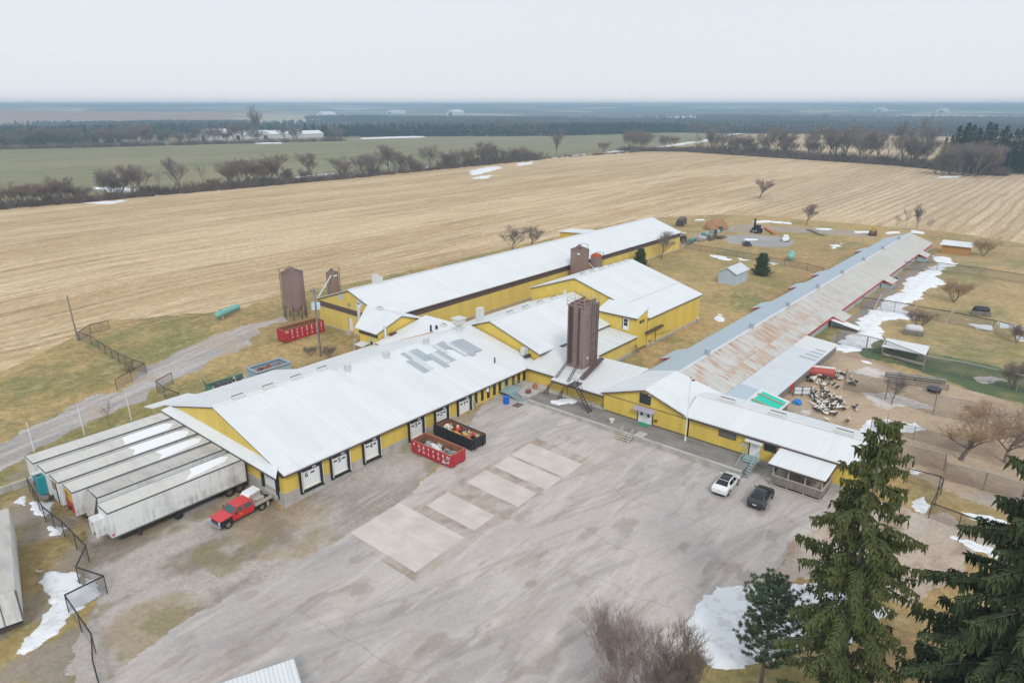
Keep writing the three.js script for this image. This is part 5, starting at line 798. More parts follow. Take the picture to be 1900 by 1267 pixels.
// roll-off dumpsters: local x along the length, letters on the +z side
const mDumpRed = new THREE.MeshStandardMaterial({ map: rep(grimeMap([0.46, 0.03, 0.045], [0.30, 0.05, 0.04], 8, 6, 0.8), 1 / 8, 1 / 3), roughness: 0.6 }), mRustIn = new THREE.MeshStandardMaterial({ map: rep(grimeMap([0.27, 0.12, 0.06], [0.15, 0.07, 0.045], 9, 6, 1), 1 / 5, 1 / 3), roughness: 0.9 }), mDumpBlack = std(0.022, 0.024, 0.026, 0.6), mLetter = std(0.78, 0.76, 0.72, 0.6);
function dumpster(label, p, turn, L, W, H, m, text, group) {
  const t = thing('roll_off_dumpster', label, 'dumpster', p, turn, group), h = L / 2, w = W / 2, s0 = 0.2;
  part('floor', mRustIn, t, b => b.box(-h + 0.05, s0, -w + 0.05, h - 0.05, s0 + 0.08, w - 0.05));
  for (const s of [-1, 1]) { part('side_wall', m, t, b => b.box(-h, s0, s > 0 ? w - 0.06 : -w, h, H, s > 0 ? w : -w + 0.06)); part('side_lining', mRustIn, t, b => b.box(-h + 0.07, s0 + 0.08, s > 0 ? w - 0.085 : -w + 0.065, h - 0.07, H - 0.01, s > 0 ? w - 0.065 : -w + 0.085)); part('top_rail', m === mDumpRed ? std(0.42, 0.12, 0.07, 0.7) : mDumpBlack, t, b => b.box(-h - 0.04, H, s > 0 ? w - 0.1 : -w - 0.04, h + 0.04, H + 0.09, s > 0 ? w + 0.04 : -w + 0.1)); }
  for (const s of [-1, 1]) { part('end_wall', m, t, b => b.box(s > 0 ? h - 0.06 : -h, s0, -w + 0.06, s > 0 ? h : -h + 0.06, H, w - 0.06)); part('end_lining', mRustIn, t, b => b.box(s > 0 ? h - 0.085 : -h + 0.065, s0 + 0.08, -w + 0.09, s > 0 ? h - 0.065 : -h + 0.085, H - 0.01, w - 0.09)); part('end_rail', m === mDumpRed ? std(0.42, 0.12, 0.07, 0.7) : mDumpBlack, t, b => b.box(s > 0 ? h - 0.1 : -h - 0.04, H, -w + 0.1, s > 0 ? h + 0.04 : -h + 0.1, H + 0.09, w - 0.1)); }
  for (let k = 0; k <= 8; k++) for (const s of [-1, 1]) part('side_rib', m, t, b => { const x = lerp(-h + 0.06, h - 0.06, k / 8); b.box(x - 0.06, s0 - 0.05, s > 0 ? w : -w - 0.07, x + 0.06, H, s > 0 ? w + 0.07 : -w); });
  for (const s of [-1, 1]) for (const z of [-w * 0.62, w * 0.62]) part('end_post', m, t, b => b.box(s > 0 ? h : -h - 0.1, s0 - 0.1, z - 0.14, s > 0 ? h + 0.1 : -h, H, z + 0.14));
  for (const z of [-0.45, 0.45]) part('runner', mDark, t, b => b.box(-h + 0.1, 0.04, z - 0.08, h - 0.1, s0, z + 0.08)); part('bottom_rail', m, t, b => b.box(-h, s0 - 0.1, w - 0.02, h, s0 + 0.05, w + 0.04).box(-h, s0 - 0.1, -w - 0.04, h, s0 + 0.05, -w + 0.02));
  for (const x of [-h + 0.5, h - 0.5]) for (const z of [-w * 0.7, w * 0.7]) part('roller', mDark, t, b => b.tube(V(x, 0.12, z - 0.12), V(x, 0.12, z + 0.12), 0.12, 0.12, 10));
  if (text) text.forEach(([row, str, size], r) => str.forEach((c, k) => { if (c === ' ') return; const g = letters(c, size, 0.01); g.translate(lerp(-h + 0.06, h - 0.06, (k + 0.5) / 8), row, w + 0.002); put('letter', g, mLetter, t); }));
  return t;
}
{
  const rows = [[1.24, ['P', 'O', 'R', 'T', 'P', 'E', 'R', 'RY'], 0.36], [0.66, [' ', 'S', 'A', 'L', 'V', 'A', 'G', 'E'], 0.36]];
  const pA = V(51.65, ground(51.6, -55.4), -55.3), A = dumpster('red lettered dumpster full of scrap metal in front of dock door three', pA, -Math.PI / 2 + 0.03, 6.7, 2.45, 1.62, mDumpRed, rows);
  const pB = V(56.2, ground(56, -56), -56.1); dumpster('black dumpster heaped with cardboard and bagged rubbish', pB, -Math.PI / 2 - 0.02, 6.9, 2.4, 1.45, mDumpBlack, null);
  dumpster('tall red lettered dumpster on the grass beside the long barn', V(66.5, -0.1, -106.3), 0.0, 8.3, 2.3, 2.25, mDumpRed, [[1.9, ['PO', 'R', 'T', 'P', 'E', 'R', 'R', 'Y'], 0.38], [1.42, [' ', 'S', 'A', 'L', 'V', 'A', 'G', 'E'], 0.38], [0.72, [' ', '9', '0', '7', '4', '8', '0', '7'], 0.34]]);
  const scrap = [std(0.5, 0.52, 0.53, 0.45, 0.4), std(0.3, 0.32, 0.33, 0.5, 0.4), std(0.75, 0.76, 0.77, 0.6), std(0.1, 0.1, 0.11, 0.6)], trash = [std(0.5, 0.33, 0.18, 0.9), std(0.75, 0.74, 0.72, 0.8), std(0.6, 0.33, 0.06, 0.8), std(0.03, 0.05, 0.12, 0.7), std(0.6, 0.04, 0.04, 0.7), std(0.2, 0.5, 0.5, 0.7), std(0.72, 0.6, 0.45, 0.9)];
  for (let k = 0; k < 26; k++) { const q = V(pA.x + R(-0.8, 0.8), pA.y + R(0.75, 1.0), pA.z + R(-2.3, 2.9)), m = scrap[rnd() * 4 | 0], o = thing('scrap_sheet', 'sheet of scrap metal piled in the red dumpster by the dock', 'scrap', q, R(0, 3), 'scrap metal in the red dumpster'); const s = R(0.25, 0.75); o.rotation.set(R(-0.4, 0.4), R(0, 3), R(-0.5, 0.5)); part('panel', m, o, b => b.box(-s, -0.04, -s * 0.6, s, 0.04, s * 0.6)); part('flange', m, o, b => b.box(-s, 0.04, -s * 0.6, s, 0.16, -s * 0.6 + 0.03)); }
  for (let k = 0; k < 44; k++) { const front = rnd() < 0.5, q = V(pB.x + R(-0.8, 0.8), pB.y + R(0.85, 1.2), pB.z + R(-2.9, 2.9)), m = trash[front ? (rnd() < 0.4 ? 2 : rnd() * 7 | 0) : rnd() * 7 | 0], bag = rnd() < 0.5, o = thing(bag ? 'rubbish_bag' : 'cardboard_box', bag ? 'crumpled rubbish bag heaped in the black dumpster' : 'flattened box thrown in the black dumpster', bag ? 'bag' : 'box', q, R(0, 3), bag ? 'bags in the black dumpster' : 'boxes in the black dumpster'); const s = R(0.16, 0.36);
    if (bag) { const g = new THREE.IcosahedronGeometry(s, 2), a = g.attributes.position; for (let i = 0; i < a.count; i++) { const f = 0.8 + 0.4 * vn(a.getX(i) * 9 + k, a.getY(i) * 9 + a.getZ(i) * 7); a.setXYZ(i, a.getX(i) * f, a.getY(i) * f * 0.6, a.getZ(i) * f); } g.computeVertexNormals(); put('bag', g, m, o); } else { o.rotation.set(R(-0.5, 0.5), R(0, 3), R(-0.4, 0.4)); part('carton', m, o, b => b.box(-s, -s * 0.35, -s * 0.7, s, s * 0.35, s * 0.7)); part('flap', m, o, b => b.solid([V(s, s * 0.35, -s * 0.7), V(s, s * 0.35, s * 0.7), V(s * 1.5, s * 0.6, s * 0.7), V(s * 1.5, s * 0.6, -s * 0.7)], V(0.004, 0.015, 0))); } }
}
// ---------------------------------------------------------------- feed bins, tanks, poles
function feedBin(label, p, r, yb, yc, yt, o = {}) { // legs to yb, cone yb..yc, drum yc..yt, conical top
  const t = thing('feed_bin', label, 'silo', p, o.turn ?? 0), m = o.mat ?? mBin, n = Math.max(3, Math.round((yt - yc) / 0.85));
  for (let k = 0; k < n; k++) part('drum_ring', m, t, b => { const a = lerp(yc, yt, k / n), c = lerp(yc, yt, (k + 1) / n); b.tube(V(0, a, 0), V(0, c - 0.025, 0), r, r, 28, false).tube(V(0, c - 0.03, 0), V(0, c + 0.005, 0), r * 1.012, r * 1.012, 28, false); });
  part('roof_cone', m, t, b => b.tube(V(0, yt, 0), V(0, yt + r * 0.36, 0), r * 1.03, r * 0.16, 28)); part('filler_cap', o.cap ?? m, t, b => b.tube(V(0, yt + r * 0.32, 0), V(0, yt + r * 0.32 + 0.4, 0), r * 0.17, r * 0.15, 12));
  part('hopper_cone', m, t, b => b.tube(V(0, yb, 0), V(0, yc, 0), r * 0.14, r, 28));
  const nl = 8; for (let k = 0; k < nl; k++) { const a = k / nl * 6.283, x = Math.cos(a) * r, z = Math.sin(a) * r; part('leg', o.leg ?? mBrown, t, b => b.bar(V(x, 0, z), V(x, yc + 0.3, z), 0.11)); const a2 = (k + 1) / nl * 6.283; part('brace', o.leg ?? mBrown, t, b => b.bar(V(x, 0.3, z), V(Math.cos(a2) * r, yc - 0.1, Math.sin(a2) * r), 0.05)); }
  const la = o.ladder ?? 2.6, lx = Math.cos(la) * (r + 0.28), lz = Math.sin(la) * (r + 0.28), tx = -Math.sin(la) * 0.22, tz = Math.cos(la) * 0.22;
  for (const s of [-1, 1]) part('ladder_rail', o.leg ?? mBrown, t, b => b.bar(V(lx + tx * s, 0.5, lz + tz * s), V(lx + tx * s, yt + 0.9, lz + tz * s), 0.05));
  for (let k = 0; k < (yt - 0.5) / 0.4; k++) part('ladder_rung', o.leg ?? mBrown, t, b => b.bar(V(lx - tx, 0.7 + k * 0.4, lz - tz), V(lx + tx, 0.7 + k * 0.4, lz + tz), 0.03));
  part('top_pipe', o.leg ?? mBrown, t, b => b.bar(V(lx, yt + 0.9, lz), V(0, yt + r * 0.5 + 0.35, 0), 0.06));
  part('lid_lever', o.leg ?? mBrown, t, b => b.bar(V(-r * 0.5, yt + r * 0.25, -r * 0.2), V(-r * 0.2, yt + r * 0.55, 0), 0.12)); return t;
}
feedBin('tall brown hopper bottomed feed silo by the end of the long barn', V(72.2, 0, -116.6), 2.1, 1.1, 2.7, 9.3, { ladder: 3.4 });
{ const p = G(612, 563); const t = feedBin('short brown feed bin tucked behind the barn gable with a white auger', V(82, 0, -117.5), 1.25, 1.0, 2.2, 7.3, { ladder: 0.3, cap: mDark }); part('auger_tube', mWhiteDirty, t, b => b.tube(V(-0.9, 6.9, 0.9), V(-8.6, 5.1, 7.2), 0.13, 0.14, 10)); part('name_plate', mWhite, t, b => b.box(-0.5, 6.7, 1.2, 0.3, 6.95, 1.28)); void p; }
{ const t = feedBin('brown feed silo with white plate standing against the long barn wall', V(127.5, 0, -87.3), 2.1, 1.0, 2.7, 9.0, { ladder: 0.2, turn: 0 }); part('name_plate', mWhite, t, b => b.box(-1.98, 8.2, 0.4, -1.78, 8.5, 1.3)); part('hatch', mBrown, t, b => b.box(-1.2, 9.2, 0.3, -0.4, 9.6, 0.9)); }
{ const t = feedBin('small brown feed bin with bright orange lid beside the barn silo', V(135.0, 0, -87.7), 1.35, 0.9, 2.0, 6.2, { ladder: 1.2, cap: std(0.55, 0.13, 0.04, 0.6) }); part('orange_lid', std(0.55, 0.13, 0.04, 0.6), t, b => b.tube(V(0, 6.2, 0), V(0, 6.75, 0), 1.42, 0.9, 24)); part('auger_tube', mWhiteDirty, t, b => b.tube(V(-1.2, 3.0, 0.8), V(-2.8, 5.2, -0.5), 0.12, 0.12, 8)); }
function capsule(t, name, m, a, b2, r) { const d = b2.clone().sub(a), L = d.length(), g = new THREE.CapsuleGeometry(r, L - 2 * r, 8, 22); g.rotateZ(Math.PI / 2); const mm = put(name, g, m, t); return mm; }
function propane(label, p, turn, L, r) { const t = thing('propane_tank', label, 'tank', p, turn), m = std(0.20, 0.48, 0.44, 0.5); const c = capsule(t, 'tank', m, V(0, 0, 0), V(L, 0, 0), r); c.position.y = r + 0.45; part('filler_dome', m, t, b => b.tube(V(-L * 0.3, 2 * r + 0.4, 0), V(-L * 0.3, 2 * r + 0.75, 0), 0.24, 0.24, 12)); for (const x of [-L * 0.3, L * 0.28]) part('saddle', mConc, t, b => b.box(x - 0.18, 0, -r * 0.8, x + 0.18, 0.75, r * 0.8)); part('rust_skirt', std(0.30, 0.26, 0.22, 0.9), t, b => b.box(-L * 0.12, 0.05, r * 0.75, L * 0.42, 0.6, r * 0.85)); part('weld_band', m, t, b => b.tube(V(-0.03, r + 0.45, 0), V(0.03, r + 0.45, 0), r * 1.012, r * 1.012, 22, false)); return t; }
propane('pale green propane tank on the grass at the cornfield edge', V(64.4, -0.1, -128.6), 0.42, 7.0, 0.62);
propane('pale green propane tank lying on the lawn beyond the wire fence', V(189.6, 0, -60.6), 0.25, 6.0, 0.85);
{
  const p = G(594, 662), t = thing('utility_pole', 'grey wooden utility pole carrying transformers beside the red lettered dumpster', 'utility pole', p), mP = std(0.24, 0.22, 0.195, 0.9), h = 12;
  part('pole', mP, t, b => b.tube(V(0, -0.3, 0), V(0, h, 0), 0.17, 0.12, 12)); for (const y of [h - 0.5, h - 0.95]) part('crossarm', mP, t, b => b.box(-0.07, y - 0.06, -1.2, 0.07, y + 0.06, 1.2));
  for (const [x, z] of [[-0.5, 0.1], [0.25, 0.45], [0.15, -0.5]]) { const c = part('transformer', std(0.55, 0.66, 0.7, 0.5), t, b => b.tube(V(x, h - 3.6, z), V(x, h - 2.5, z), 0.32, 0.32, 16)); part('bushing', std(0.3, 0.32, 0.33, 0.4), c, b => b.tube(V(x, h - 2.5, z), V(x, h - 2.2, z), 0.07, 0.05, 8)); }
  for (const z of [-1.1, -0.4, 0.4, 1.1]) part('insulator', mWhiteDirty, t, b => b.tube(V(0, h - 0.44, z), V(0, h - 0.26, z), 0.05, 0.04, 8)); part('meter_box', mSteel, t, b => b.box(-0.24, 1.9, 0.1, 0.0, 2.5, 0.32)); part('conduit', mDark, t, b => b.tube(V(0.16, 0, 0.1), V(0.13, 6, 0.1), 0.04, 0.04, 6));
  for (const [z, y, ex, ey, ez] of [[-1.1, 0, -70, -0.6, -16], [0.4, 0, -70, -0.6, -15], [1.1, -0.3, -70, -0.8, -14]]) { const w = thing('overhead_wire', 'thin overhead wire sagging from the transformer pole towards the drive', 'wire', p, 0, 'overhead wires at the transformer pole'); put('wire', new THREE.TubeGeometry(new THREE.QuadraticBezierCurve3(V(0, h - 0.3 + y, z), V(ex / 2, h + ey / 2 - 1.6, z + ez / 2), V(ex, h + ey, z + ez)), 24, 0.012, 4), mDark, w); }
  const l = G(144, 632), q = thing('wooden_pole', 'tall plain wooden pole at the corner of the cornfield fence', 'pole', l); part('pole', mP, q, b => b.tube(V(0, -0.3, 0), V(-0.25, 8.5, 0), 0.15, 0.11, 10)); part('cap', mDark, q, b => b.tube(V(-0.25, 8.5, 0), V(-0.25, 8.56, 0), 0.13, 0.13, 10)); part('stake', mP, q, b => b.tube(V(0.16, 0, 0.1), V(0.1, 1.9, 0.1), 0.05, 0.05, 8));
  for (const [a, c] of [[63, 838], [156, 807], [243, 780]]) { const g = G(a, c), w = thing('marker_post', 'slim white post standing in the verge behind the trailers', 'post', g, 0, 'white posts behind the trailers'); part('post', mWhite, w, b => b.tube(V(0, -0.2, 0), V(-0.08, 4.1, 0), 0.07, 0.06, 8)); part('cap', mWhite, w, b => b.tube(V(-0.08, 4.1, 0), V(-0.08, 4.14, 0), 0.08, 0.05, 8)); }
  const f = thing('flagpole', 'tall white flagpole rising from the walkway by the gabled entrance', 'flagpole', V(73.0, 0.3, -33.2)); part('pole', mWhite, f, b => b.tube(V(0, 0, 0), V(0, 8.4, 0), 0.07, 0.045, 10)); part('base', mWhite, f, b => b.tube(V(0, 0, 0), V(0, 0.5, 0), 0.16, 0.1, 10)); part('truck_ball', mDark, f, b => b.tube(V(0, 8.4, 0), V(0, 8.55, 0), 0.09, 0.06, 8)); part('flag_rag', std(0.3, 0.12, 0.08, 0.9), f, b => b.solid([V(0, 8.2, 0.05), V(0.1, 8.35, 0.4), V(0.12, 8.15, 0.55), V(0.05, 8.0, 0.2)], V(0.015, 0, 0)));
}
// concrete parking pads
for (const [a, b2, c, d] of [[35.5, 42.2, -51.6, -41.8], [43.6, 46.9, -48.9, -41.8], [49.6, 52.9, -48.6, -40.9], [54.1, 57.0, -48.4, -40.5], [57.35, 61.0, -48.4, -40.4]]) {
  const n = a < 40 ? 2 : 1, o = new THREE.Group(); o.name = numbered('concrete_pad'); o.userData.kind = 'structure'; scene.add(o);
  for (let i = 0; i < n; i++) for (let j = 0; j < 2; j++) { if (n === 1 && j) continue; const x0 = lerp(a, b2, i / n) + 0.01, x1 = lerp(a, b2, (i + 1) / n) - 0.01, z0 = n === 1 ? c : lerp(c, d, j / 2) + 0.01, z1 = n === 1 ? d : lerp(c, d, (j + 1) / 2) - 0.01; part('slab', mPad, o, b => { const q = [V(x0, ground(x0, z0) + 0.03, z0), V(x1, ground(x1, z0) + 0.03, z0), V(x1, ground(x1, z1) + 0.03, z1), V(x0, ground(x0, z1) + 0.03, z1)]; b.solid(q, V(0, -0.15, 0)); }); }
}
// ---------------------------------------------------------------- small buildings
{
  const t = site('garden_shed', 'small pale blue-grey shed on the brown lawn', 'shed', V(152.5, 0, -61)), m = sheetMat([0.46, 0.56, 0.63], 0.14, 0.3, [0.4, 0.45, 0.47], 0.8, 0, 0.02), x0 = 152.6, x1 = 159.6, z0 = -60.6, z1 = -64.8;
  part('wall', m, t, b => b.solid([V(x0, 0, z0), V(x0, 2.9, z0), V(x0, 3.9, -62.7), V(x0, 2.9, z1), V(x0, 0, z1)], V(x1 - x0, 0, 0))); part('roof_slope', mGalvLight, t, b => slab(b, V(x0 - 0.3, 2.75, z0 + 0.35), V(x1 + 0.3, 2.75, z0 + 0.35), V(x1 + 0.3, 4.05, -62.7), V(x0 - 0.3, 4.05, -62.7), 0.1)); part('roof_slope', mGalvLight, t, b => slab(b, V(x1 + 0.3, 2.75, z1 - 0.35), V(x0 - 0.3, 2.75, z1 - 0.35), V(x0 - 0.3, 4.05, -62.7), V(x1 + 0.3, 4.05, -62.7), 0.1)); part('door', m, t, b => b.box(x0 - 0.04, 0.1, -63.4, x0, 2.2, -62)); part('finial', mWhite, t, b => b.tube(V(x1 - 0.3, 4, -62.7), V(x1 - 0.3, 4.5, -62.7), 0.1, 0.06, 8));
  const o = site('goat_shed', 'small orange board shed with a white sloping roof in the far paddock', 'shed', V(227, 0, -28)), A = G(1757, 470), B = G(1801, 472); void A; void B;
  const X0 = 226.5, X1 = 230.5, Z0 = -31.3, Z1 = -24.6; part('frame', mWoodWarm, o, b => b.box(X0, 0, Z0, X1, 2.0, Z1)); for (let k = 0; k < 13; k++) part('board', mWoodWarm, o, b => b.box(X0 - 0.06, 0, lerp(Z0, Z1, k / 13) + 0.06, X0, 2.2, lerp(Z0, Z1, (k + 1) / 13) - 0.1)); for (let k = 0; k < 8; k++) part('board', mWoodWarm, o, b => b.box(lerp(X0, X1, k / 8) + 0.04, 0, Z1, lerp(X0, X1, (k + 1) / 8) - 0.1, 2.2, Z1 + 0.06));
  part('roof', mRoof, o, b => slab(b, V(X0 - 0.6, 2.5, Z0 - 0.5), V(X0 - 0.6, 2.5, Z1 + 0.6), V(X1 + 0.6, 3.1, Z1 + 0.6), V(X1 + 0.6, 3.1, Z0 - 0.5), 0.1));
  const w = site('white_roof_shed', 'white ribbed metal roof of a small building at the edge of the paved yard', 'shed', V(19, -1.7, -40)), a = atY(410, 1267, 1.2), c = atY(545, 1222, 1.2), e = atY(580, 1267, 1.2);
  const d1 = c.clone().sub(a).normalize(), d2 = V(-d1.z, 0, d1.x), p0 = c, P = (l, s, y) => V(p0.x - d1.x * l + d2.x * s, y, p0.z - d1.z * l + d2.z * s); void e;
  part('roof', mRoof, w, b => slab(b, P(0, 0, 1.2), P(7, 0, 1.2), P(7, 5, 1.9), P(0, 5, 1.9), 0.1)); part('wall', mWhiteDirty, w, b => b.solid([P(0.3, 0.3, -1.7), P(6.7, 0.3, -1.7), P(6.7, 4.8, -1.7), P(0.3, 4.8, -1.7)], V(0, 2.75, 0))); part('fascia', mDark, w, b => b.bar(P(0.02, 0, 1.1), P(0.02, 5, 1.8), 0.06, 0.16));
}
// ---------------------------------------------------------------- snow lying on the ground
const mSnow = new THREE.MeshStandardMaterial({ map: rep(tex(256, 256, (i, j) => { const a = wrapN((x, y) => fbm(x, y, 4), i, j, 256, 256, 6, 6), g = hsh(i, j); return mul3(mix3(mix3([0.83, 0.85, 0.88], [0.66, 0.665, 0.67], sstep(0.48, 0.72, a)), [0.36, 0.31, 0.26], sstep(0.93, 1, g) * sstep(0.45, 0.65, a) * 0.8), 0.96 + 0.08 * g); }), 1 / 4, 1 / 4), roughness: 0.85, bumpMap: rep(grainBump, 0.5, 0.5), bumpScale: 0.03 });
const mSnowDirty = new THREE.MeshStandardMaterial({ map: rep(tex(256, 256, (i, j) => { const a = wrapN((x, y) => fbm(x, y, 4), i, j, 256, 256, 6, 6), g = hsh(i, j); return mul3(mix3([0.62, 0.57, 0.53], [0.44, 0.385, 0.34], sstep(0.4, 0.75, a)), 0.95 + 0.1 * g); }), 1 / 4, 1 / 4), roughness: 0.9 });
function snow(px, cell = 0.35, m = mSnow, rise = 0.14, base = null, k = 1, ox = 0, oy = 0) {
  const pts = px.trim().split(/\s+/).map(q => { const [a, b] = q.split(',').map(Number), X = ox + a / k, Y = oy + b / k, p = base === null ? G(X, Y) : atY(X, Y, base); return [p.x, p.z]; });
  const z = zone(pts), nx = Math.ceil((z.x1 - z.x0) / cell) + 2, nz = Math.ceil((z.z1 - z.z0) / cell) + 2, D = new Float32Array((nx + 1) * (nz + 1)), P = [], U = [];
  const dist = (x, q) => { let d = 1e9; for (let i = 0, j = pts.length - 1; i < pts.length; j = i++) { const [ax, az] = pts[j], [bx, bz] = pts[i], ux = bx - ax, uz = bz - az, t = clamp(((x - ax) * ux + (q - az) * uz) / (ux * ux + uz * uz + 1e-9)); d = Math.min(d, Math.hypot(x - ax - ux * t, q - az - uz * t)); } return inside(z, x, q) ? d : -d; };
  const X = i => z.x0 - cell + i * cell, Q = j => z.z0 - cell + j * cell, sc = cell / 0.35;
  for (let i = 0; i <= nx; i++) for (let j = 0; j <= nz; j++) { const x = X(i), q = Q(j); D[i * (nz + 1) + j] = dist(x, q) + (fbm(x / (0.9 * sc), q / (0.9 * sc), 4) - 0.5) * 1.7 * sc; }
  const Y = (i, j) => { const d = D[i * (nz + 1) + j], x = X(i), q = Q(j); return (base ?? ground(x, q)) + Math.min(rise, d * 0.3 / sc) + 0.01 + (d > 0 ? 0.05 * rise / 0.14 * (fbm(x / 0.7, q / 0.7, 3) - 0.4) * Math.min(1, d) : 0); };
  for (let i = 0; i < nx; i++) for (let j = 0; j < nz; j++) { if (Math.max(D[i * (nz + 1) + j], D[(i + 1) * (nz + 1) + j], D[i * (nz + 1) + j + 1], D[(i + 1) * (nz + 1) + j + 1]) <= 0) continue; for (const [s, t] of [[0, 0], [0, 1], [1, 1], [0, 0], [1, 1], [1, 0]]) { P.push(X(i + s), Y(i + s, j + t), Q(j + t)); U.push(X(i + s), Q(j + t)); } }
  if (!P.length) return;
  const g = new THREE.BufferGeometry(); g.setAttribute('position', new THREE.Float32BufferAttribute(P, 3)); g.setAttribute('uv', new THREE.Float32BufferAttribute(U, 2)); g.computeVertexNormals(); put('snow_patch', g, m).userData.kind = 'structure';
}
{
  const s = (t, c, m, r) => snow(t, c, m, r);
  snow('160,765 340,775 355,800 365,835 435,850 440,880 380,920 300,960 285,1000 245,1050 200,1085 150,1120 100,1145 60,1135 100,1100 150,1040 200,970 220,920 215,870 190,810', 0.25, mSnow, 0.16, null, 2.404, 0, 740);
  snow('380,790 450,830 430,855 370,835', 0.2, mSnow, 0.1, null, 2.404, 0, 740); snow('60,455 112,430 112,478 75,466', 0.2, mSnow, 0.1, null, 2.404, 0, 740); snow('130,458 232,463 200,528 150,510', 0.2, mSnow, 0.1, null, 2.404, 0, 740); snow('213,568 302,573 270,600 222,612', 0.2, mSnow, 0.1, null, 2.404, 0, 740);
  snow('1055,250 1130,248 1190,270 1243,318 1150,350 1110,385 1080,420 1170,470 1080,495 960,540 985,580 900,620 760,690 980,770 640,790 590,830 620,880 640,940 480,1030 330,1060 245,1030 260,960 400,900 445,850 425,800 550,700 600,670 660,600 790,560 830,440 930,410 990,360 1085,315', 0.6, mSnow, 0.2, null, 4.525, 1500, 420);
  s('1290,1125 1330,1090 1420,1088 1520,1084 1570,1098 1650,1130 1600,1185 1490,1200 1400,1238 1330,1242 1285,1205 1278,1150', 0.25, mSnow, 0.3);
  s('1688,930 1712,922 1725,938 1720,950 1700,948', 0.25); s('1766,998 1790,997 1830,1012 1862,1028 1850,1034 1800,1018', 0.25); s('1790,952 1840,957 1870,970 1850,974 1800,962', 0.25); s('1690,866 1712,876 1706,884 1690,878', 0.2);
  snow('1022,744 1045,740 1072,742 1068,748 1040,751 1022,749', 0.2, mSnow, 0.12, 0.3); 
  s('1324,588 1336,583 1344,588 1342,596 1330,597', 0.4); s('1316,472 1340,475 1360,482 1350,484 1325,478', 0.5); s('1370,479 1395,482 1393,484 1372,482', 0.5); s('1424,484 1443,489 1436,492 1424,488', 0.5);
  s('1396,410 1420,409 1435,410 1470,413 1468,416 1430,413 1398,413', 0.6); s('1516,423 1545,424 1544,427 1518,426', 0.6); s('1588,429 1620,429 1618,432 1590,432', 0.6); s('1645,431 1670,429 1668,433 1648,434', 0.6); s('1690,427 1700,427 1718,432 1712,434 1692,431', 0.7); s('1543,455 1560,452 1559,458 1545,461', 0.5); s('1382,443 1408,443 1404,446 1388,447', 0.5, mSnow, 0.1); s('1288,407 1305,406 1306,409 1289,410', 0.6);
  s('1800,601 1842,604 1838,612 1810,610', 0.5); s('1850,598 1900,605 1920,618 1860,608', 0.5); s('1885,620 1915,632 1910,640 1888,630', 0.5); s('1600,668 1625,674 1618,677 1600,673', 0.4);
  s('1582,688 1602,680 1640,688 1670,697 1660,703 1620,700 1590,694', 0.35, mSnowDirty, 0.08); s('1600,728 1650,728 1700,745 1735,755 1728,760 1670,752 1640,758 1605,738', 0.35, mSnowDirty, 0.08); s('1615,780 1640,776 1665,785 1700,786 1715,797 1680,803 1640,800 1585,815 1590,800', 0.35, mSnow, 0.1); s('1500,788 1530,784 1538,789 1515,793', 0.25, mSnowDirty, 0.06); s('1488,762 1508,760 1505,768 1490,770', 0.25, mSnowDirty, 0.06); s('1740,328 1785,326 1780,329 1745,330', 1); s('1836,322 1884,318 1886,322 1840,327', 1); s('1805,700 1850,700 1870,706 1820,712', 0.4, mSnowDirty, 0.06);
  // streaks along the hedgerows
  for (const t of ['165,347 249,349 249,362 205,356', '270,358 345,352 348,358 275,364', '398,349 462,343 462,347 405,353', '488,341 546,333 546,338 492,345', '544,328 640,319 640,325 548,334', '60,378 110,373 118,376 70,381', '155,376 240,371 200,379', '600,322 632,320 630,328 602,330', '640,324 700,315 700,319 645,329', '755,313 800,309 798,313 758,317', '872,316 905,310 925,308 930,312 900,320 875,326', '878,329 910,325 908,330 880,332', '958,303 990,300 985,305 960,307', '1045,290 1085,285 1085,288 1048,292', '1125,282 1160,278 1158,281 1128,284']) snow(t, 1.2, mSnow, 0.5);
  for (const t of ['1205,275 1290,262 1292,264 1208,279', '1290,262 1440,241 1442,243 1295,265', '1540,238 1620,239 1620,240.5 1541,240', '668,256 785,252 785,255 670,258', '875,250 905,249 905,251.5 875,252', '475,264 520,262 518,266 478,267']) snow(t, 3, mSnow, 1.0);
}
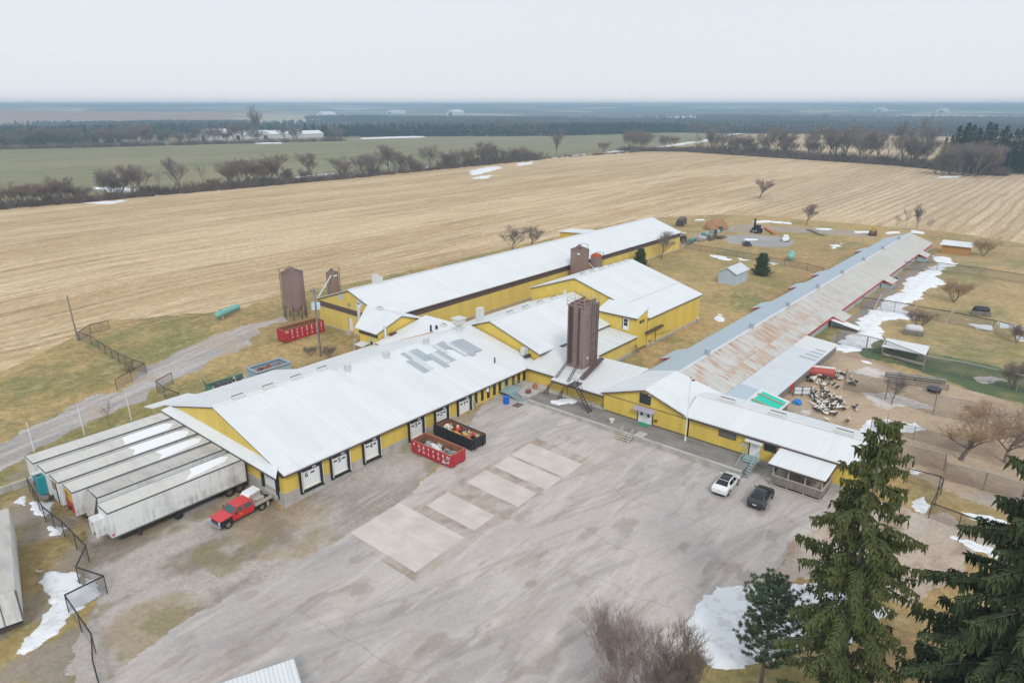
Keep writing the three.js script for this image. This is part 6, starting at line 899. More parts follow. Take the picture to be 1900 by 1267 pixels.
// ---------------------------------------------------------------- chain-link and paddock fences
const linkAlpha = tex(64, 64, (i, j) => { const a = (i + j) % 32, b = (i - j + 64) % 32, v = a < 5 || b < 5 ? 1 : 0; return [v, v, v]; }, false); linkAlpha.magFilter = THREE.LinearFilter;
const mLink = new THREE.MeshStandardMaterial({ color: new THREE.Color().setRGB(0.13, 0.135, 0.15), roughness: 0.5, metalness: 0.3, alphaMap: rep(linkAlpha, 6, 6), transparent: true, side: THREE.DoubleSide });
const mPostB = std(0.02, 0.022, 0.026, 0.5), mPostW = std(0.27, 0.225, 0.18, 0.9), mRailGrey = std(0.36, 0.35, 0.33, 0.7);
function fence(px, h, label, o = {}) {
  const k = o.k ?? 1, T = px.trim().split(/\s+/).map(q => { const [a, b] = q.split(',').map(Number), X = (o.ox ?? 0) + a / k, Y = (o.oy ?? 0) + b / k; let y = h; for (let i = 0; i < 6; i++) { const p = atY(X, Y, y); y = ground(p.x, p.z) + h; } return atY(X, Y, y); });
  const c = V(T[0].x, T[0].y - h, T[0].z), t = site(o.name ?? 'chain_link_fence', label, 'fence', c), pm = o.post ?? mPostB, pr = o.pr ?? 0.04;
  for (let i = 0; i < T.length - 1; i++) {
    const a = T[i], b2 = T[i + 1], n = Math.max(1, Math.round(a.distanceTo(b2) / (o.step ?? 3)));
    for (let j = 0; j < n + (i === T.length - 2 ? 1 : 0); j++) { const q = a.clone().lerp(b2, j / n), gy = ground(q.x, q.z); part('post', pm, t, b => b.tube(V(q.x, gy - 0.1, q.z), V(q.x, gy + h + (o.over ?? 0.03), q.z), pr, pr, 7)); }
    for (let j = 0; j < n; j++) { const q = a.clone().lerp(b2, j / n), r = a.clone().lerp(b2, (j + 1) / n), gq = ground(q.x, q.z), gr = ground(r.x, r.z);
      part('top_rail', o.rail ?? pm, t, b => b.bar(V(q.x, gq + h, q.z), V(r.x, gr + h, r.z), o.rw ?? 0.07, o.rh ?? o.rw ?? 0.07));
      if (o.mid) part('mid_rail', o.rail ?? pm, t, b => b.bar(V(q.x, gq + h * 0.5, q.z), V(r.x, gr + h * 0.5, r.z), 0.05));
      if (o.mesh !== false) part('wire_mesh', mLink, t, b => b.quad(V(q.x, gq + 0.03, q.z), V(r.x, gr + 0.03, r.z), V(r.x, gr + h - 0.03, r.z), V(q.x, gq + h - 0.03, q.z))); }
  }
  return t;
}
fence('115,350 185,480 270,545 380,655 335,750 460,790 285,875 405,1050 410,1165 440,1275', 1.9, 'zigzag black chain link fence around the large snow patch by the trailers', { k: 2.404, oy: 740, rw: 0.1 });
fence('790,215 650,250 570,300 660,330 760,395 860,455 960,500 1060,530 840,650', 1.8, 'stepped black chain link fence between cornfield pole and gravel drive', { k: 3.96, oy: 540, rw: 0.09 });
fence('1255,600 1140,660 1200,710 1310,750', 1.8, 'short black chain link fence behind the warehouse roof corner', { k: 3.96, oy: 540, rw: 0.09 });
fence('1272,451 1332,460 1406,472 1457,482 1500,490 1530,497', 1.7, 'long dark wire fence across the lawn behind the small conifer', { step: 5, rw: 0.07 });
fence('1601,551.5 1663,560 1716,570 1765,578 1847,594.6 1905,609', 2.4, 'dark railed paddock fence with leaning pale poles across the snow path', { step: 6, rw: 0.12, post: mPostW, rail: mPostB, pr: 0.06, name: 'paddock_fence' });
fence('1677,486 1741,487 1820,497 1910,511', 2.2, 'grey wire paddock fence in front of the orange board shed', { step: 7, rw: 0.1, post: mPostW, rail: mPostB, pr: 0.06, name: 'paddock_fence' });
fence('1555,613 1612,624 1645,632 1719,660 1790,672 1894,695 1960,710', 2.6, 'tall timber paddock fence bordering the green grass strip', { step: 7, rw: 0.12, post: mPostW, rail: mRailGrey, pr: 0.1, name: 'paddock_fence' });
fence('1572,688 1650,706 1740,732 1840,752', 3.0, 'netting fence on wooden posts dividing the duck yard', { step: 6.5, rw: 0.05, post: mPostW, rail: mRailGrey, pr: 0.08, name: 'pen_fence', over: 0.3 });
fence('1640,815 1759,842 1759,858 1834,877 1905,898', 2.2, 'grey railed pen fence behind the tall spruce', { step: 5, rw: 0.1, post: mPostW, rail: mRailGrey, pr: 0.1, name: 'pen_fence' });
fence('1688,869 1747,884 1752,891 1730,933 1844,975 1920,998', 1.8, 'black chain link pen fence between the two spruces', { step: 3, rw: 0.09 });
fence('1620,775 1700,792 1800,818', 1.8, 'low netting fence on stakes beside the bare round trees', { step: 4, rw: 0.05, post: mPostW, rail: mRailGrey, pr: 0.05, name: 'pen_fence' });
for (const [tx, ty, bx, by] of [[1632, 547, 1620, 577], [1700, 553, 1688, 591], [1764, 566, 1753, 604], [1851, 583, 1838, 621]]) { const p = G(bx, by), t = thing('leaning_pole', 'pale leaning timber pole in the paddock fence over the snow path', 'pole', p, 0, 'leaning poles in the paddock'); part('pole', mWoodPale, t, b => b.tube(V(0, -0.1, 0), V(0.9, 3.6, 0.9), 0.12, 0.1, 8)); part('strut', mWoodPale, t, b => b.tube(V(1.1, 0, 1.3), V(0.75, 2.9, 0.8), 0.06, 0.06, 6)); }
{ const t = site('concrete_wall', 'low grey concrete retaining wall beside the row of trailers', 'wall', V(14, -1.7, -88)); for (let k = 0; k < 4; k++) part('wall_block', mConc, t, b => b.box(8 + k * 2.6, -1.9, -88.2, 8 + k * 2.6 + 2.56, -0.9, -87.9)); }
// ---------------------------------------------------------------- paddock shelters and feeders
{
  const q = [[1645.5, 627], [1726, 642], [1719, 658.5], [1637, 642]].map(([a, b]) => atY(a, b, 1.9)), t = site('open_shelter', 'open field shelter with flat white roof on timber posts above green grass', 'shelter', V(q[3].x, 0, q[3].z));
  part('roof', mRoof, t, b => b.solid(q, V(0, -0.1, 0))); for (const v of q) { const c = v.clone().lerp(q[0].clone().add(q[2]).multiplyScalar(0.5), 0.06); part('post', mPostW, t, b => b.bar(V(c.x, 0, c.z), V(c.x, 1.8, c.z), 0.12)); } part('back_board', mWood, t, b => b.bar(V(q[0].x, 0.5, q[0].z), V(q[1].x, 0.5, q[1].z), 0.06, 0.9)); part('trough', mWoodPale, t, b => b.bar(V(q[3].x + 1, 0.3, q[3].z + 0.3), V(q[2].x - 0.3, 0.3, q[2].z), 0.5, 0.3));
  const f = (px, py, label, m, turn) => { const p = G(px, py), o = thing('feed_rack', label, 'feeder', p, turn); for (const x of [-1.4, 1.4]) for (const z of [-0.8, 0.8]) part('leg', mPostW, o, b => b.bar(V(x, 0, z), V(x, 0.9, z), 0.12)); part('crib', mWood, o, b => b.box(-1.6, 0.4, -0.95, 1.6, 0.55, 0.95)); for (let k = 0; k < 4; k++) part('board', mWood, o, b => b.box(-1.6, 0.1 + k * 0.22, 0.96, 1.6, 0.28 + k * 0.22, 1.0)); const g = new THREE.CapsuleGeometry(0.75, 1.5, 6, 16); g.rotateZ(Math.PI / 2); g.translate(0, 1.05, 0); put('tank', g, m, o); };
  f(1820, 584, 'black tank lying in a timber feed rack in the far paddock', std(0.02, 0.02, 0.025, 0.5), -1.3); f(1695, 620, 'white topped timber feed rack beside the bare shrub in the paddock', mWhiteDirty, -1.35);
  const w = G(1700, 712), o = thing('timber_pen', 'weathered timber pen frame on the brown yard', 'pen', V(w.x, 0, w.z), -1.25); for (const x of [-4, 0, 4]) for (const z of [-1.2, 1.2]) part('post', mPostW, o, b => b.bar(V(x, 0, z), V(x, 0.9, z), 0.14)); for (const z of [-1.2, 1.2]) for (const y of [0.2, 0.5, 0.8]) part('rail', mWood, o, b => b.bar(V(-4, y, z), V(4, y, z), 0.05, 0.16)); part('roof_slats', mWood, o, b => b.box(-4.1, 0.9, -1.3, 4.1, 0.96, -0.2));
  const bt = G(1733, 728), tb = thing('black_tub', 'black plastic tub standing on the bare yard', 'tub', V(bt.x, 0, bt.z)); part('tub', mBlack, tb, b => b.tube(V(0, 0, 0), V(0, 0.6, 0), 0.8, 0.95, 18)); part('rim', mDark, tb, b => b.tube(V(0, 0.6, 0), V(0, 0.66, 0), 1.0, 1.0, 18));
  const rd = atY(1524, 690, 0.6), rh = thing('barrel_hut', 'red half barrel hut with pale top among the ducks', 'hut', V(rd.x, 0, rd.z), -1.2); part('side_shell', std(0.42, 0.08, 0.06, 0.6), rh, b => b.tube(V(-1.9, 0.55, 0), V(1.9, 0.55, 0), 0.85, 0.85, 20)); part('top_sheet', mWhiteDirty, rh, b => b.tube(V(-1.95, 0.85, -0.18), V(1.95, 0.85, -0.18), 0.66, 0.66, 16)); part('end_ring', mBlack, rh, b => b.tube(V(1.9, 0.55, 0), V(1.96, 0.55, 0), 0.7, 0.7, 16));
  const bl = G(1480, 748), bt2 = thing('blue_tarp', 'crumpled blue plastic sheet beside the green tarpaulin roof', 'tarpaulin', V(bl.x, 0.02, bl.z)); { const g = new THREE.IcosahedronGeometry(0.6, 3), a = g.attributes.position; for (let i = 0; i < a.count; i++) { const f = 0.7 + 0.6 * vn(a.getX(i) * 5 + 3, a.getZ(i) * 5 + a.getY(i) * 3); a.setXYZ(i, a.getX(i) * f * 1.3, Math.max(0, a.getY(i) * f * 0.6 + 0.15), a.getZ(i) * f); } g.computeVertexNormals(); put('sheet', g, std(0.01, 0.2, 0.6, 0.5), bt2); }
  const sg = G(1488, 735), gt = thing('pen_gate', 'grey blue steel gate leaning at the duck yard corner', 'gate', V(sg.x, 0, sg.z), -0.9); for (const x of [-1.2, 0, 1.2]) part('upright', std(0.12, 0.15, 0.2, 0.6), gt, b => b.bar(V(x, 0, 0), V(x, 1.5, 0), 0.14)); for (const y of [0.3, 0.9, 1.45]) part('rail', std(0.12, 0.15, 0.2, 0.6), gt, b => b.bar(V(-1.2, y, 0), V(1.2, y, 0), 0.06)); part('white_panel', mWhite, gt, b => b.box(-1.1, 0.35, -0.03, 1.1, 1.4, -0.01));
  for (const [x, y, s] of [[1562, 585, 1], [1655, 516, 1], [1714, 470, 1]]) { const p = G(x + 6, y + 6), n = thing('water_barrel', 'black water barrel beside a red trimmed shed porch', 'barrel', V(p.x, 0, p.z), 0, 'water barrels along the rusty shed'); part('barrel', mBlack, n, b => b.tube(V(0, 0, 0), V(0, 1.0 * s, 0), 0.5, 0.5, 14)); part('cover', mWhite, n, b => b.solid([V(0.5, 1.0, -0.6), V(1.6, 0.35, -0.6), V(1.6, 0.35, 0.6), V(0.5, 1.0, 0.6)], V(0.02, 0.05, 0))); }
  const wb = atY(1570, 603, 0.8), wr = thing('ramp_cover', 'white sloping sheet cover beside the nearest shed porch', 'cover', V(wb.x, 0, wb.z)); part('sheet', mWhite, wr, b => b.solid([V(-1.2, 1.5, -2.4), V(1.0, 1.5, -2.4), V(1.2, 0.5, 2.6), V(-1.0, 0.5, 2.6)], V(0, 0.06, 0))); for (const [x, z, y] of [[-1, -2.2, 1.5], [0.9, -2.2, 1.5], [-0.9, 2.4, 0.5], [1.1, 2.4, 0.5]]) part('leg', mPostW, wr, b => b.bar(V(x, 0, z), V(x, y, z), 0.08));
}
// ---------------------------------------------------------------- yard junk, far machinery
{
  const p = atY(500, 690, 1.2), t = site('scrap_skip', 'open pale blue skip of rusty scrap behind the warehouse roof', 'skip', V(52.5, 0, -94.2)), m = std(0.34, 0.47, 0.55, 0.7); void p;
  part('skip_wall', m, t, b => b.box(49.6, -1, -95.6, 55.4, 1.3, -95.5).box(49.6, -1, -92.6, 55.4, 1.3, -92.5).box(49.6, -1, -95.5, 49.7, 1.3, -92.6).box(55.3, -1, -95.5, 55.4, 1.3, -92.6)); part('rim', std(0.28, 0.33, 0.38, 0.7), t, b => b.box(49.4, 1.3, -95.8, 55.6, 1.4, -95.3).box(49.4, 1.3, -92.8, 55.6, 1.4, -92.3).box(49.4, 1.3, -95.3, 49.9, 1.4, -92.8).box(55.1, 1.3, -95.3, 55.6, 1.4, -92.8)); part('floor', mRustIn, t, b => b.box(49.7, -0.4, -95.5, 55.3, -0.3, -92.6));
  const g = site('green_skip', 'dark green skip full of scrap with an open lid behind the warehouse roof', 'skip', V(47, 0, -94)), gm = std(0.08, 0.2, 0.16, 0.7); part('skip_wall', gm, g, b => b.box(42.6, -1.2, -95.2, 48.6, 0.9, -95.1).box(42.6, -1.2, -92.7, 48.6, 0.9, -92.6).box(42.6, -1.2, -95.1, 42.7, 0.9, -92.7)); part('lid', gm, g, b => b.solid([V(42.6, 0.9, -95.2), V(42.6, 0.9, -94.4), V(42.0, 2.3, -94.6)], V(0.06, 0, 0))); part('floor', mRustIn, g, b => b.box(42.7, -0.2, -95.1, 48.6, -0.1, -92.7));
  const sm = [std(0.25, 0.09, 0.06, 0.9), std(0.32, 0.14, 0.09, 0.9), std(0.09, 0.07, 0.09, 0.8), std(0.5, 0.46, 0.42, 0.8)];
  for (let k = 0; k < 22; k++) { const b1 = rnd() < 0.5, o = thing('scrap_piece', b1 ? 'rusty scrap piece heaped in the pale blue skip' : 'dark scrap piece heaped in the green skip', 'scrap', b1 ? V(R(50.2, 54.8), R(0.7, 1.25), R(-95, -93.1)) : V(R(43.2, 48.6), R(0.2, 0.75), R(-94.8, -93)), R(0, 3), b1 ? 'scrap in the blue skip' : 'scrap in the green skip'); o.rotation.set(R(-0.6, 0.6), R(0, 3), R(-0.6, 0.6)); const s = R(0.3, 0.7), mm = sm[b1 ? rnd() * 2 | 0 : 2 + (rnd() * 2 | 0)]; part('plate', mm, o, b => b.box(-s, -0.1, -s * 0.5, s, 0.1, s * 0.5)); part('lug', mm, o, b => b.tube(V(0, 0.1, 0), V(0.1, 0.4, 0), 0.12, 0.1, 8)); }
  const w = G(1265, 417), h = thing('farm_wagon', 'dark rusty farm wagon on the grass at the barn corner', 'wagon', w, 0.3); part('bed', mDark, h, b => b.box(-4.5, 1.0, -1.2, 3.2, 1.9, 1.2)); part('deck_load', std(0.14, 0.1, 0.08, 0.9), h, b => b.box(-4.2, 1.9, -1, 2.6, 2.5, 0.8)); for (const x of [-3, 2]) for (const z of [-1.1, 1.1]) wheel(h, x, 0.55, z, 0.55, 0.3); part('drawbar', mDark, h, b => b.bar(V(3.2, 1.1, 0), V(6, 0.6, 0), 0.2)); part('hitch_frame', mDark, h, b => b.bar(V(5.2, 0, -0.8), V(5.2, 2, -0.8), 0.12).bar(V(5.2, 2, -0.8), V(3, 2, -0.8), 0.12));
  const dm = G(1330, 424), dh = thing('dirt_mound', 'heap of brown soil beside the farm track', 'mound', dm); { const g2 = new THREE.SphereGeometry(1, 40, 20, 0, 6.2832, 0, 1.5708), a = g2.attributes.position; for (let i = 0; i < a.count; i++) { const x = a.getX(i), y = a.getY(i), z = a.getZ(i), f = 0.75 + 0.5 * fbm(x * 2 + 5, z * 2 + y, 4); a.setXYZ(i, x * 5.5 * f, Math.pow(Math.max(0, y), 1.4) * 3.4 * f - 0.1, z * 4 * f); } g2.computeVertexNormals(); put('soil', g2, new THREE.MeshStandardMaterial({ map: rep(tex(128, 128, (i, j) => mul3([0.36, 0.2, 0.095], 0.7 + 0.6 * fbm(i / 9, j / 9, 3))), 2, 2), roughness: 1 }), dh); }
  const rows = [std(0.45, 0.43, 0.40, 0.8), std(0.10, 0.09, 0.09, 0.8), std(0.10, 0.33, 0.26, 0.8), std(0.6, 0.6, 0.6, 0.7)];
  for (let k = 0; k < 16; k++) { const u = k / 15, q = G(lerp(1282, 1340, u) + R(-3, 3), lerp(449, 430, u) + R(-2, 2)), o = thing('farm_junk', 'discarded farm crate or drum in the row beside the dirt track', 'junk', q, R(0, 3), 'discarded farm gear along the track'); const s = R(0.5, 1.1), mm = rows[k < 4 ? 2 : rnd() * 4 | 0]; if (k % 3) { part('crate', mm, o, b => b.box(-s, 0, -s * 0.6, s, s * R(0.7, 1.4), s * 0.6)); part('base', mDark, o, b => b.box(-s * 1.05, -0.05, -s * 0.65, s * 1.05, 0.06, s * 0.65)); } else { part('drum', mm, o, b => b.tube(V(0, 0, 0), V(0, s * 1.5, 0), s * 0.6, s * 0.6, 12)); part('hoop', mDark, o, b => b.tube(V(0, s * 0.7, 0), V(0, s * 0.78, 0), s * 0.63, s * 0.63, 12)); } }
  const tr = G(1268, 446), ta = thing('small_tractor', 'small dark tractor parked against the far barn corner', 'tractor', tr, 0.4); part('body', mDark, ta, b => b.box(-1.6, 0.7, -0.5, 1.4, 1.5, 0.5)); part('canopy', mWhiteDirty, ta, b => b.box(-1.4, 2.4, -0.8, 0.4, 2.5, 0.8)); for (const z of [-0.7, 0.7]) { part('canopy_post', mDark, ta, b => b.bar(V(-1.2, 1.4, z), V(-1.2, 2.4, z), 0.08)); wheel(ta, -1, 0.75, z * 1.2, 0.75, 0.4); wheel(ta, 1.1, 0.45, z * 1.1, 0.45, 0.3); }
  const tr2 = G(1403, 432), tt = thing('farm_tractor', 'dark tractor with raised loader on the gravel turning circle', 'tractor', tr2, 1.2); part('body', mBlack, tt, b => b.box(-1.5, 0.8, -0.5, 1.5, 1.6, 0.5)); part('cab', mGlass, tt, b => b.box(-1.2, 1.6, -0.7, 0.1, 2.8, 0.7)); part('exhaust', mBlack, tt, b => b.tube(V(0.8, 1.6, 0), V(0.8, 4.6, 0), 0.35, 0.3, 8)); for (const z of [-0.9, 0.9]) { wheel(tt, -0.9, 0.85, z, 0.85, 0.45); wheel(tt, 1.2, 0.5, z, 0.5, 0.3); }
  const yl = G(1620, 436), yt = thing('yellow_loader', 'yellow and rust coloured loader parked on the track beyond the long shed', 'loader', yl, 0.2), ym = std(0.5, 0.32, 0.04, 0.6); part('body', std(0.2, 0.12, 0.06, 0.8), yt, b => b.box(-2, 0.6, -0.8, 1.6, 1.4, 0.8)); part('cab', ym, yt, b => b.box(-0.8, 1.4, -0.7, 0.6, 2.6, 0.7)); part('bucket', ym, yt, b => b.box(2.2, 0.2, -1.1, 2.9, 1, 1.1)); part('arm', ym, yt, b => b.bar(V(0.8, 1.6, 0), V(2.3, 0.7, 0), 0.3)); for (const x of [-1.4, 1.2]) for (const z of [-0.9, 0.9]) wheel(yt, x, 0.65, z, 0.65, 0.4);
  const op = G(1428, 430), oo = thing('orange_pipe', 'bright orange culvert pipe lying on the grass', 'pipe', op, 0.62); part('pipe', std(0.62, 0.18, 0.05, 0.5), oo, b => b.tube(V(-5.5, 0.45, 0), V(5.5, 0.45, 0), 0.45, 0.45, 14)); part('pipe_mouth', mBlack, oo, b => b.tube(V(5.49, 0.45, 0), V(5.52, 0.45, 0), 0.36, 0.36, 14));
  const lg = G(1515, 432), lo = thing('log_pile', 'stack of pale planks and logs on the grass beside the track', 'logs', lg, 0.7); for (let k = 0; k < 6; k++) part('log', k % 2 ? mWoodPale : mWood, lo, b => b.tube(V(-5 + R(-1, 1), 0.2 + (k % 2) * 0.35, -0.9 + k * 0.35), V(5 + R(-1, 1), 0.2 + (k % 2) * 0.35, -0.9 + k * 0.35), 0.2, 0.18, 8));
  const bo = G(1458, 446), bb = thing('white_boat', 'small white covered boat on the gravel pad', 'boat', bo, 0.3); { const { geo } = loft([[-3, 0.2, 0.8, 0.9, 0.5, 0.9, 0.8], [0, 0.05, 0.8, 1.0, 0.7, 1.1, 1.0], [2.2, 0.2, 0.9, 1.0, 0.4, 0.8, 0.7], [3.2, 0.7, 1.0, 1.05, 0.05, 0.1, 0.08]]); put('hull', geo, mWhite, bb); part('cabin_cover', mWhite, bb, b => b.box(-1.6, 0.9, -0.7, 0.6, 1.7, 0.7)); part('hull_stripe', std(0.2, 0.3, 0.45, 0.5), bb, b => b.box(-2.8, 0.45, 0.95, 1.8, 0.6, 1.08)); }
  const hw = G(1386, 455), hh = thing('harrow_frame', 'dark tangled harrow frame lying on the gravel pad', 'implement', hw, 0.5); for (let k = 0; k < 5; k++) part('bar', mBlack, hh, b => b.bar(V(-2.6, 0.3 + 0.1 * (k % 2), -1 + k * 0.5), V(2.6 + R(-1, 1), 0.5, -1 + k * 0.5), 0.18)); for (const x of [-2, 0, 2]) part('cross_bar', mBlack, hh, b => b.bar(V(x, 0.55, -1.2), V(x, 0.55, 1.2), 0.16)); part('hopper', std(0.05, 0.06, 0.1, 0.6), hh, b => b.box(-1.6, 0.6, -0.6, -0.2, 1.4, 0.6));
  const st = G(1105 + 410, 590); void st;
}
// ---------------------------------------------------------------- ducks
{
  const body = (m1, m2, up) => { const t = new THREE.Group(); t.name = 'duck'; const g = new THREE.SphereGeometry(1, 16, 12), a = g.attributes.position; for (let i = 0; i < a.count; i++) { const x = a.getX(i), y = a.getY(i), z = a.getZ(i), taper = 1 - 0.45 * Math.max(0, -x) * Math.max(0, -x); a.setXYZ(i, x * 0.33, (y * 0.155 + (x < 0 ? 0.05 * -x : 0)) * taper + 0.30, z * 0.15 * taper); } g.computeVertexNormals(); const b = put('body', g, m1, t);
    const n = new GB(); n.tube(V(0.22, 0.34, 0), V(0.33, 0.34 + up, 0), 0.075, 0.05, 8, false).tube(V(0.33, 0.34 + up, 0), V(0.44, 0.37 + up, 0), 0.062, 0.05, 8).tube(V(0.43, 0.365 + up, 0), V(0.53, 0.35 + up, 0), 0.03, 0.022, 6); n.build('neck_and_head', m2, b);
    const w = new GB(); for (const s of [-1, 1]) w.solid([V(0.12, 0.36, s * 0.135), V(-0.3, 0.37, s * 0.09), V(-0.1, 0.26, s * 0.15), V(0.1, 0.27, s * 0.152)], V(0, 0, s * 0.02)); w.build('wings', m1 === mWhite ? m2 : m1, b); const tl = new GB(); tl.solid([V(-0.26, 0.38, -0.07), V(-0.26, 0.38, 0.07), V(-0.46, 0.44, 0.05), V(-0.46, 0.44, -0.05)], V(0, -0.03, 0)); tl.build('tail', m1, b); for (const z of [-0.06, 0.06]) { const l = new GB(); l.bar(V(0.02, 0, z), V(0.0, 0.2, z), 0.025); l.box(0, 0, z - 0.035, 0.09, 0.012, z + 0.035); l.build('leg', std(0.5, 0.3, 0.08, 0.7), t); } return t; };
  const dw = std(0.76, 0.72, 0.64, 0.8), dk = std(0.03, 0.028, 0.03, 0.6), db = std(0.14, 0.09, 0.06, 0.8), kinds = [[body(dw, dw, 0.24), 'white duck in the crowded flock on the bare yard', 'white ducks'], [body(dk, dw, 0.2), 'black bodied duck with white neck in the flock on the bare yard', 'black ducks with white necks'], [body(dk, dk, 0.16), 'black duck in the crowded flock on the bare yard', 'black ducks'], [body(db, dw, 0.14), 'brown duck in the crowded flock on the bare yard', 'brown ducks']];
  const zones = [['1500,692 1545,688 1568,700 1556,716 1520,718 1496,714', 52], ['1502,728 1525,722 1550,738 1566,750 1560,764 1535,772 1510,764', 88], ['1560,695 1590,690 1590,725 1520,728 1540,715', 16], ['1505,722 1560,730 1600,760 1540,790 1500,780', 14]];
  for (const [s, n] of zones) { const z = zone(PX(s)); let c = 0; while (c < n) { const x = R(z.x0, z.x1), q = R(z.z0, z.z1); if (!inside(z, x, q)) continue; c++; const [src, label, group] = kinds[rnd() < 0.4 ? 0 : rnd() < 0.55 ? 1 : rnd() < 0.75 ? 2 : 3], o = src.clone(); o.name = numbered('duck'); tag(o, label, 'duck', group); o.position.set(x, ground(x, q), q); o.rotation.y = R(0, 6.28); o.scale.setScalar(R(0.95, 1.3)); scene.add(o); } }
  const d = G(1572, 786), o = kinds[3][0].clone(); o.name = numbered('duck'); tag(o, 'lone brown bird standing apart on the bare yard', 'duck'); o.position.copy(d); o.scale.setScalar(1.5); scene.add(o);
}
// ---------------------------------------------------------------- trees: bare hardwoods, hedgerows, conifers
const barkTex = tex(128, 128, (i, j) => { const a = wrapN((x, y) => fbm(x, y, 3), i, j, 128, 128, 14, 4); return mul3([0.20, 0.165, 0.14], 0.65 + 0.7 * a); });
const mBark = new THREE.MeshStandardMaterial({ map: barkTex, roughness: 0.95 }), mTwig = std(0.26, 0.205, 0.175, 0.95), mTwigRed = std(0.29, 0.205, 0.165, 0.95), mTwigGrey = std(0.245, 0.21, 0.195, 0.95), mTwigTan = std(0.42, 0.295, 0.18, 0.95), mBirch = new THREE.MeshStandardMaterial({ map: tex(64, 256, (i, j) => { const a = fbm(i / 9, j / 3.2, 3); return a > 0.66 ? [0.1, 0.09, 0.085] : mul3([0.55, 0.51, 0.47], 0.8 + 0.4 * vn(i / 5, j / 9)); }), roughness: 0.8 });
// one bare tree 1 unit tall: trunk and limbs in one mesh, twigs in another
function bareTree(o) {
  const limbs = new GB(), twigs = new GB(), { spread = 0.9, low = 0.18, forks = 5, stems = 1, twig = 0.0016, lift = 0.35, droop = 0, depth = 4, len = 0.34, thick = 0.022 } = o;
  const seg = (p, d, l, r0, r1, gb, k) => { const q = p.clone().addScaledVector(d, l); gb.tube(p, q, r0, r1, k, false); return q; };
  const grow = (p, d, l, r, lv) => {
    const n = lv === 0 ? 4 : lv < depth - 1 ? 3 : lv < depth ? 2 : 1; let q = p; const pts = [];
    for (let i = 0; i < n; i++) { const r0 = r * (1 - 0.45 * i / n), r1 = r * (1 - 0.45 * (i + 1) / n); d = d.clone().add(V(R(-1, 1), R(-0.5, 0.5) + (lv > 1 ? lift * 0.3 - droop * lv * 0.12 : 0.08), R(-1, 1)).multiplyScalar(0.17 + 0.05 * lv)).normalize(); q = seg(q, d, l / n, Math.max(twig, r0), Math.max(twig * 0.7, r1), lv >= 2 && r < 0.005 ? twigs : limbs, lv < 2 ? 6 : 3); pts.push([q, d, r1]); }
    if (lv >= depth) return;
    const c = lv === 0 ? forks : lv === depth - 1 ? 8 : 5;
    for (let i = 0; i < c; i++) { const [b, bd, br] = pts[Math.min(n - 1, Math.floor(lv === 0 ? n * (0.25 + 0.75 * i / c) : n * (0.2 + 0.8 * (i + 0.5) / c)))], a = R(0, 6.283) + i * 2.4, s = spread * R(0.6, 1.15), side = V(Math.cos(a), lift * R(0.4, 1.3) - droop, Math.sin(a)).multiplyScalar(s), nd = bd.clone().multiplyScalar(0.55).add(side).normalize(); grow(b, nd, l * R(0.52, 0.78), Math.max(twig, br * R(0.5, 0.72)), lv + 1); }
    if (lv > 0) { const [b, bd, br] = pts[n - 1]; grow(b, bd, l * 0.62, br * 0.8, lv + 1); }
  };
  for (let s = 0; s < stems; s++) { const a = s / stems * 6.283 + R(0, 1), d = stems > 1 ? V(Math.cos(a) * 0.4, 1, Math.sin(a) * 0.4).normalize() : V(R(-0.05, 0.05), 1, R(-0.05, 0.05)).normalize(); grow(V(stems > 1 ? Math.cos(a) * 0.02 : 0, -0.01, stems > 1 ? Math.sin(a) * 0.02 : 0), d, len * (stems > 1 ? 1.1 : 1), thick, 0); }
  // scale so that the tallest twig is at 1
  let top = 0; for (let i = 1; i < twigs.p.length; i += 3) top = Math.max(top, twigs.p[i]); for (const g of [limbs, twigs]) for (let i = 0; i < g.p.length; i++) g.p[i] /= top || 1;
  return { limbs: limbs.geo(), twigs: twigs.geo() };
}
const wide = [0, 1, 2].map(() => bareTree({ spread: 0.95, forks: 6, depth: 4, lift: 0.5, len: 0.36 })), tall = [0, 1].map(() => bareTree({ spread: 0.62, forks: 7, depth: 4, lift: 0.9, len: 0.5 })), bushy = [0, 1, 2].map(() => bareTree({ spread: 0.7, stems: 4, forks: 4, depth: 4, lift: 0.7, len: 0.42, thick: 0.016 })), thin = [bareTree({ spread: 0.5, forks: 6, depth: 3, lift: 1, len: 0.6, thick: 0.012 }), bareTree({ spread: 0.6, stems: 3, forks: 5, depth: 3, lift: 1, len: 0.5, thick: 0.01 })];
function bare(kind, i, p, h, w, label, category, group, twigM = mTwig, barkM = mBark, name = 'bare_tree') {
  const s = kind[i % kind.length], t = thing(name, label, category, p, R(0, 6.28), group); put('trunk', s.limbs, barkM, t); put('crown', s.twigs, twigM, t); t.scale.set(w, h, w); return t;
}
const hOf = (p, px, py) => { const d = ray(px, py); return CAMH + d.y * Math.hypot(p.x, p.z) / Math.hypot(d.x, d.z) - p.y; };
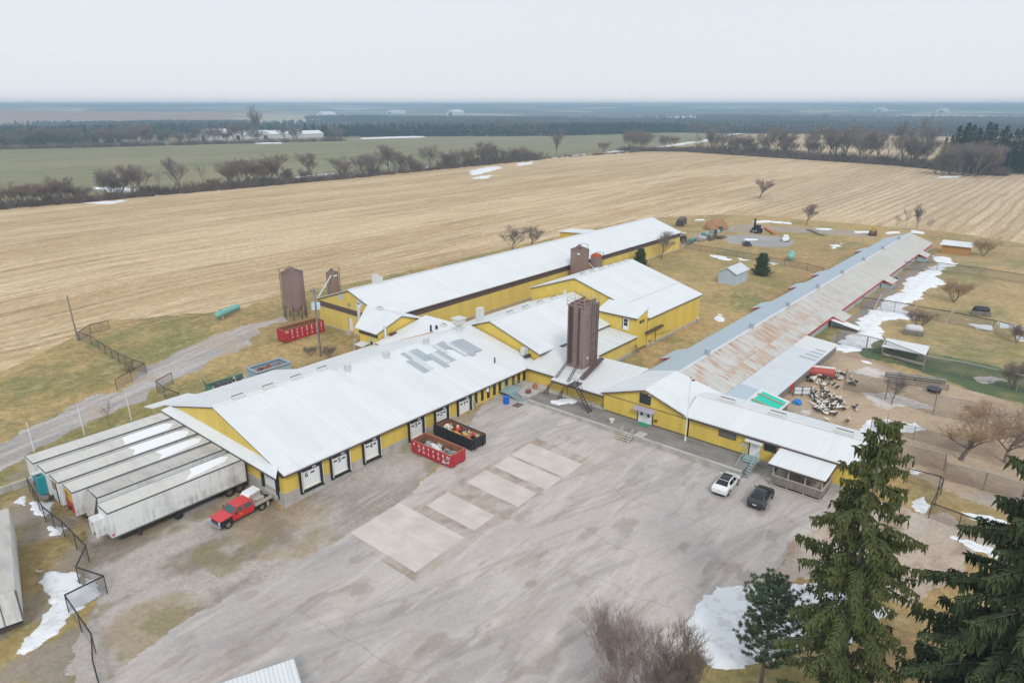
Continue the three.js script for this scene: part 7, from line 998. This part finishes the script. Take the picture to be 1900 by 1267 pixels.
{ // near hedgerow along the cornfield (base pixel x, top pixel y)
  const base = x => x < 640 ? lerp(388, 331, x / 640) : lerp(331, 281, (x - 640) / 530);
  const list = [[12, 345, 2], [38, 338, 2], [62, 344, 2], [84, 343, 2], [104, 329, 2], [120, 332, 2], [140, 346, 2], [158, 345, 2], [205, 316, 2], [222, 325, 2], [248, 311, 0], [262, 311, 0], [296, 318, 3], [335, 294, 1], [378, 308, 3], [398, 330, 2], [425, 302, 0], [438, 305, 2], [462, 298, 0], [478, 297, 2], [498, 300, 2], [520, 289, 0], [532, 310, 2], [566, 315, 2], [580, 286, 0], [636, 291, 2], [672, 290, 0], [690, 286, 2], [722, 273, 0], [734, 280, 0], [748, 285, 2], [766, 292, 2], [798, 272, 0], [828, 283, 2], [842, 279, 2], [868, 276, 2], [890, 266, 0], [905, 266, 2], [916, 272, 2], [936, 277, 2], [950, 276, 2], [962, 274, 2], [975, 276, 2], [990, 282, 2], [1033, 240, 1], [1121, 263, 2], [1160, 245, 3], [1172, 243, 2], [1188, 242, 2], [1196, 248, 2], [1232, 252, 2], [1247, 252, 2]];
  const nm = { 0: 'spreading bare tree in the hedgerow beside the cornfield', 1: 'single tall bare tree standing clear of the cornfield hedgerow', 2: 'bushy bare shrub tree in the hedgerow beside the cornfield', 3: 'slim bare tree in the hedgerow beside the cornfield' };
  list.forEach(([x, ty, k], i) => { const p = G(x, Math.min(base(x), 388) - R(0, 3)), h = Math.max(4, hOf(p, x, ty)) * 1.15; bare([wide, tall, bushy, thin][k], i, p, h, h * (k === 2 ? R(0.95, 1.2) : k === 3 ? 0.8 : R(0.9, 1.1)), nm[k], k === 2 ? 'shrub' : 'tree', 'bare trees of the cornfield hedgerow', [mTwig, mTwigGrey, rnd() < 0.5 ? mTwigRed : mTwig, mTwigGrey][k]); });
  // hedgerow across the field end, and the tall trees on the skyline behind it
  const b2 = x => lerp(281, 309, (x - 1280) / 420), l2 = [[1298, 258, 3], [1318, 240, 1], [1332, 252, 2], [1342, 250, 3], [1360, 258, 2], [1374, 256, 2], [1392, 262, 2], [1404, 255, 3], [1420, 262, 0], [1424, 248, 0], [1440, 247, 0], [1452, 252, 0], [1462, 258, 2], [1500, 246, 0], [1512, 266, 2], [1540, 250, 0], [1556, 253, 2], [1566, 246, 0], [1594, 254, 0], [1604, 258, 2], [1632, 256, 0], [1645, 252, 3], [1675, 240, 1], [1690, 262, 2], [1706, 264, 2], [1716, 234, 1]];
  l2.forEach(([x, ty, k], i) => { const p = G(x, b2(x) - R(0, 2)), h = Math.max(4, hOf(p, x, ty)) * 1.35; bare([wide, tall, bushy, thin][k], i + 1, p, h, h * (k === 2 ? 1.1 : R(0.75, 0.95)), ['leaning bare tree in the far field end hedgerow', 'tall bare tree in the far field end hedgerow', 'bare shrub tree in the far field end hedgerow', 'slim bare tree in the far field end hedgerow'][k], k === 2 ? 'shrub' : 'tree', 'bare trees of the field end hedgerow', k === 1 ? mTwigGrey : mTwig); });
  for (const [x, y, ty] of [[1294, 262, 217], [1322, 259, 228], [1346, 254, 226], [1512, 239, 210], [1527, 239, 208], [1400, 246, 236]]) { const p = G(x, y), h = hOf(p, x, ty); bare(tall, x, p, h, h * 0.9, 'tall bare tree on the skyline beyond the field end hedgerow', 'tree', 'skyline trees', mTwigGrey); }
  // back hedgerow beyond the green field
  for (let x = 4; x < 640; x += 12 + rnd() * 9) { if (x > 470 && rnd() < 0.5) continue; const y = lerp(277, 262, x / 640) - R(0, 2), p = G(x, y), h = R(13, 24); bare(rnd() < 0.5 ? bushy : wide, x | 0, p, h, h * R(0.9, 1.2), 'bare tree in the distant hedgerow beyond the green field', 'tree', 'trees of the distant hedgerow', rnd() < 0.4 ? mTwigRed : mTwigGrey); }
  for (const [x, y, h] of [[478, 262, 42], [865, 251, 22], [932, 249, 24], [926, 249, 30], [618, 256, 20], [626, 256, 16]]) bare(tall, x, G(x, y), h, h * 0.8, 'lone bare tree on the far side of the green field', 'tree', 'lone trees past the green field', mTwigGrey);
}
{ // brush under the hedgerows: nobody could count it
  const g = new GB(); for (let k = 0; k < 34; k++) { const a = R(0, 6.28), l = R(0.5, 1.1), p = V(R(-0.4, 0.4), 0, R(-0.4, 0.4)); g.tube(p, p.clone().add(V(Math.cos(a) * 0.5 * l, l, Math.sin(a) * 0.5 * l)), 0.018, 0.006, 3, false); }
  const geo = g.geo(), P = []; const line = (pa, pb, n, w, s0, s1) => { for (let i = 0; i < n; i++) { const u = rnd(), x = lerp(pa.x, pb.x, u) + R(-w, w), z = lerp(pa.z, pb.z, u) + R(-w, w), s = R(s0, s1); P.push([x, z, s]); } };
  line(G(-60, 393), G(640, 331), 620, 3, 1.0, 3.2); line(G(-60, 391), G(640, 329), 110, 4, 2.5, 5); line(G(640, 331), G(1000, 296), 380, 3, 1, 2.8); line(G(640, 329), G(1000, 294), 90, 4, 3, 6.5); line(G(1000, 295), G(1250, 277), 180, 3, 0.8, 2.2); line(G(1150, 280), G(1285, 281), 200, 3, 1, 5); line(G(1285, 282), G(1700, 309), 620, 3, 1.2, 4); line(G(1285, 281), G(1700, 308), 200, 4, 3, 8); line(G(1700, 309), G(1850, 325), 240, 7, 2, 6); line(G(0, 277), G(640, 261), 300, 5, 2, 6); line(G(1270, 452), G(1340, 440), 60, 2, 0.5, 1.1);
  for (const [m, k] of [[mTwig, 0], [std(0.15, 0.11, 0.085, 0.95), 1]]) { const q = P.filter((_, i) => i % 2 === k), im = new THREE.InstancedMesh(geo, m, q.length), c = new THREE.Matrix4(); q.forEach(([x, z, s], i) => im.setMatrixAt(i, c.compose(V(x, ground(x, z) - 0.05, z), new THREE.Quaternion().setFromAxisAngle(V(0, 1, 0), R(0, 6)), V(s * 1.3, s, s * 1.3)))); im.name = numbered('hedgerow_brush'); im.userData.kind = 'stuff'; im.castShadow = im.receiveShadow = true; scene.add(im); }
}
{ // single bare trees round the farm
  const one = (kind, i, bx, by, ty, wf, label, m = mTwig, cat = 'tree', bark = mBark) => { const p = G(bx, by), h = hOf(p, bx, ty); return bare(kind, i, p, h, h * wf, label, cat, undefined, m, bark); };
  one(wide, 0, 1410, 368, 331, 1.15, 'leaning bare tree alone in the middle of the corn stubble'); one(wide, 1, 1497, 418, 377, 0.95, 'bare tree at the edge of the corn stubble above the log pile'); one(tall, 0, 1701, 424, 373, 0.8, 'bare tree behind the far end of the rusty shed', mTwigGrey); one(thin, 0, 1680, 424, 384, 0.7, 'thin bare sapling behind the far end of the rusty shed', mTwigGrey); one(thin, 1, 1664, 420, 395, 0.6, 'small bare sapling beside the rusty shed end', mTwigGrey); one(thin, 1, 1726, 428, 402, 0.6, 'spindly sapling at the cornfield edge by the orange shed', mTwigGrey);
  one(wide, 2, 952, 470, 418, 1.1, 'bare tree behind the long barn roof, beside the white roof vent', mTwigGrey); one(wide, 0, 985, 462, 418, 1.0, 'bare tree behind the long barn roof, nearer the barn annex', mTwigGrey); one(wide, 1, 1228, 481, 428, 0.85, 'bare tree on the lawn against the long barn end', mTwigGrey); one(thin, 1, 1216, 472, 450, 0.8, 'small bare shrub against the long barn wall', mTwig, 'shrub');
  one(wide, 0, 1783, 853, 740, 1.25, 'round tan bare tree beside the low netting fence', mTwigTan); one(wide, 2, 1866, 858, 748, 1.25, 'round greyish bare tree at the spruce side of the pen', mTwig); one(wide, 2, 1655, 752, 688, 0.75, 'small bare tree inside the duck yard netting', mTwigGrey); one(bushy, 2, 1880, 720, 668, 1.2, 'bare shrub at the edge of the green strip', mTwig, 'shrub'); one(bushy, 1, 1770, 560, 512, 1.3, 'bare shrub thicket in the upper paddock', mTwigTan, 'shrub'); one(bushy, 0, 1705, 612, 570, 1.1, 'bare shrub leaning over the feed rack', mTwigRed, 'shrub'); one(bushy, 2, 1886, 636, 598, 0.9, 'small reddish shrub on the paddock snow', mTwigRed, 'shrub');
  one(thin, 0, 202, 792, 742, 0.9, 'thin bare sapling beside the gravel drive behind the trailers', mTwigGrey); one(bushy, 0, 578, 660, 640, 1.4, 'low bare shrub at the foot of the utility pole', mTwig, 'shrub'); one(bushy, 1, 610, 664, 638, 1.2, 'low bare shrub between the utility pole and warehouse roof', mTwig, 'shrub'); one(bushy, 2, 810, 600, 585, 0.9, 'tiny bare shrub against the long yellow barn wall', mTwig, 'shrub'); one(bushy, 0, 1826, 475, 440, 1.2, 'pale bare shrub beyond the orange board shed', mTwigTan, 'shrub'); one(bushy, 1, 240, 690, 676, 2.2, 'low brown shrub at the corner of the drive fence', mTwigRed, 'shrub'); one(thin, 1, 1180, 662, 636, 0.9, 'leafless climber stems against the yellow lean-to wall', mTwigGrey, 'shrub'); one(bushy, 2, 1203, 640, 626, 1.0, 'small bare shrub below the yellow barn chute', mTwig, 'shrub');
  // the birch clump in front of the yard
  const dense = bareTree({ spread: 0.55, stems: 5, forks: 4, depth: 4, lift: 0.95, len: 0.5, thick: 0.014, twig: 0.001 }), bp = G(1150, 1345), b = thing('birch_clump', 'clump of bare birches with reddish twigs and pale stems at the yard edge', 'tree', bp, 0.4); put('trunk', dense.limbs, mBirch, b); put('crown', dense.twigs, std(0.36, 0.285, 0.255, 0.95), b); const bh = hOf(bp, 1150, 1105); b.scale.set(bh * 0.85, bh, bh * 0.85);
  const d2 = bareTree({ spread: 0.6, stems: 3, forks: 6, depth: 4, lift: 0.9, len: 0.5, thick: 0.012, twig: 0.0018 }), bp2 = G(1235, 1370), b3 = thing('birch_clump', 'smaller bare birch with pale leaning stems beside the snow bank', 'tree', bp2, 1.4); put('trunk', d2.limbs, mBirch, b3); put('crown', d2.twigs, mTwig, b3); const bh2 = hOf(bp2, 1235, 1150); b3.scale.set(bh2 * 0.8, bh2, bh2 * 0.8);
}
// conifers: drooping sprays of needles along whorled branches
const leafTex = (c0, c1) => tex(64, 64, (i, j) => mul3(mix3(c0, c1, vn(i / 6, j / 6)), 0.7 + 0.6 * hsh(i, j)));
const mNeedle = new THREE.MeshStandardMaterial({ map: leafTex([0.085, 0.108, 0.033], [0.15, 0.165, 0.052]), roughness: 0.85, side: THREE.DoubleSide }), mNeedleDark = new THREE.MeshStandardMaterial({ map: leafTex([0.055, 0.09, 0.035], [0.10, 0.13, 0.05]), roughness: 0.85, side: THREE.DoubleSide }), mPine = new THREE.MeshStandardMaterial({ map: leafTex([0.07, 0.125, 0.055], [0.125, 0.18, 0.08]), roughness: 0.85, side: THREE.DoubleSide }), mFarCon = new THREE.MeshStandardMaterial({ map: leafTex([0.022, 0.045, 0.028], [0.045, 0.07, 0.038]), roughness: 0.9, side: THREE.DoubleSide });
const mDeadWood = std(0.22, 0.195, 0.165, 0.95), mCone = std(0.33, 0.17, 0.05, 0.8), mSpruceBark = std(0.30, 0.27, 0.24, 0.95);
function spray(b, p, d, L, w, droop) { // a flat-ish twig of needles: two crossed blades, each tapering
  const e = d.clone().multiplyScalar(L).add(V(0, -droop * L, 0)), q = p.clone().add(e), m = p.clone().addScaledVector(e, 0.45); let s = V(0, 1, 0).cross(d); if (s.lengthSq() < 1e-4) s = V(1, 0, 0); s.normalize(); const n = s.clone().cross(e).normalize();
  for (const a of [s, n]) { const l = m.clone().addScaledVector(a, w), r = m.clone().addScaledVector(a, -w); b.tri(p, l, r); b.tri(l, q, r); }
}
function spruce(h, r, o = {}) {
  const { gap = 0.36, cap = 99, pow = 0.72, bare: bareLow = 0.02, per = 7, dens = 1, droop = 0.55, thinOut = 0.15, hang = 2 } = o, trunk = new GB(), limbs = new GB(), leaf = new GB(), cones = new GB();
  trunk.tube(V(0, -0.3, 0), V(0, h * 0.5, 0), h * 0.016, h * 0.009, 10, false).tube(V(0, h * 0.5, 0), V(0, h, 0), h * 0.009, 0.015, 8, false);
  for (let y = h * bareLow + 0.4; y < h - 0.15; y += gap * R(0.75, 1.2)) {
    const u = y / h, reach = Math.min(cap, r * Math.pow(1 - u, pow)) * (0.86 + 0.14 * Math.sin(y * 2.1)) * R(0.85, 1.1) + 0.12, n = Math.round(per * (0.8 + 0.4 * rnd()));
    for (let k = 0; k < n; k++) {
      if (rnd() < thinOut) { const a = R(0, 6.28), l = reach * R(0.3, 0.8); limbs.tube(V(0, y, 0), V(Math.cos(a) * l, y - 0.1 * l, Math.sin(a) * l), 0.025, 0.006, 3, false); continue; }
      const yo = R(-0.22, 0.22), a = k / n * 6.283 + R(-0.4, 0.4) + y * 1.7, L = reach * R(0.6, 1.15), rise = u > 0.82 ? 0.5 : 0.12, dr = droop * R(0.7, 1.25), d0 = V(Math.cos(a), 0, Math.sin(a)), m = Math.max(3, Math.ceil(L / 0.3)), at = t => V(d0.x * L * t, y + yo + L * (rise * t - dr * 0.62 * t * t + 0.2 * t * t * t), d0.z * L * t);
      for (let i = 0; i < Math.min(m, 5); i++) limbs.tube(at(i / Math.min(m, 5)), at((i + 1) / Math.min(m, 5)), 0.03 * (1 - i / 6) * (0.3 + L / 6), 0.026 * (1 - (i + 1) / 6) * (0.3 + L / 6), 3, false);
      const side = V(-d0.z, 0, d0.x);
      for (let i = 0; i < m * dens; i++) { const t = Math.pow((i + rnd()) / (m * dens), 0.75); if (t < 0.16) continue; const p = at(t), w = 0.24 + 0.5 * (1 - t) * Math.min(1, L / 2.5); for (const s of [-1, 1]) { const dir = d0.clone().multiplyScalar(0.55).addScaledVector(side, s * R(0.5, 1)).normalize(); spray(leaf, p, dir, w * R(0.8, 1.5), R(0.06, 0.10), R(0.2, 0.75)); } for (let g = 0; g < hang; g++) spray(leaf, p.clone().addScaledVector(side, R(-0.35, 0.35)), V(R(-0.4, 0.4), -0.8, R(-0.4, 0.4)).normalize(), R(0.25, 0.62), R(0.05, 0.085), 0.4); }
      spray(leaf, at(0.93), d0, 0.42, 0.08, 0.1); if (o.cones && u > 0.3 && rnd() < 0.05) { const p = at(R(0.7, 1)); cones.tube(p, p.clone().add(V(0, -0.15, 0)), 0.03, 0.018, 5); }
    }
  }
  return { trunk: trunk.geo(), limbs: limbs.geo(), leaf: leaf.geo(), cones: cones.geo() };
}
{
  const S = spruce(25.5, 7.0, { gap: 0.52, cap: 4.15, per: 6, dens: 1.35, thinOut: 0.24, droop: 0.65, hang: 4, cones: true }), p = G(1530, 1380), t = thing('spruce_tree', 'tall thin Norway spruce with pale visible trunk at the yard corner', 'tree', p, 0.5); t.userData.label = 'tall open spruce with pale visible trunk and small orange cones'; const h = hOf(p, 1649, 768); put('trunk', S.trunk, mSpruceBark, t); put('limbs', S.limbs, mDeadWood, t); put('crown', S.leaf, mNeedle, t); put('cones', S.cones, mCone, t).userData.kind = 'stuff'; t.scale.setScalar(h / 25.5);
  const S2 = spruce(22, 9.2, { gap: 0.46, cap: 6.2, per: 8, dens: 1.5, thinOut: 0.05, droop: 0.75, hang: 4, cones: true }), q = G(1835, 1490), t2 = thing('spruce_tree', 'broad dark spruce with sweeping lower branches beside the open spruce', 'tree', V(q.x, q.y, q.z), 1); put('trunk', S2.trunk, mSpruceBark, t2); put('limbs', S2.limbs, mDeadWood, t2); put('crown', S2.leaf, mNeedleDark, t2); const h2 = Math.min(29, hOf(q, 1940, 745)); t2.scale.setScalar(h2 / 22);
  const sm = spruce(5.2, 2.0, { gap: 0.22, per: 8, dens: 1, droop: 0.3, thinOut: 0 }), a = G(1413, 510), e = thing('young_spruce', 'dense young spruce beside the small blue-grey shed', 'tree', a); put('trunk', sm.trunk, mSpruceBark, e); put('crown', sm.leaf, mNeedleDark, e); e.scale.set(1.35, 1.1, 1.35);
  const b = G(1188, 494), f = thing('young_spruce', 'young spruce half hidden behind the tall yellow barn roof', 'tree', V(b.x, 0, b.z)); put('trunk', sm.trunk, mSpruceBark, f); put('crown', sm.leaf, mNeedleDark, f); f.scale.set(1.2, 0.95, 1.2);
  // conifer wood at the field end
  const far = [spruce(20, 4.6, { gap: 0.5, per: 8, dens: 0.8, thinOut: 0, hang: 1 }), spruce(20, 3.8, { gap: 0.5, per: 8, dens: 0.8, thinOut: 0, hang: 1 })];
  for (const [x, y, ty] of [[1768, 312, 232], [1782, 318, 226], [1794, 310, 230], [1804, 316, 236], [1820, 318, 225], [1832, 314, 228], [1846, 318, 240], [1854, 312, 232], [1862, 318, 246], [1874, 314, 238], [1884, 318, 236], [1895, 320, 244], [1905, 318, 240], [1748, 308, 254], [1758, 312, 250], [1838, 322, 262], [1870, 322, 262], [1890, 323, 266], [1915, 322, 252], [1780, 304, 238], [1810, 304, 240]]) { const p3 = G(x, y), hh = hOf(p3, x, ty), s = far[x % 2], o = thing('conifer', 'dark conifer in the small wood at the field end', 'tree', p3, R(0, 6), 'conifers of the field end wood'); put('trunk', s.trunk, mSpruceBark, o); put('crown', s.leaf, mFarCon, o); o.scale.set(hh / 20 * 1.1, hh / 20, hh / 20 * 1.1); }
  for (const [x, y, ty] of [[1736, 322, 282], [1750, 325, 272], [1764, 325, 262], [1776, 326, 266], [1788, 326, 262], [1800, 326, 258], [1812, 327, 256], [1822, 326, 258], [1834, 325, 264], [1844, 324, 276]]) { const p3 = G(x, y), hh = hOf(p3, x, ty); bare(bushy, x, p3, hh, hh * 1.0, 'bushy brown bare tree in front of the conifer wood', 'tree', 'bare trees before the conifer wood', mTwig); }
  // young pine: tufts of needles at twig ends
  const pl = new GB(), pt = new GB(), pw = new GB(), H = 9.3; pt.tube(V(0, -0.3, 0), V(0.1, H * 0.55, 0), 0.17, 0.1, 9, false).tube(V(0.1, H * 0.55, 0), V(-0.05, H - 0.4, 0.05), 0.1, 0.03, 7, false);
  for (let y = 1.9; y < H - 0.3; y += 0.36) { const u = y / H, reach = 3.9 * Math.pow(1 - u, 0.5) * (u < 0.32 ? 0.55 + u : 1) + 0.25, n = 6; for (let k = 0; k < n; k++) { const a = k / n * 6.283 + y * 2.1 + R(-0.3, 0.3), L = reach * R(0.5, 1.1), d0 = V(Math.cos(a), 0.5, Math.sin(a)).normalize(), c = V(0.05, y, 0), at = t => c.clone().addScaledVector(d0, L * t).add(V(0, 0.25 * L * t * t, 0)); pw.tube(c, at(0.5), 0.04, 0.025, 4, false).tube(at(0.5), at(1), 0.025, 0.012, 3, false); const tufts = [1, 0.88, 0.76, 0.64, 0.5].flatMap(t => [[t, R(-0.3, 0.3)], [t, R(-0.5, 0.5)]]); for (const [t, s] of tufts) { if (rnd() < 0.22) continue; const q = at(t).add(V(-d0.z * s, R(-0.05, 0.18), d0.x * s)); for (let i = 0; i < 40; i++) { const v = V(R(-1, 1), R(-0.35, 1.1), R(-1, 1)).normalize(), e2 = q.clone().addScaledVector(v, R(0.17, 0.32)), w = V(v.z, 0.2, -v.x).normalize().multiplyScalar(0.026); pl.tri(q.clone().add(w), q.clone().sub(w), e2); } } } }
  const pp = G(1412, 1268), pi = thing('pine_tree', 'young rounded pine with long needle tufts beside the snow bank', 'tree', pp, 0.3); put('trunk', pt.geo(), std(0.21, 0.165, 0.13, 0.95), pi); put('limbs', pw.geo(), mSpruceBark, pi); put('crown', pl.geo(), mPine, pi); pi.scale.setScalar(hOf(pp, 1408, 1074) / H);
}
// ---------------------------------------------------------------- far country: woods that read as one mass, distant farms
{
  const blob = (() => { const b = new GB(); for (let k = 0; k < 46; k++) { const a = R(0, 6.28), e = R(-0.2, 1.3), r = R(0.35, 1), c = V(Math.cos(a) * Math.cos(e) * r * 0.55, 0.5 + Math.sin(e) * r * 0.5, Math.sin(a) * Math.cos(e) * r * 0.55); for (let i = 0; i < 2; i++) b.tri(c, c.clone().add(V(R(-0.2, 0.2), R(0, 0.22), R(-0.2, 0.2))), c.clone().add(V(R(-0.2, 0.2), R(-0.1, 0.15), R(-0.2, 0.2)))); } b.tube(V(0, 0, 0), V(0, 0.6, 0), 0.03, 0.02, 4, false); return b.geo(); })();
  const cone = (() => { const b = new GB(); for (let k = 0; k < 6; k++) { const y = 0.12 + k * 0.145, r = 0.34 * (1 - k / 6.6); for (let i = 0; i < 7; i++) { const a = i / 7 * 6.283 + k, c = (i + 0.75) / 7 * 6.283 + k; b.tri(V(0, y + 0.2, 0), V(Math.cos(a) * r * R(0.8, 1.2), y - R(0, 0.06), Math.sin(a) * r), V(Math.cos(c) * r, y - R(0, 0.06), Math.sin(c) * r * R(0.8, 1.2))); } } return b.geo(); })();
  const lists = [[], [], []];
  for (let n = 0; n < 90000; n++) { const t = -YAW + R(-0.82, 0.82), r = Math.sqrt(R(900 * 900, 2800 * 2800)), x = r * Math.cos(t), z = r * Math.sin(t), k = farKind(x, z); if (k !== 'wild') continue; const f = fbm(x / 330 + 9, z / 330, 3), a = -t * 180 / Math.PI; if (f < (r < 1300 ? 0.40 : 0.43) && rnd() < 0.93) continue; if (a > 56 && r > 2250) continue; if (lists[0].length + lists[1].length + lists[2].length > 30000) break; const con = fbm(x / 240 + 60, z / 240, 2) > 0.55; lists[con ? 2 : rnd() < 0.5 ? 0 : 1].push([x, z, R(9, 16) * (con ? 1.15 : 1)]); void a; }
  [[blob, std(0.125, 0.10, 0.08, 1, 0, { side: THREE.DoubleSide })], [blob, std(0.10, 0.09, 0.078, 1, 0, { side: THREE.DoubleSide })], [cone, std(0.03, 0.05, 0.034, 1, 0, { side: THREE.DoubleSide })]].forEach(([g, m], i) => { const q = lists[i], im = new THREE.InstancedMesh(g, m, q.length), c = new THREE.Matrix4(); q.forEach(([x, z, s], j) => im.setMatrixAt(j, c.compose(V(x, ground(x, z) - 0.5, z), new THREE.Quaternion().setFromAxisAngle(V(0, 1, 0), R(0, 6)), V(s * 1.15, s, s * 1.15)))); im.name = numbered('distant_woods'); im.userData.kind = 'stuff'; im.castShadow = im.receiveShadow = true; scene.add(im); });
  const farm = (px, py, w, d, h, label, roof = mRoof, wall = mWhiteDirty) => { const p = G(px, py), t = thing('distant_barn', label, 'barn', p, 0, undefined), e = h * 0.6; part('wall', wall, t, b => b.solid([V(-w, 0, d), V(-w, e, d), V(-w, h, 0), V(-w, e, -d), V(-w, 0, -d)], V(2 * w, 0, 0))); part('roof_slope', roof, t, b => slab(b, V(-w, e + 0.2, d + 0.5), V(w, e + 0.2, d + 0.5), V(w, h + 0.3, 0), V(-w, h + 0.3, 0), 0.2)); part('roof_slope', roof, t, b => slab(b, V(w, e + 0.2, -d - 0.5), V(-w, e + 0.2, -d - 0.5), V(-w, h + 0.3, 0), V(w, h + 0.3, 0), 0.2)); part('door', mDark, t, b => b.box(-w - 0.1, 0, -d * 0.4, -w, e * 0.8, d * 0.4)); return t; };
  farm(402, 261, 16, 12, 13, 'tallest white barn in the distant row beyond the green field'); farm(470, 258, 20, 10, 10, 'long low white barn in the distant row beyond the green field'); farm(525, 257, 24, 11, 10, 'widest white barn in the distant row beyond the green field'); farm(570, 256, 18, 10, 9, 'smallest white barn in the distant row beyond the green field');
  farm(606, 218, 30, 20, 22, 'tiny white barn alone in the hazy valley', mRoof, mWhite); farm(845, 214, 26, 20, 20, 'tiny white farm building beside dark trees in the haze', mRoof, mWhite); farm(735, 211, 40, 20, 16, 'tiny pale farm building alone on the hazy slope', mRoof, mWhite); farm(1635, 207, 50, 22, 20, 'tiny pale farm in the hazy open fields', mRoof, mWhite); farm(1750, 209, 40, 22, 20, 'smaller tiny pale farm in the hazy open fields', mRoof, mWhite);
}
renderer.render(scene, camera);
